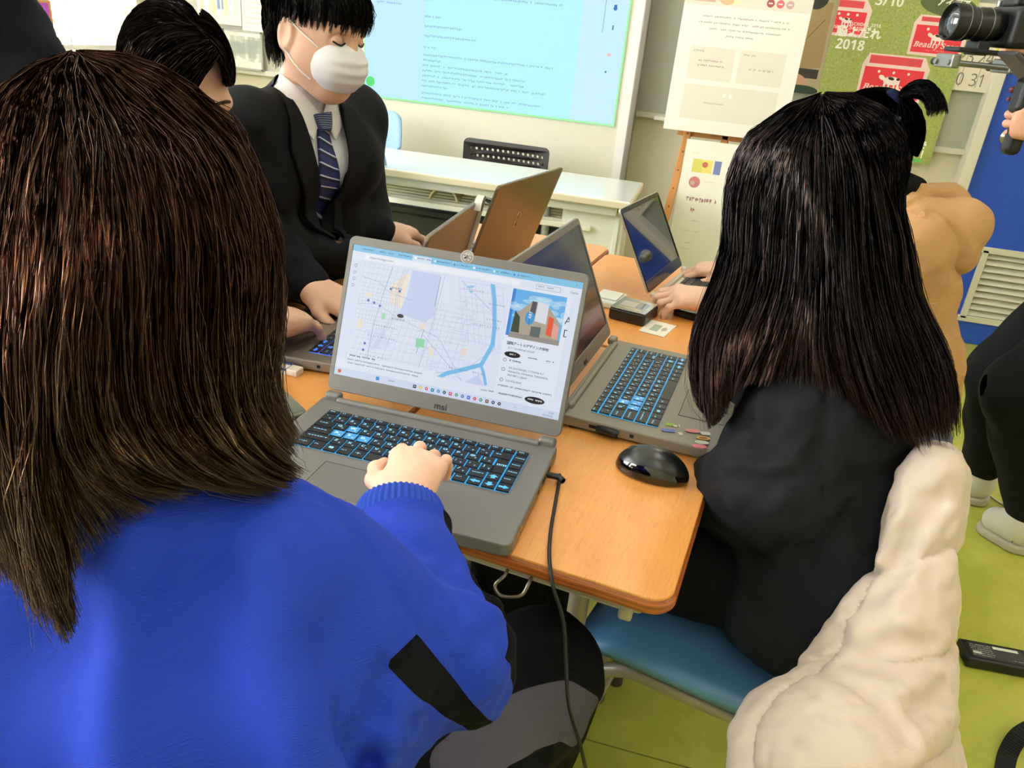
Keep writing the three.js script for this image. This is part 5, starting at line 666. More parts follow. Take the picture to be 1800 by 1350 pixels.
// ---------- the girl in the blue sweatshirt ----------
{
  const t = thing('person', 'person with layered brown hair in a royal blue sweatshirt typing on the map laptop', 'person');
  const j = { head: [-0.3926,1.0771,-0.4718], neck: [-.375, .945, -.425], shL: [-.53, .85, -.375], shR: [-.25, .83, -.435], elL: [-.6, .62, -.38], elR: [-0.1569,0.7348,-0.481], wrL: [-.42, .6, -.56], wrR: [-0.2438,0.7712,-0.6427], hipL: [-.42, .48, -.2], hipR: [-.25, .48, -.22], knL: [-.42, .5, -.68], knR: [-.085, .5, -.735], anL: [-.43, .1, -.62], anR: [-.12, .1, -.68], toL: [-.43, .05, -.8], toR: [-.1, .05, -.85] };
  const hM = headBasis(j.head, [.12, -.28, -.95]).multiply(new THREE.Matrix4().makeScale(.95, .95, .95));
  mesh('body', bodyOf(j, [hand(CURL, true, j.wrR, unit([-.1, .22, -.97]), unit([.08, 1, .2]), .87), hand(LOOSE, false, j.wrL, [.2, -.1, -.9], [0, 1, 0], .95)], hM), S('#f0bfa6', .48, 0, { sheen: .25, sheenColor: '#ff9f86' }), t);
  // sweatshirt
  const el = j.elR, parts = [cap([-.47, .855, -.385], [-.3, .845, -.405], .075), cap([-.47, .76, -.35], [-.265, .755, -.375], .105), cap([-.46, .62, -.27], [-.24, .6, -.29], .13), cap([-.45, .5, -.22], [-.23, .5, -.235], .14), cap([-.375, .88, -.41], [-.375, .93, -.42], .07, .058), cap(j.shR, el, .076, .066), cap(j.shL, j.elL, .078, .072), cap(j.elL, j.wrL, .07, .045)];
  const torso = union(parts, .05), cE = [-0.2309,0.7657,-0.6094], fore = cap(el, cE, .064, .05);
  const sw0 = (x, y, z) => smin(torso(x, y, z), fore(x, y, z), .035);
  const crease = [
    ...creases([[[-0.2452,0.8761,-0.4659], [-0.2133,0.8251,-0.4947], [-0.1583,0.7814,-0.5046], [-0.1253,0.7444,-0.5071]]], .012, .013, sw0),
    ...creases([[[-0.2402,0.7989,-0.5434], [-0.2038,0.7904,-0.5378], [-0.1837,0.7807,-0.5368]], [[-0.1708,0.798,-0.3999], [-0.1651,0.7769,-0.3777], [-0.1888,0.7665,-0.353]], [[-0.1875,0.7912,-0.3513], [-0.1561,0.7407,-0.3686]], [[-0.1765,0.7633,-0.3549], [-0.1443,0.7234,-0.3846]]], .009, .012, sw0),
    ...creases([[[-0.2483,0.8829,-0.3837], [-0.2174,0.831,-0.349], [-0.1836,0.7744,-0.3309]], [[-0.3154,0.9052,-0.3533], [-0.3081,0.8516,-0.3106], [-0.285,0.7836,-0.2654]]], -.02, .026, sw0),
    ...creases([[[-0.2749,0.8701,-0.3521], [-0.2367,0.7752,-0.2966]], [[-0.3436,0.85,-0.2996], [-0.3229,0.7776,-0.2575]]], .022, .045, sw0),
    ...creases([[[-0.2016,0.8478,-0.4069], [-0.1889,0.7983,-0.376]], [[-0.2152,0.8372,-0.3891], [-0.1773,0.7851,-0.3657]]], .007, .025, sw0), ...creases([[[-0.2758,0.9336,-0.415], [-0.247,0.9008,-0.4428], [-0.202,0.8648,-0.4365], [-0.1473,0.8113,-0.4375]]], .0055, .0055, sw0), ...creases([[[-0.17,0.8008,-0.4032], [-0.1701,0.7796,-0.3788], [-0.1978,0.7855,-0.338]]], .003, .005, sw0)];
  const sweat = (x, y, z) => {
    let d = smin(torso(x, y, z), fore(x, y, z), .035); if (d > .05) return d;
    const low = sstep(.9, .72, y), v = n3(x * 9 + y * 1.2, y * 2.2, z * 8), w = n3(x * 21, y * 5 + 7, z * 19);
    d -= .017 * low * v + .0035 * low * w + .003 * n3(x * 30, y * 30, z * 30) * sstep(-.2, -.12, x);
    return fold(d, crease, x, y, z);
  };
  let g = isoMesh(sweat, [-.75, .38, -.78], [.0, 1.02, -.02], .0062);
  g = cutMesh(g, (x, y, z) => .98 - y + .12 * (x + .375))[1];
  { const aD = unit(sub3(cE, el)); g = cutMesh(g, (x, y, z) => { const w = sub3([x, y, z], cE); return dot3(w, aD) > -.03 && len3(...w) < .1 ? dot3(w, aD) - .004 : -.03; })[0]; }
  const p1 = [-0.1533,0.7915,-0.4593], p2 = [-0.1608,0.802,-0.4083], p3 = [-0.1065,0.739,-0.4162], p4 = [-0.1009,0.7245,-0.4627], nv = unit([.19, .62, .77]), side = (a, b) => { const n = unit(cross(sub3(b, a), nv)); return (q) => dot3(sub3(q, a), n); }, eL = side(p2, p3), eR = side(p4, p1), eT = side(p1, p2), axA = el, axB = cE, axD = unit(sub3(axB, axA)), out = unit([.9, -.12, -.42]);
  const [panel, blue] = cutMesh(g, (x, y, z) => { const q = [x, y, z], up = Math.max(eL(q), eR(q), eT(q), z - el[2] - .12), w = sub3(q, axA), tt = dot3(w, axD), rad = unit(sub3(w, [axD[0] * tt, axD[1] * tt, axD[2] * tt])), fo = Math.max((.8 - dot3(rad, out)) * .06, -.03 - tt, len3(...sub3(w, [axD[0] * tt, axD[1] * tt, axD[2] * tt])) - .1); return Math.min(up, fo); });
  const fleece = S('#133bbd', .82, 0, { bumpMap: withRep(woolTex, 16, 16), bumpScale: .0005, sheen: .3, sheenRoughness: .6, sheenColor: '#3a66ff' });
  mesh('sweatshirt', blue, fleece, t); mesh('black_sleeve_panel', panel, cloth('#0d0f14', .85), t).userData = { label: 'black sleeve panel' };
  // ribbed cuff
  const a = V([-0.2314,0.7691,-0.6105]), b = V([-0.2459,0.774,-0.6477]), ax = b.clone().sub(a).normalize(), e1 = V(0, 1, 0).addScaledVector(ax, -ax.y).normalize(), e2 = ax.clone().cross(e1), P = [], I = [], K = 220, Rw = 10;
  for (let i = 0; i <= Rw; i++) for (let k = 0; k < K; k++) { const w = i / Rw, an = k / K * Math.PI * 2, rr0 = lerp(.043, .036, Math.pow(w, .7)) + .0012 * Math.cos(an * 44) - (i === Rw ? .004 : 0) + .003 * Math.sin(w * Math.PI), p = a.clone().lerp(b, w); p.addScaledVector(e1, Math.cos(an) * rr0 * .86).addScaledVector(e2, Math.sin(an) * rr0 * 1.12); P.push(p.x, p.y, p.z); if (i < Rw) { const q = i * K + k, n = i * K + (k + 1) % K; I.push(q, n, q + K, n, n + K, q + K); } }
  const cg = new THREE.BufferGeometry(); cg.setAttribute('position', new THREE.BufferAttribute(new Float32Array(P), 3)); cg.setIndex(I); cg.computeVertexNormals(); mesh('ribbed_cuff', cg, S('#1f46b8', .9), t);
  // trousers with grey side stripe
  const leg = (s) => union([cap(j['hip' + s], j['kn' + s], .095, .075), cap(j['kn' + s], j['an' + s], .075, .07)], .04), lR = leg('R'), lL = leg('L'), hips = cap(j.hipL, j.hipR, .115);
  const pants = (x, y, z) => { let d = smin(smin(lR(x, y, z), lL(x, y, z), .03), hips(x, y, z), .05); return d - .004 * n3(x * 14, y * 14, z * 14); };
  const pg = isoMesh(pants, [-.6, .06, -.86], [.06, .62, -.05], .009), st = segDist([[-0.1196,0.5822,-0.5249], [-0.1012,0.5745,-0.5668], [-0.0676,0.5587,-0.6146], [-0.0343,0.5389,-0.6549], [-0.0063,0.5034,-0.6763]].map((p) => onto(pants, p)));
  const [band, rest] = cutMesh(pg, (x, y, z) => st(x, y, z) - .032); mesh('trousers', rest, cloth('#0b0c0f', .8), t); mesh('grey_trouser_stripe', band, cloth('#55525c', .8), t).userData = { label: 'grey stripe across the trouser leg' };
  for (const s of ['L', 'R']) mesh('shoe', isoMesh(union([cap(j['an' + s], j['to' + s], .045, .038)], .02), ...boxOf([j['an' + s], j['to' + s]], .06), .007), S('#d8d6d0', .6), t);
  // hair
  const H = j.head, guides = [
    [[-0.4251,1.185,-0.4617], [-0.5059,1.1581,-0.4768], [-0.5293,1.0877,-0.4638], [-0.5212,0.9873,-0.4277], [-0.4879,0.9181,-0.3851], [-0.4553,0.8748,-0.3489]],
    [[-0.4179,1.1859,-0.4548], [-0.4511,1.163,-0.433], [-0.4532,1.0983,-0.3987], [-0.4384,1.0187,-0.3619], [-0.4096,0.9472,-0.3263], [-0.38,0.8966,-0.3028]],
    [[-0.4054,1.1861,-0.4458], [-0.4023,1.1578,-0.3953], [-0.3928,1.1011,-0.359], [-0.3807,1.0312,-0.3294], [-0.3642,0.9568,-0.3085], [-0.3388,0.8928,-0.2896]],
    [[-0.394,1.1862,-0.4358], [-0.3767,1.1585,-0.3853], [-0.3618,1.105,-0.3482], [-0.3532,1.0359,-0.3225], [-0.3443,0.9564,-0.3044], [-0.3172,0.879,-0.2875]],
    [[-0.3862,1.1862,-0.4293], [-0.3586,1.1548,-0.3809], [-0.3421,1.1052,-0.3461], [-0.3392,1.0413,-0.3249], [-0.3419,0.9774,-0.3168], [-0.3267,0.9131,-0.3072]],
    [[-0.3818,1.1867,-0.4267], [-0.3431,1.156,-0.3816], [-0.3271,1.1058,-0.3536], [-0.3241,1.0441,-0.3341], [-0.3249,0.9963,-0.3326], [-0.3164,0.9611,-0.3452], [-0.2937,0.9368,-0.3756]],
    [[-0.3806,1.1868,-0.4277], [-0.3321,1.1569,-0.3914], [-0.3108,1.105,-0.3677], [-0.3064,1.0477,-0.3524], [-0.3031,0.9953,-0.352], [-0.286,0.9544,-0.3731], [-0.2606,0.9251,-0.4115]],
    [[-0.3809,1.1876,-0.4315], [-0.3209,1.1598,-0.4077], [-0.2963,1.1049,-0.3925], [-0.292,1.0482,-0.3784], [-0.2837,0.9961,-0.3754], [-0.2664,0.9555,-0.3951], [-0.2482,0.9224,-0.4308]],
    [[-0.3856,1.1886,-0.441], [-0.3194,1.1603,-0.4381], [-0.2866,1.1028,-0.4242], [-0.2786,1.0437,-0.4085], [-0.2723,0.9939,-0.4029], [-0.2629,0.9552,-0.4179], [-0.2478,0.9268,-0.4411]],
    [[-0.3914,1.189,-0.4519], [-0.3244,1.1607,-0.4742], [-0.2893,1.1013,-0.465], [-0.2777,1.0345,-0.4471], [-0.2721,0.9861,-0.4344], [-0.259,0.9346,-0.4535]],
    [[-0.3964,1.1894,-0.4609], [-0.3357,1.1645,-0.5037], [-0.3028,1.0904,-0.508], [-0.2889,1.0179,-0.4892], [-0.2836,0.9746,-0.4703], [-0.2688,0.9367,-0.4758]],
    [[-0.4045,1.189,-0.4737], [-0.3611,1.1642,-0.5351], [-0.3303,1.0868,-0.5505], [-0.3151,1.0084,-0.5317], [-0.3091,0.9488,-0.5052], [-0.2974,0.9196,-0.4945]],
    [[-0.4158,1.1876,-0.4837], [-0.4056,1.1632,-0.5653], [-0.3809,1.0818,-0.5901], [-0.3633,0.9692,-0.5595], [-0.3544,0.9057,-0.5301]],
  ];
  const F = guideField(guides, false, .7), dark = rgb('#9c5c48'), mid = rgb('#e0a184'), gold = rgb('#efb676'), pale = rgb('#ffdcae');
  const core = (s) => [lerp(H[0], -.375, s), H[1] + .06 - s * .19, lerp(H[2], -.43, s)];
  const dyeAndLitSide = (s, t, u) => { const b = mixc(dark, mid, Math.pow(t, 1.5) * .9 + (u < .33 ? .25 : 0)); return mixc(b, mixc(gold, pale, t), sstep(.6, .98, s + .12 * (t - .5)) * .85); };  // golden tips are dyed; window-side hair is painted lighter, as lit by daylight
  hair(t, F, { seed: 3, n: 13000, seg: 14, rad: .00058, rough: .32, depth: .085, clump: 170, pull: .42, wave: .006, frizz: .0018, minLen: .76, colors: dyeAndLitSide, core, capLen: .86, capDepth: .55, skull: hM });
  hair(t, F, { name: 'loose_hair', seed: 4, n: 260, seg: 16, rad: .00038, rough: .3, depth: -.025, clump: 300, pull: .1, wave: .014, frizz: .0026, minLen: .9, colors: (s, k, u) => dyeAndLitSide(Math.min(1, s + .1), .6 + .4 * k, u), core, solid: false, skull: hM });
}

// ---------- the girl with long dark hair ----------
{
  const t = thing('person', 'person with very long straight dark hair in a black jacket on the blue chair', 'person');
  const j = { head: [0.1494,1.0813,-1.119], neck: [.2, .965, -1.09], shL: [0.1894,0.8456,-0.9874], shR: [.2, .895, -1.25], elL: [0.1575,0.7372,-0.9198], elR: [.15, .7, -1.3], wrL: [.07, .61, -1.06], wrR: [.05, .62, -1.12], hipL: [.24, .53, -.98], hipR: [.24, .53, -1.16], knL: [-.2, .53, -.97], knR: [-.2, .53, -1.17], anL: [-.15, .1, -.98], anR: [-.15, .1, -1.17], toL: [-.3, .05, -.98], toR: [-.3, .05, -1.17] };
  const hM = headBasis(j.head, [-.9, -.3, -.15]).multiply(new THREE.Matrix4().makeScale(.95, .95, .95));
  mesh('body', bodyOf(j, [hand(LOOSE, true, j.wrR, [-.9, -.1, .2], [0, 1, 0], .95), hand(LOOSE, false, j.wrL, [-.9, -.1, -.2], [0, 1, 0], .95)], hM), skin, t);
  const parts = [cap(j.shL, j.shR, .066), cap([.235, .8, -1.0], [.225, .8, -1.22], .1), cap([.25, .66, -.98], [.245, .66, -1.2], .115), cap([.255, .555, -.975], [.25, .555, -1.18], .135), cap([.2, .9, -1.09], [.2, .96, -1.09], .075, .06), cap(j.shL, j.elL, .068, .066), cap(j.elL, j.wrL, .066, .045), cap(j.shR, j.elR, .075, .065), cap(j.elR, j.wrR, .062, .042)];
  const base = union(parts, .05), cr = [...creases([[[0.0909,0.7896,-0.8882], [0.1285,0.792,-0.8848], [0.1645,0.8139,-0.8896]], [[0.1038,0.7607,-0.8715], [0.1537,0.767,-0.8676], [0.1918,0.8085,-0.8815]], [[0.1,0.8308,-0.9069], [0.1301,0.8181,-0.8973]], [[0.216,0.7618,-0.8747], [0.2727,0.7814,-0.8927], [0.3286,0.792,-0.9261]], [[0.1991,0.6909,-0.8726], [0.2355,0.6431,-0.8437]], [[0.245,0.7232,-0.8686], [0.2346,0.6092,-0.819]], [[0.2661,0.7484,-0.877], [0.3026,0.7015,-0.8614]]], .009, .013, base), ...creases([[[0.1966,0.9127,-0.9242], [0.1957,0.8477,-0.8988], [0.2098,0.7599,-0.8752]]], .006, .006, base), ...creases([[[0.1146,0.8605,-0.9181], [0.1154,0.7889,-0.885]], [[0.166,0.8399,-0.9013], [0.1664,0.7704,-0.8671]]], -.008, .02, base)];
  const jacket = (x, y, z) => { let d = base(x, y, z); if (d > .05) return d; return fold(d - .005 * n3(x * 9, y * 7, z * 9) - .0022 * n3(x * 26, y * 20, z * 26), cr, x, y, z); };
  const g = cutMesh(isoMesh(jacket, [-.12, .4, -1.42], [.43, 1.06, -.8], .0068), (x, y) => y - 1.0)[0];
  mesh('jacket', g, S('#191b21', .7, 0, { bumpMap: withRep(weaveTex, 14, 14), bumpScale: .0003, specularIntensity: .35 }), t);
  const collar = cap([.19, .975, -1.13], [.19, .975, -1.04], .058), cw = (x, y, z) => Math.abs(collar(x, y, z)) - .006; mesh('collar', cutMesh(isoMesh(cw, [.1, .92, -1.25], [.3, 1.06, -.95], .006), (x, y) => y - 1.0)[0], S('#15161b', .75), t);
  const leg = union([cap(add3(j.hipL, [0, .01, 0]), add3(j.knL, [0, .02, 0]), .08, .065), cap(j.hipR, j.knR, .085, .07), cap(j.knL, j.anL, .07, .075), cap(j.knR, j.anR, .07, .075)], .04); mesh('trousers', isoMesh((x, y, z) => leg(x, y, z) - .004 * n3(x * 12, y * 12, z * 12), [-.32, .05, -1.32], [.36, .66, -.84], .0095), cloth('#0c0d11', .8), t);
  for (const s of ['L', 'R']) mesh('shoe', isoMesh(cap(j['an' + s], j['to' + s], .045, .038), ...boxOf([j['an' + s], j['to' + s]], .06), .007), S('#1c1c1e', .5), t);
  const guides = [
    [[0.1299,1.1824,-1.1513], [0.0632,1.1408,-1.2043], [0.0504,1.0567,-1.2152], [0.0661,0.9391,-1.1701], [0.0648,0.8247,-1.0812], [0.0896,0.7762,-1.0266]],
    [[0.1228,1.1848,-1.122], [0.0549,1.15,-1.1301], [0.035,1.0859,-1.1138], [0.044,0.9929,-1.0761], [0.0306,0.8882,-1.0101], [0.0455,0.819,-0.9608], [0.0764,0.8005,-0.9284]],
    [[0.121,1.1845,-1.102], [0.0685,1.1455,-1.0787], [0.0549,1.0829,-1.0519], [0.0672,0.9877,-1.017], [0.0529,0.8949,-0.9584], [0.0704,0.8101,-0.9112]],
    [[0.1223,1.1832,-1.0917], [0.0881,1.144,-1.0469], [0.083,1.0778,-1.0188], [0.0954,0.9849,-0.9882], [0.0836,0.9111,-0.9407], [0.0861,0.8477,-0.9158]],
    [[0.1254,1.1825,-1.0863], [0.1083,1.141,-1.0346], [0.114,1.0715,-0.9995], [0.1261,0.9878,-0.9698], [0.1185,0.9233,-0.9358], [0.1057,0.8692,-0.9118]],
    [[0.1281,1.1832,-1.081], [0.1292,1.143,-1.0274], [0.1439,1.0716,-0.9854], [0.1608,0.9906,-0.955], [0.1726,0.9303,-0.9243], [0.1889,0.8823,-0.9036]],
    [[0.1311,1.1849,-1.0807], [0.1567,1.1443,-1.0287], [0.1789,1.069,-0.9895], [0.1992,0.9885,-0.9366], [0.2354,0.9093,-0.8975], [0.2806,0.8445,-0.8745]],
    [[0.1358,1.1872,-1.0853], [0.1816,1.1455,-1.0451], [0.2125,1.069,-1.014], [0.2444,0.9837,-0.9778], [0.2884,0.906,-0.9307], [0.3148,0.8466,-0.8926]],
    [[0.1412,1.1892,-1.0948], [0.2039,1.1473,-1.0718], [0.2455,1.0671,-1.0478], [0.2754,0.9858,-1.0129], [0.3188,0.9187,-0.9696], [0.3428,0.8454,-0.9222]],
    [[0.1461,1.1899,-1.1144], [0.2191,1.1467,-1.12], [0.2687,1.0594,-1.1035], [0.3033,0.9746,-1.0664], [0.3478,0.9078,-1.0115], [0.3596,0.8485,-0.963]],
    [[0.1466,1.1885,-1.1395], [0.2245,1.1401,-1.1746], [0.2848,1.0406,-1.1694], [0.3238,0.9465,-1.1176], [0.363,0.8566,-1.0441]],
  ];
  const F = guideField(guides, false, .7), H = j.head, core = (s) => [lerp(H[0], .2, s), H[1] + .06 - s * .22, lerp(H[2], -1.08, s)], a = rgb('#524a4e'), b = rgb('#9a8e93'), c = rgb('#a5705f');
  hair(t, F, { seed: 8, n: 12000, seg: 14, rad: .00065, depth: .1, clump: 150, pull: .55, wave: .007, frizz: .0014, minLen: .8, colors: (s, k, u) => mixc(mixc(a, b, k * .8), c, sstep(.55, 1, s) * .7 * (.5 + k)), core, capLen: .84, capDepth: .7, rough: .24, skull: hM });
  hair(t, F, { name: 'loose_hair', seed: 9, n: 220, seg: 16, rad: .00045, rough: .25, depth: -.018, clump: 300, pull: .1, wave: .013, frizz: .0024, minLen: .92, colors: (s, k) => mixc(b, c, .4 + .6 * s * k), core, solid: false, skull: hM });
}
// ---------- cream quilted coat over the chair back ----------
{
  const t = thing('quilted_coat', 'cream quilted coat hanging over the back of the blue chair', 'coat');
  const fs = [cap([0.3355,0.8011,-0.9047], [0.4764,0.6382,-1.2887], .035), cap([0.3335,0.7427,-0.8747], [0.4678,0.5633,-1.2303], .041), cap([0.3327,0.6778,-0.8474], [0.437,0.52,-1.1183], .044), cap([0.3174,0.6344,-0.81], [0.3848,0.5363,-0.9588], .056), cap([0.3072,0.5915,-0.7666], [0.348,0.5399,-0.8433], .068), cap([0.2935,0.5595,-0.7154], [0.3267,0.5188,-0.7636], .076), cap([0.2647,0.5355,-0.6432], [0.3225,0.4852,-0.7019], .09), cap([0.2476,0.55,-0.7377], [0.2004,0.5278,-0.7022], .042, .038), cap([0.2004,0.5278,-0.7022], [0.2155,0.5144,-0.6225], .04, .06), cap([0.2563,0.5593,-0.6716], [0.2663,0.5348,-0.6105], .07)];
  const base = union(fs, .05), u = (x, y, z) => x * .5 + z * .85, folds = creases([[[0.2563,0.6283,-0.7749], [0.2718,0.6284,-0.743], [0.2939,0.6253,-0.7319]], [[0.2356,0.5937,-0.7258], [0.2614,0.5939,-0.6889], [0.2771,0.5834,-0.658]], [[0.2824,0.6349,-0.7444], [0.3274,0.6465,-0.7756]], [[0.3032,0.6088,-0.6856], [0.344,0.6224,-0.7353]], [[0.3261,0.7926,-0.8567], [0.3023,0.726,-0.8275]], [[0.3108,0.7462,-0.8366], [0.2864,0.676,-0.8002]]], .009, .012, base);
  const quilt = (x, y, z) => { let d = base(x, y, z); if (d > .05) return d; const w = u(x, y, z), a = y * 7.5 + .35 * Math.sin(w * 26 + 1) + w * 2.2 + .45, c = w * 6.5 - y * 3 + .3 * Math.sin(y * 24), pa = Math.abs(Math.sin(a * Math.PI)), pc = Math.abs(Math.sin(c * Math.PI)), top = sstep(.84, .74, y); d += top * (.011 * Math.exp(-pa * 3.2) + .008 * Math.exp(-pc * 4)) - .004; return fold(d * .85 - .002 * n3(x * 16, y * 16, z * 16) - .0014 * n3(x * 40, y * 25, z * 40), folds, x, y, z); };
  mesh('quilted_shell', isoMesh(quilt, [.1, .3, -1.5], [.66, .95, -.4], .005), S('#d2bfb2', .45, 0, { sheen: .3, sheenColor: '#fff0e6', bumpMap: withRep(weaveTex, 20, 20), bumpScale: .0002 }), t);
  mesh('hem_binding', tube([[0.1742,0.5223,-0.7322], [0.1666,0.5181,-0.701], [0.1737,0.5168,-0.6685], [0.1903,0.5094,-0.6249]], .006, 30, 8), S('#cdb9aa', .5), t);
}

// ---------- the girl with the high ponytail and tan jacket ----------
{
  const t = thing('person', 'person with a high black ponytail in a tan hooded jacket at the silver laptop', 'person');
  const j = { head: [0.3385,1.0692,-1.9332], neck: [.43, .965, -1.92], shL: [.45, .9, -1.76], shR: [.44, .9, -2.08], elL: [.3, .73, -1.72], elR: [.28, .74, -2.1], wrL: [0.0824,0.7508,-1.6573], wrR: [.12, .74, -1.98], hipL: [.56, .53, -1.82], hipR: [.56, .53, -2.0], knL: [.15, .53, -1.82], knR: [.15, .53, -2.0], anL: [.18, .1, -1.82], anR: [.18, .1, -2.0], toL: [.04, .05, -1.82], toR: [.04, .05, -2.0] };
  const hM = headBasis(j.head, [-.93, -.22, -.1]);
  mesh('body', bodyOf(j, [hand(TYPE, false, j.wrL, unit(sub3([0.0011,0.7498,-1.6487], j.wrL)), [.1, 1, .25], .98), hand(TYPE, true, j.wrR, [-.95, -.1, .1], [0, 1, 0], .95)], hM), skin, t);
  const base = union([cap(j.shL, j.shR, .078), cap([.48, .8, -1.8], [.48, .8, -2.03], .105), cap([.52, .66, -1.8], [.52, .66, -2.02], .115), cap([.54, .57, -1.82], [.54, .57, -2.02], .12), cap(j.shL, j.elL, .07, .06), cap(j.elL, mix3(j.elL, j.wrL, .86), .06, .042), cap(j.shR, j.elR, .07, .06), cap(j.elR, mix3(j.elR, j.wrR, .9), .06, .042)], .05), seam = segDist([[0.4049,0.9998,-1.7374], [0.4434,0.8755,-1.6849], [0.5091,0.8118,-1.651]]);
  const coat = cutMesh(isoMesh((x, y, z) => { let d = base(x, y, z); if (d > .05) return d; return d - .005 * n3(x * 12, y * 12, z * 12) - .0008 * n3(x * 40, y * 40, z * 40) + .004 * Math.exp(-Math.pow(seam(x, y, z) / .006, 2)); }, [.02, .42, -2.22], [.7, 1.04, -1.62], .0085), (x, y) => y - .985)[0];
  const tan = S('#bf9262', .9, 0, { bumpMap: withRep(woolTex, 12, 12), bumpScale: .0012, sheen: .3, sheenColor: '#ffd9a0' }); mesh('jacket', coat, tan, t);
  // hood hanging at the back
  const hood = union([cap([0.4322,0.9723,-1.7684], [0.5457,0.9497,-1.7966], .04, .05), cap([0.5457,0.9497,-1.7966], [0.5609,0.8883,-1.7809], .045, .028), cap([0.4505,0.9905,-1.8289], [0.5372,0.9948,-1.9108], .032, .03), cap([0.455,0.9484,-1.7379], [0.5517,0.8971,-1.7642], .03, .028), cap([0.5501,0.9522,-1.8169], [0.575,0.9394,-1.9972], .05, .05)], .03), hf = [...creases([[[0.4262,0.9641,-1.7269], [0.4858,0.9306,-1.7054], [0.548,0.8899,-1.7319]], [[0.4629,0.9822,-1.7203], [0.5243,0.9352,-1.7372], [0.5526,0.9022,-1.7436]]], .012, .011, hood), ...creases([[[0.4151,0.9881,-1.7333], [0.4945,0.9867,-1.8169], [0.5418,0.972,-1.8539]]], .01, .008, hood), ...creases([[[0.4509,0.9687,-1.7214], [0.531,0.9081,-1.7302]]], -.008, .012, hood)];
  mesh('hood', isoMesh((x, y, z) => { let d = hood(x, y, z); if (d > .05) return d; return fold(d, hf, x, y, z) - .002 * n3(x * 18, y * 18, z * 18); }, ...boxOf([[0.4322,0.9723,-1.7684], [0.5457,0.9497,-1.7966], [0.5609,0.8883,-1.7809], [0.5372,0.9948,-1.9108], [0.575,0.9394,-1.9972]], .08), .006), tan, t);
  const inner = union([cap([0.4074,1.0225,-1.8018], [0.4586,1.0076,-1.881], .024, .02), cap([0.3963,1.0088,-1.7819], [0.4587,0.9934,-1.931], .03, .03)], .02); mesh('black_collar', isoMesh(inner, ...boxOf([[0.4074,1.0225,-1.8018], [0.4587,0.9934,-1.931], [0.3963,1.0088,-1.7819]], .05), .005), cloth('#0c0c0e', .9), t);
  mesh('trousers', isoMesh(union([cap(j.hipL, j.knL, .085, .07), cap(j.hipR, j.knR, .085, .07), cap(j.knL, j.anL, .07, .065), cap(j.knR, j.anR, .07, .065)], .04), [0, .05, -2.15], [.7, .66, -1.7], .012), cloth('#16171b', .85), t);
  for (const s of ['L', 'R']) mesh('shoe', isoMesh(cap(j['an' + s], j['to' + s], .045, .038), ...boxOf([j['an' + s], j['to' + s]], .06), .008), S('#2a2a2c', .5), t);
  // hair drawn up to the tie
  const T = [0.3646,1.1826,-1.8944], blk = (s, k) => mixc(rgb('#222226'), rgb('#504c54'), k);
  const skullP = (az, el2) => V(Math.sin(az) * Math.cos(el2) * .084, .024 + Math.sin(el2) * .1, -.014 + Math.cos(az) * Math.cos(el2) * .104).applyMatrix4(hM);
  const tl = V(T).applyMatrix4(hM.clone().invert()), ta = Math.atan2(tl.x, tl.z + .014), ring = []; for (let k = 0; k < 22; k++) { const az = k / 22 * Math.PI * 2, c = Math.cos(az), e0 = lerp(-.5, .55, (c + 1) / 2), P = []; for (let q = 0; q <= 5; q++) { const w = q / 5, A = skullP(az, e0); const pt = A.clone().lerp(V(T), w); const lp = pt.clone().applyMatrix4(hM.clone().invert()); const x = lp.x / .084, y = (lp.y - .024) / .1, z = (lp.z + .014) / .104, l = Math.sqrt(x * x + y * y + z * z), f = q < 5 ? Math.max(1, 1 / l) : 1; P.push(V(x * f * .084, y * f * .1 + .024, z * f * .104 - .014).applyMatrix4(hM).toArray()); } ring.push(P); }
  hair(t, guideField(ring, true), { seed: 12, n: 3200, seg: 9, rad: .0009, depth: .05, clump: 90, pull: .3, wave: .003, frizz: .001, minLen: .97, colors: blk, core: () => j.head, capLen: 1, capDepth: .6, gu: 90, skull: hM });
  const tail = [[T, [0.3906,1.2143,-1.9103], [0.4273,1.2222,-1.923], [0.4682,1.1923,-1.9233], [0.4852,1.1622,-1.918]], [T, [0.3875,1.2091,-1.8598], [0.4151,1.2122,-1.8539], [0.4412,1.1789,-1.8471], [0.4399,1.153,-1.8463]], [T, [0.3821,1.195,-1.8402], [0.4004,1.1976,-1.8261], [0.4197,1.1725,-1.821], [0.4221,1.1563,-1.8198]], [T, [0.3951,1.1897,-1.9089], [0.4184,1.192,-1.9142], [0.4385,1.1743,-1.9194], [0.4496,1.1576,-1.9265]]];
  hair(t, guideField(tail, true), { name: 'ponytail', seed: 13, n: 1400, seg: 12, rad: .0008, depth: .5, clump: 30, pull: .4, wave: .004, frizz: .002, minLen: .8, colors: blk, core: (s) => mix3(T, [0.4361,1.1826,-1.8689], s), solid: false });
  const nape = [[[0.3253,1.1461,-1.8899], [0.3483,1.11,-1.8633], [0.3726,1.0736,-1.8454], [0.3961,1.0244,-1.8354]], [[0.3599,1.1497,-1.894], [0.3828,1.1262,-1.8575], [0.4057,1.089,-1.85], [0.4142,1.0258,-1.8419]], [[0.3819,1.1504,-1.9203], [0.4159,1.1195,-1.9116], [0.4351,1.0806,-1.9044], [0.4334,1.0261,-1.8995]], [[0.388,1.147,-1.9802], [0.4271,1.1014,-1.99], [0.4486,1.0548,-1.9814], [0.4403,1.0123,-1.9582]]];
  hair(t, guideField(nape), { name: 'nape_hair', seed: 14, n: 1500, seg: 9, rad: .0009, depth: .25, clump: 30, wave: .003, frizz: .001, minLen: .85, colors: blk, core: (s) => mix3([0.3495,1.1277,-1.9355], [0.3961,1.0126,-1.9163], s) });
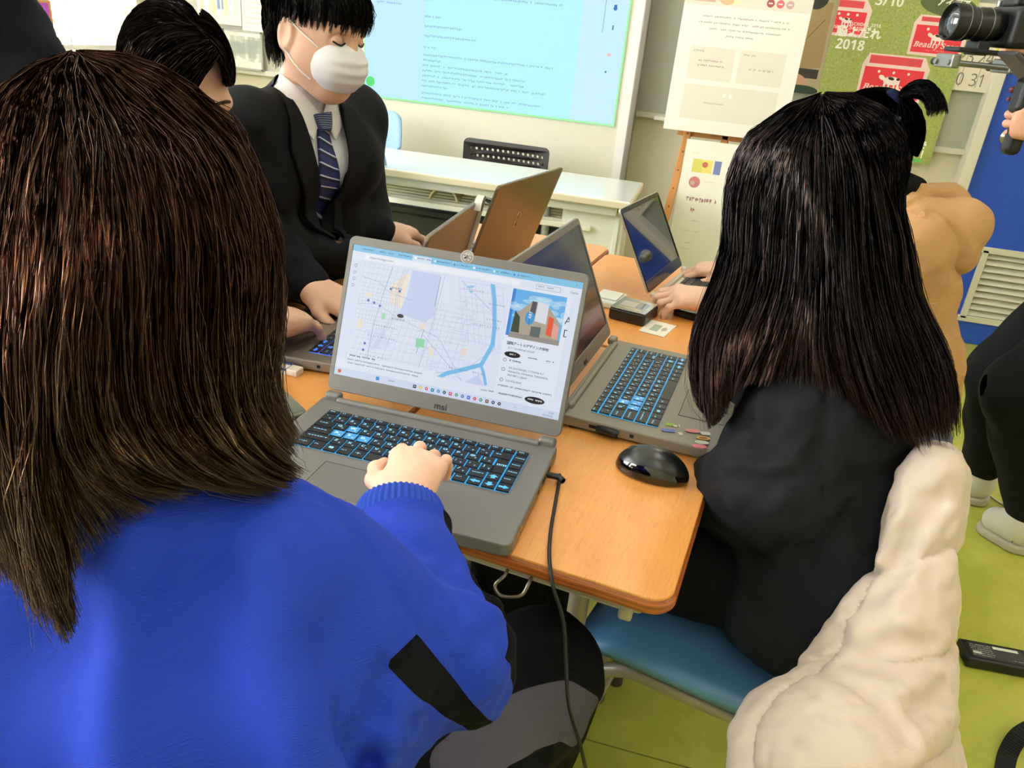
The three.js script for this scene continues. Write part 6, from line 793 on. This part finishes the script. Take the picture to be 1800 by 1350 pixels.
  const tie = place(new THREE.TorusGeometry(.014, .008, 10, 24), 0, 0, 0); tie.applyQuaternion(new THREE.Quaternion().setFromUnitVectors(V(0, 0, 1), V(sub3([0.3898,1.21,-1.9002], T)).normalize())); mesh('hair_tie', tie.translate(...T), cloth('#1b2244', .9), t);
}

// ---------- the girl bending over the laptop with indigo keys ----------
{
  const t = thing('person', 'person with parted dark brown hair bending over the laptop with indigo-lit keys', 'person');
  const j = { head: [-0.8084,1.1148,-1.1052], neck: [-.9, 1.0, -1.13], shL: [-.88, .94, -1.3], shR: [-.9, .93, -.98], elL: [-.8, .76, -1.36], elR: [-.78, .74, -1.0], wrL: [-0.6805,0.765,-1.2744], wrR: [-0.6359,0.78,-1.0214], hipL: [-1.1, .53, -1.24], hipR: [-1.1, .53, -1.04], knL: [-.7, .53, -1.24], knR: [-.7, .53, -1.04], anL: [-.75, .1, -1.24], anR: [-.75, .1, -1.04], toL: [-.6, .05, -1.24], toR: [-.6, .05, -1.04] };
  const f = unit([.74, -.46, .44]), hM = headBasis(j.head, f, unit([.15, 1, .0])).multiply(new THREE.Matrix4().makeScale(.93, .93, .93));
  mesh('body', bodyOf(j, [hand(LOOSE, true, j.wrR, unit(sub3([-0.6066,0.75,-1.1973], j.wrR)), [0, 1, .35], 1.04), hand(TYPE, false, j.wrL, unit(sub3([-0.5991,0.745,-1.2632], j.wrL)), [0, 1, .1], 1)], hM), skinWarm, t);
  for (const s of [-1, 1]) { mesh('eyebrow', tube([[s * .014, .03, .094], [s * .03, .036, .0925], [s * .046, .03, .081]], .0026, 14, 6).applyMatrix4(hM), S('#2a1a14', .8), t); mesh('eyelash', tube([[s * .016, -.003, .089], [s * .031, -.007, .092], [s * .046, -.001, .084]], .0016, 14, 6).applyMatrix4(hM), S('#120c0a', .6), t); }
  const maskF = ell([0, -.055, .066], [.056, .05, .055]); { const g = cutMesh(isoMesh(maskF, [-.07, -.12, -.01], [.07, .01, .14], .004), (x, y, z) => z - .05 - Math.abs(x) * .1)[1]; g.applyMatrix4(hM); mesh('face_mask', g, cloth('#eceaee', .9), t); }
  const base = union([cap(j.shL, j.shR, .075), cap([-.95, .82, -1.03], [-.95, .82, -1.24], .1), cap([-1.05, .64, -1.04], [-1.05, .64, -1.24], .12), cap(j.shL, j.elL, .068, .06), cap(j.elL, mix3(j.elL, j.wrL, .93), .06, .042), cap(j.shR, j.elR, .068, .06), cap(j.elR, mix3(j.elR, j.wrR, .9), .06, .043)], .05);
  mesh('jacket', cutMesh(isoMesh((x, y, z) => base(x, y, z) - .005 * n3(x * 12, y * 12, z * 12), [-1.22, .45, -1.5], [-.55, 1.06, -.86], .0085), (x, y) => y - 1.0)[0], cloth('#14151b', .8), t);
  mesh('trousers', isoMesh(union([cap(j.hipL, j.knL, .085, .07), cap(j.hipR, j.knR, .085, .07), cap(j.knL, j.anL, .07, .065), cap(j.knR, j.anR, .07, .065)], .04), [-1.25, .05, -1.4], [-.55, .66, -.9], .013), cloth('#101116', .85), t);
  for (const s of ['L', 'R']) mesh('shoe', isoMesh(cap(j['an' + s], j['to' + s], .045, .038), ...boxOf([j['an' + s], j['to' + s]], .06), .009), S('#1e1d1c', .5), t);
  const back = [
    [[-0.7754,1.2044,-1.1167], [-0.7703,1.1771,-1.1793], [-0.7563,1.1348,-1.1734]], [[-0.747,1.2035,-1.0755], [-0.731,1.1848,-1.1037], [-0.721,1.1543,-1.1143], [-0.7151,1.1244,-1.1094]], [[-0.723,1.1997,-1.0494], [-0.7034,1.1809,-1.0558], [-0.6979,1.1548,-1.0696], [-0.6955,1.1293,-1.0748]],
  ], left = [
    [[-0.6984,1.1679,-1.0522], [-0.6977,1.1503,-1.0272], [-0.7078,1.1323,-1.0186], [-0.7212,1.1084,-1.0125], [-0.7508,1.0587,-1.0081]], [[-0.7029,1.1764,-1.0462], [-0.7059,1.1601,-1.0103], [-0.7195,1.1357,-0.9921], [-0.7409,1.1099,-0.9858], [-0.7627,1.0593,-0.9865]], [[-0.7117,1.1874,-1.0445], [-0.7219,1.1753,-1.0061], [-0.7502,1.1444,-0.989], [-0.7695,1.11,-0.9829], [-0.7866,1.0597,-0.9935]], [[-0.7231,1.1968,-1.0492], [-0.754,1.1935,-1.0209], [-0.7966,1.1557,-1.0112], [-0.8131,1.1165,-1.0068], [-0.8169,1.0628,-1.0086]], [[-0.7357,1.2025,-1.059], [-0.8038,1.2072,-1.0654], [-0.8615,1.1678,-1.0692], [-0.8721,1.126,-1.0569], [-0.8583,1.0677,-1.0408]], [[-0.7603,1.2035,-1.0906], [-0.8434,1.202,-1.1293], [-0.8989,1.1533,-1.1345], [-0.8962,1.0635,-1.1003]],
  ];
  const col = (s, k) => mixc(rgb('#5a443e'), rgb('#a58880'), k), H = j.head, core = (s) => mix3(add3(H, [0, .02, 0]), [-0.8297,1.0652,-1.0633], s * .5), o = { seg: 12, rad: .0008, depth: .1, pull: .3, wave: .004, frizz: .0012, minLen: .9, colors: col, core, capLen: .97, capDepth: .5, skull: hM };
  hair(t, guideField(left), { ...o, seed: 21, n: 3800, clump: 80 }); hair(t, guideField(back), { ...o, name: 'side_hair', seed: 22, n: 1500, clump: 30, capLen: .9 });
}

// ---------- the masked young man in a suit ----------
{
  const t = thing('person', 'person with short black hair, white face mask, dark suit and striped tie', 'person');
  const j = { head: [-0.7688,1.2028,-1.4933], neck: [-.82, 1.1, -1.53], shL: [-.79, 1.025, -1.69], shR: [-.86, 1.02, -1.37], elL: [-.78, .8, -1.74], elR: [-.83, .785, -1.38], wrL: [-0.7157,0.775,-1.6878], wrR: [-0.6975,0.765,-1.5216], hipL: [-1.02, .53, -1.66], hipR: [-1.03, .53, -1.44], knL: [-.62, .53, -1.66], knR: [-.62, .53, -1.44], anL: [-.68, .1, -1.66], anR: [-.68, .1, -1.44], toL: [-.52, .05, -1.66], toR: [-.52, .05, -1.44] };
  const f = unit([.9, -.17, .26]), hM = headBasis(j.head, f, unit([.05, 1, 0])).multiply(new THREE.Matrix4().makeScale(.94, .94, .94)), cf = unit([.9, 0, .42]), cr = unit(cross(cf, [0, 1, 0]));
  mesh('body', bodyOf(j, [hand(TYPE, true, j.wrR, [.9, -.12, -.3], [0, 1, 0], 1.02), hand(TYPE, false, j.wrL, unit(sub3([-0.6454,0.75,-1.8977], j.wrL)), [0, 1, .2], 1.04)], hM), skinWarm, t);
  for (const s of [-1, 1]) { mesh('eyebrow', tube([[s * .013, .03, .09], [s * .03, .036, .087], [s * .048, .029, .073]], .0032, 14, 6).applyMatrix4(hM), S('#14100e', .8), t); mesh('eyelash', tube([[s * .016, -.001, .087], [s * .031, -.005, .09], [s * .046, .0, .082]], .002, 14, 6).applyMatrix4(hM), S('#0c0908', .6), t); }
  // mask with pleats and ear loops
  const m0 = ell([0, -.05, .06], [.0655, .057, .0625]); const mf = (x, y, z) => m0(x, y, z) + .0009 * Math.cos(y * 300) * sstep(.075, .03, Math.abs(x)); { let g = cutMesh(isoMesh(mf, [-.08, -.13, -.02], [.08, .02, .14], .0034), (x, y, z) => z - .026 - .2 * Math.abs(y + .055))[1]; g = cutMesh(g, (x, y) => .002 - y - .0 * x)[1]; g.applyMatrix4(hM); mesh('face_mask', g, S('#e3e0e4', .85, 0, { bumpMap: withRep(weaveTex, 20, 20), bumpScale: .0002 }), t); }
  const loop = (pts) => tube(catmull(pts).getPoints(14).map((v) => { const p = onto((x, y, z) => headF(x, y, z) - .0016, [v.x, v.y, v.z]); return p; }), .0017, 40, 6);
  for (const s of [-1, 1]) mesh('ear_loop', [loop([[s * .056, -.018, .055], [s * .07, .0, .025], [s * .082, .016, -.006]]), loop([[s * .052, -.08, .045], [s * .07, -.06, .018], [s * .08, -.036, -.008]])].map((g) => g.applyMatrix4(hM)), S('#f0eef0', .8), t);
  // shirt and jacket
  const C = (a, r2, u2) => add3(add3(add3([-.82, .045, -1.515], cf, a), cr, r2), [0, 1, 0], u2);   // chest frame: forward, right, height
  const torsoParts = (e) => [cap(j.shL, j.shR, .06 + e), cap(C(0, -.1, .9), C(0, .1, .9), .085 + e), cap(C(-.06, -.1, .75), C(-.06, .1, .75), .095 + e), cap(C(-.14, -.09, .6), C(-.14, .09, .6), .11 + e), cap(C(-.01, 0, 1.0), j.neck, .06 + e * .4, .052 + e * .2)];
  const shirtF = union(torsoParts(-.004), .05); mesh('shirt', cutMesh(isoMesh(shirtF, [-1.15, .5, -1.82], [-.6, 1.17, -1.25], .0075), (x, y, z) => y - 1.115 - .1 * ((x + .82) * -cf[0] + (z + 1.515) * -cf[2]))[0], cloth('#e9ebf3', .8, .0002, 20, weaveTex), t);
  const sleeves = [cap(j.shL, j.elL, .064, .056), cap(j.elL, mix3(j.elL, j.wrL, .88), .055, .042), cap(j.shR, j.elR, .066, .058), cap(j.elR, mix3(j.elR, j.wrR, .86), .057, .043)], jb = union([...torsoParts(.012), ...sleeves], .045), wr = [...creases([[[-0.816,0.9697,-1.2898], [-0.7557,0.9606,-1.2652], [-0.731,0.9715,-1.282]], [[-0.7682,0.9013,-1.243], [-0.7046,0.8633,-1.2695], [-0.6494,0.8551,-1.2962]], [[-0.7277,0.8328,-1.2469], [-0.6699,0.8746,-1.2914]], [[-0.6629,0.9197,-1.4766], [-0.6677,0.8739,-1.4072]], [[-0.7587,1.0186,-1.2749], [-0.7375,0.9417,-1.2716], [-0.7404,0.8723,-1.2517]]], .009, .014, jb), ...creases([[[-0.7794,0.9401,-1.2461], [-0.7075,0.8933,-1.2764]]], -.008, .02, jb)];
  const jf = (x, y, z) => { const d = jb(x, y, z); return d > .05 ? d : fold(d - .004 * n3(x * 10, y * 8, z * 10), wr, x, y, z); };
  const suit = S('#0d0e11', .75, 0, { bumpMap: withRep(weaveTex, 18, 18), bumpScale: .0002, specularIntensity: .4 });
  const fr = (x, y, z) => [(x + .82) * cf[0] + (z + 1.515) * cf[2], (x + .82) * cr[0] + (z + 1.515) * cr[2]];
  let g = isoMesh(jf, [-1.2, .46, -1.86], [-.58, 1.18, -1.2], .0068);
  g = cutMesh(g, (x, y, z) => { const [a, r2] = fr(x, y, z); const neck = y - 1.1 - a * -.25; const v = a > .0 ? (.008 + (y - .8) * .22) - Math.abs(r2) : -1; return Math.max(y > .8 ? v : -1, Math.abs(r2) < .1 ? neck : -1); })[0];
  mesh('suit_jacket', g, suit, t);
  const on = (r2, u2, a = .14) => C(a, r2, u2);
  for (const s of [-1, 1]) { mesh('lapel', strip([on(s * .066, 1.04, .07), on(s * .052, .98, .1), on(s * .034, .88, .12), on(s * .01, .77, .12)], [on(s * .1, 1.02, .04), on(s * .115, .96, .07), on(s * .075, .87, .1), on(s * .014, .765, .12)], jb, .002, .005), suit, t); mesh('shirt_collar', strip([on(s * .004, 1.015, .1), on(s * .035, 1.05, .07), on(s * .06, 1.085, .0)], [on(s * .03, .965, .11), on(s * .062, 1.0, .08), on(s * .075, 1.045, .0)], union(torsoParts(.0), .05), .002, .003, 16, 5), cloth('#f2f3f8', .75, .0002, 20, weaveTex), t); }
  const tieTex = canvas(64, 512, (c) => { c.fillStyle = '#1f2c66'; c.fillRect(0, 0, 64, 512); c.lineWidth = 7; for (let y = -60; y < 560; y += 62) { c.strokeStyle = '#c9cfdf'; c.beginPath(); c.moveTo(0, y + 44); c.lineTo(64, y); c.stroke(); c.strokeStyle = '#0d1230'; c.lineWidth = 12; c.beginPath(); c.moveTo(0, y + 58); c.lineTo(64, y + 14); c.stroke(); c.lineWidth = 7; } });
  const tm = M({ map: tieTex, roughness: .45, sheen: .3 }); mesh('necktie', strip([on(-.013, 1.0, .13), on(-.02, .93, .13), on(-.03, .84, .13), on(-.03, .74, .13)], [on(.013, 1.0, .13), on(.02, .93, .13), on(.03, .84, .13), on(.03, .74, .13)], shirtF, .003, .006, 30, 8), tm, t); mesh('tie_knot', strip([on(-.024, 1.025, .12), on(-.02, 1.005, .12), on(-.013, .985, .12)], [on(.024, 1.025, .12), on(.02, 1.005, .12), on(.013, .985, .12)], shirtF, .004, .013, 10, 8), tm, t);
  for (const [a, b] of [[j.elL, j.wrL], [j.elR, j.wrR]]) { const cg = cyl(.036, .037, .03, 0, 0, 0, 0, 0, 0, 24), d = unit(sub3(b, a)); cg.applyQuaternion(new THREE.Quaternion().setFromUnitVectors(V(0, 1, 0), V(d))); cg.translate(...mix3(a, b, .9)); mesh('shirt_cuff', cg, cloth('#eef0f6', .8, .0002, 20, weaveTex), t); }
  mesh('trousers', isoMesh(union([cap(j.hipL, j.knL, .09, .07), cap(j.hipR, j.knR, .09, .07), cap(j.knL, j.anL, .07, .065), cap(j.knR, j.anR, .07, .065)], .04), [-1.2, .05, -1.82], [-.46, .66, -1.3], .013), suit, t);
  for (const s of ['L', 'R']) mesh('shoe', isoMesh(cap(j['an' + s], j['to' + s], .045, .038), ...boxOf([j['an' + s], j['to' + s]], .06), .009), S('#141312', .35), t);
  // short layered hair
  const ring = []; for (let k = 0; k < 26; k++) { const az = k / 26 * Math.PI * 2, c = Math.cos(az), si = Math.sin(az), side = Math.abs(si), front = Math.max(0, c), rear = Math.max(0, -c), endY = .014 * front * front + (.012 + .0 * c) * side * side * (1 - rear) - .1 * rear, P = [[si * .01, .128, -.035 + c * .01], [si * .05, .126, -.03 + c * .058], [si * .083, .092, -.018 + c * .1], [si * .093, lerp(.06, .05, rear), -.014 + c * (.112 + .008 * front)], [si * (.09 - .012 * rear), endY, -.012 + c * (.112 - .026 * rear)]]; ring.push(P.map((p) => V(p).applyMatrix4(hM).toArray())); }
  hair(t, guideField(ring, true), { seed: 31, n: 4200, seg: 10, rad: .0009, depth: .14, clump: 54, pull: .75, wave: .009, frizz: .002, minLen: .78, colors: (s, k) => mixc(rgb('#241f1f'), rgb('#5a4f4d'), k), core: () => j.head, capLen: .9, capDepth: .8, gu: 80, skull: hM });
}

// ---------- people at the edges of the group ----------
{ // standing person in a navy jacket, seen only by one side
  const t = thing('person', 'person standing in a dark navy jacket by the purple posters', 'person'), oo = [-1.6232,1.1179,-1.3268], o = [oo[0], 0, oo[2]];
  const q = (x, y, z) => [o[0] + x, y, o[2] + z], j = { head: q(.02, 1.6, -.05), neck: q(0, 1.45, 0), shL: q(.02, 1.37, -.18), shR: q(-.02, 1.37, .18), elL: q(.06, 1.12, -.26), elR: q(-.03, 1.1, .26), wrL: q(.2, .98, -.24), wrR: q(.1, .92, .26), hipL: q(0, .9, -.1), hipR: q(0, .9, .1), knL: q(.02, .5, -.1), knR: q(.02, .5, .1), anL: q(0, .09, -.1), anR: q(0, .09, .1), toL: q(.14, .05, -.11), toR: q(.14, .05, .11) }, hM = headBasis(j.head, [.9, -.3, 0]);
  mesh('body', bodyOf(j, [hand(LOOSE, true, j.wrR, [.5, -.8, 0], [.3, .3, .9], 1), hand(LOOSE, false, j.wrL, [.6, -.7, 0], [.3, .3, -.9], 1)], hM), skinWarm, t);
  const base = union([cap(j.shL, j.shR, .085), cap(q(0, 1.2, -.1), q(0, 1.2, .1), .13), cap(q(.02, 1.0, -.1), q(.02, 1.0, .1), .15), cap(q(.03, .88, -.1), q(.03, .88, .1), .16), cap(j.shL, j.elL, .075, .065), cap(j.elL, mix3(j.elL, j.wrL, .9), .065, .05), cap(j.shR, j.elR, .075, .065), cap(j.elR, mix3(j.elR, j.wrR, .9), .065, .05)], .05);
  mesh('jacket', cutMesh(isoMesh((x, y, z) => base(x, y, z) - .006 * n3(x * 9, y * 9, z * 9), [o[0] - .35, .68, o[2] - .4], [o[0] + .32, 1.5, o[2] + .42], .01), (x, y) => y - 1.45)[0], cloth('#171922', .8), t);
  mesh('trousers', isoMesh(union([cap(j.hipL, j.knL, .1, .08), cap(j.hipR, j.knR, .1, .08), cap(j.knL, j.anL, .08, .075), cap(j.knR, j.anR, .08, .075)], .04), [o[0] - .18, .03, o[2] - .28], [o[0] + .17, 1.0, o[2] + .27], .013), cloth('#14151b', .85), t);
  for (const s of ['L', 'R']) mesh('shoe', isoMesh(cap(j['an' + s], j['to' + s], .048, .04), ...boxOf([j['an' + s], j['to' + s]], .06), .009), S('#1e1d1c', .5), t);
  const ring = []; for (let k = 0; k < 16; k++) { const az = k / 16 * 6.283, c = Math.cos(az), s = Math.sin(az); ring.push([[s * .01, .125, -.03], [s * .06, .115, -.02 + c * .07], [s * .09, .06, -.014 + c * .105], [s * .085, c > .3 ? .05 : -.05, -.012 + c * .1]].map((p) => V(p).applyMatrix4(hM).toArray())); }
  hair(t, guideField(ring, true), { seed: 41, n: 900, seg: 7, rad: .0012, colors: () => rgb('#14100f'), core: () => j.head, capLen: .95, skull: hM });
}
{ // camera operator
  const t = thing('person', 'person in wide black trousers and white sneakers holding the video camera', 'person');
  const j = { head: [1.16, 1.62, -2.25], neck: [1.16, 1.46, -2.28], shL: [1.13, 1.38, -2.1], shR: [1.16, 1.38, -2.46], elL: [.98, 1.14, -2.02], elR: [1.0, 1.18, -2.5], wrL: [0.7385,1.1418,-2.0061], wrR: [.74, 1.3, -2.26], hipL: [1.18, .88, -2.2], hipR: [1.18, .88, -2.4], knL: [0.9313,0.4889,-2.1495], knR: [0.9563,0.4587,-2.356], anL: [1.0824,0.09,-2.1913], anR: [1.0304,0.09,-2.4379], toL: [1.036,0.045,-2.232], toR: [0.9912,0.045,-2.4959] }, hM = headBasis(j.head, [-.95, -.15, .2]);
  mesh('body', bodyOf(j, [hand(FIST, false, j.wrL, unit(sub3([0.6629,1.1613,-2.0122], j.wrL)), unit([.1, .1, 1]), 1.0), hand(FIST, true, j.wrR, [-.9, .1, .1], [0, .2, -.9], 1)], hM), S('#e2a88c', .5), t);
  const base = union([cap(j.shL, j.shR, .085), cap([1.18, 1.2, -2.2], [1.18, 1.2, -2.38], .13), cap([1.19, .95, -2.2], [1.19, .95, -2.38], .14), cap(j.shL, j.elL, .07, .06), cap(j.elL, mix3(j.elL, j.wrL, .8), .06, .045), cap(j.shR, j.elR, .07, .06), cap(j.elR, mix3(j.elR, j.wrR, .85), .06, .045)], .05);
  mesh('jacket', cutMesh(isoMesh((x, y, z) => base(x, y, z) - .006 * n3(x * 9, y * 9, z * 9), [.6, .76, -2.66], [1.42, 1.5, -1.88], .011), (x, y) => y - 1.46)[0], cloth('#17181c', .8), t);
  const leg = union([cap(j.hipL, j.knL, .11, .1), cap(j.knL, add3(j.anL, [0, .06, 0]), .1, .068), cap(j.hipR, j.knR, .11, .1), cap(j.knR, add3(j.anR, [0, .06, 0]), .1, .068)], .03), pleats = creases([[[0.8237,0.686,-2.13], [0.8655,0.3614,-2.0003]], [[0.8348,0.639,-2.2786], [0.8778,0.3485,-2.1644]], [[0.843,0.6528,-2.0578], [0.8927,0.3711,-1.9334]]], .009, .022, leg);
  mesh('wide_trousers', cutMesh(isoMesh((x, y, z) => { let d = leg(x, y, z); return d > .06 ? d : fold(d, pleats, x, y, z) - .006 * n3(x * 9, y * 5, z * 9); }, [.82, .02, -2.85], [1.4, 1.05, -1.98], .0095), (x, y) => .06 - y)[0], cloth('#17191b', .85), t);
  for (const s of ['L', 'R']) { const a = j['an' + s], b = j['to' + s], up = union([cap([a[0], .06, a[2]], [b[0], .052, b[2]], .05, .04), cap([a[0], .1, a[2]], add3(a, [0, .02, 0]), .045, .04)], .03), sh = (x, y, z) => smax(up(x, y, z), .022 - y, .006); mesh('sneaker', isoMesh(sh, ...boxOf([a, b], .07), .006), S('#d9d4c6', .6), t); const so = cap([a[0], .014, a[2]], [b[0], .014, b[2]], .052, .044); mesh('sneaker_sole', isoMesh((x, y, z) => smax(smax(so(x, y, z), y - .026, .004), .002 - y, .003), ...boxOf([[a[0], .02, a[2]], [b[0], .02, b[2]]], .07), .006), S('#bdb6a6', .7), t); mesh('sneaker_side_mark', tube([[lerp(a[0], b[0], .35), .035, lerp(a[2], b[2], .35) + .046], [lerp(a[0], b[0], .6), .045, lerp(a[2], b[2], .6) + .045], [lerp(a[0], b[0], .8), .035, lerp(a[2], b[2], .8) + .04]], .009, 16, 8), S('#2c2b2a', .7), t); }
  const ring = []; for (let k = 0; k < 16; k++) { const az = k / 16 * 6.283, c = Math.cos(az), s = Math.sin(az); ring.push([[s * .01, .125, -.03], [s * .06, .115, -.02 + c * .07], [s * .09, .06, -.014 + c * .105], [s * .085, c > .3 ? .05 : -.05, -.012 + c * .1]].map((p) => V(p).applyMatrix4(hM).toArray())); }
  hair(t, guideField(ring, true), { seed: 43, n: 900, seg: 7, rad: .0012, colors: () => rgb('#14100f'), core: () => j.head, capLen: .95, skull: hM });
}
{ // video camera on its rig
  const c = [0.5778,1.3465,-2.1201], t = thing('video_camera', 'black camera with a large lens held on a rig in front of the calendar', 'camera', c, R(198)), blk = S('#17181a', .45), met = S('#8d8f8c', .35, .7);   // lens along local +x
  mesh('camera_body', [bx(.06, .085, .115, -.035, 0, 0, .014), bx(.05, .03, .06, -.035, .052, 0, .012), bx(.045, .08, .035, -.02, -.002, .06, .014)], blk, t);
  const lens = place(new THREE.LatheGeometry([[0, 0], [.031, 0], [.032, .02], [.035, .022], [.035, .05], [.0335, .053], [.0335, .075], [.038, .08], [.039, .118], [.036, .12], [.034, .11], [.03, .105], [0, .104]].map((p) => new THREE.Vector2(...p)), 40), -.005, 0, 0, 0, 0, -R(90)); mesh('lens', lens, S('#111214', .35), t);
  mesh('front_glass', place(new THREE.SphereGeometry(.05, 30, 12, 0, 6.3, 0, .62), .0625, 0, 0, 0, 0, -R(90)), S('#4c525a', .06, .1, { clearcoat: 1 }), t); for (const [x, r] of [[.03, .0353], [.06, .0338], [.085, .0385]]) mesh('lens_ring', place(new THREE.TorusGeometry(r, .0008, 6, 40), x, 0, 0, 0, R(90)), met, t);
  mesh('mode_dial', [cyl(.011, .011, .01, -.04, .05, .04), cyl(.006, .006, .012, -.02, .048, .045)], met, t); mesh('hot_shoe', bx(.018, .004, .018, -.035, .069, 0), met, t);
  mesh('rig_plate', [bx(.16, .01, .06, .01, -.055, 0, .003), bx(.03, .03, .05, .03, -.048, 0, .004)], blk, t); mesh('rig_rail', [cyl(.006, .006, .17, .02, -.083, .025, 0, 0, R(90)), cyl(.006, .006, .17, .02, -.083, -.025, 0, 0, R(90)), bx(.02, .03, .07, .09, -.08, 0, .004), bx(.02, .03, .07, -.05, -.08, 0, .004)], met, t); mesh('rig_knob', [cyl(.01, .01, .02, -.05, -.083, .045, R(90)), cyl(.008, .008, .02, .09, -.083, .045, R(90))], blk, t);
  const g = thing('camera_grip', 'black hand grip with a tilted monitor plate below the video camera', 'camera grip', [0.6481,1.2204,-2.0289], R(190));
  mesh('grip_body', [bx(.05, .075, .05, -.01, -.01, 0, .014), bx(.036, .09, .036, -.014, -.09, 0, .014)], blk, g); mesh('monitor_plate', bx(.13, .01, .08, .01, .035, 0, .004, 0, 0, -R(-36)), S('#4f484c', .4, .3), g); mesh('grip_button', [sph(.007, .012, .0, .026), sph(.005, .012, -.02, .026)], S('#6c2430', .4), g); mesh('grip_label', bx(.034, .004, .03, .012, .044, .0, .001, 0, 0, R(36)), S('#c9c6c8', .5), g);
}

renderer.render(scene, camera);
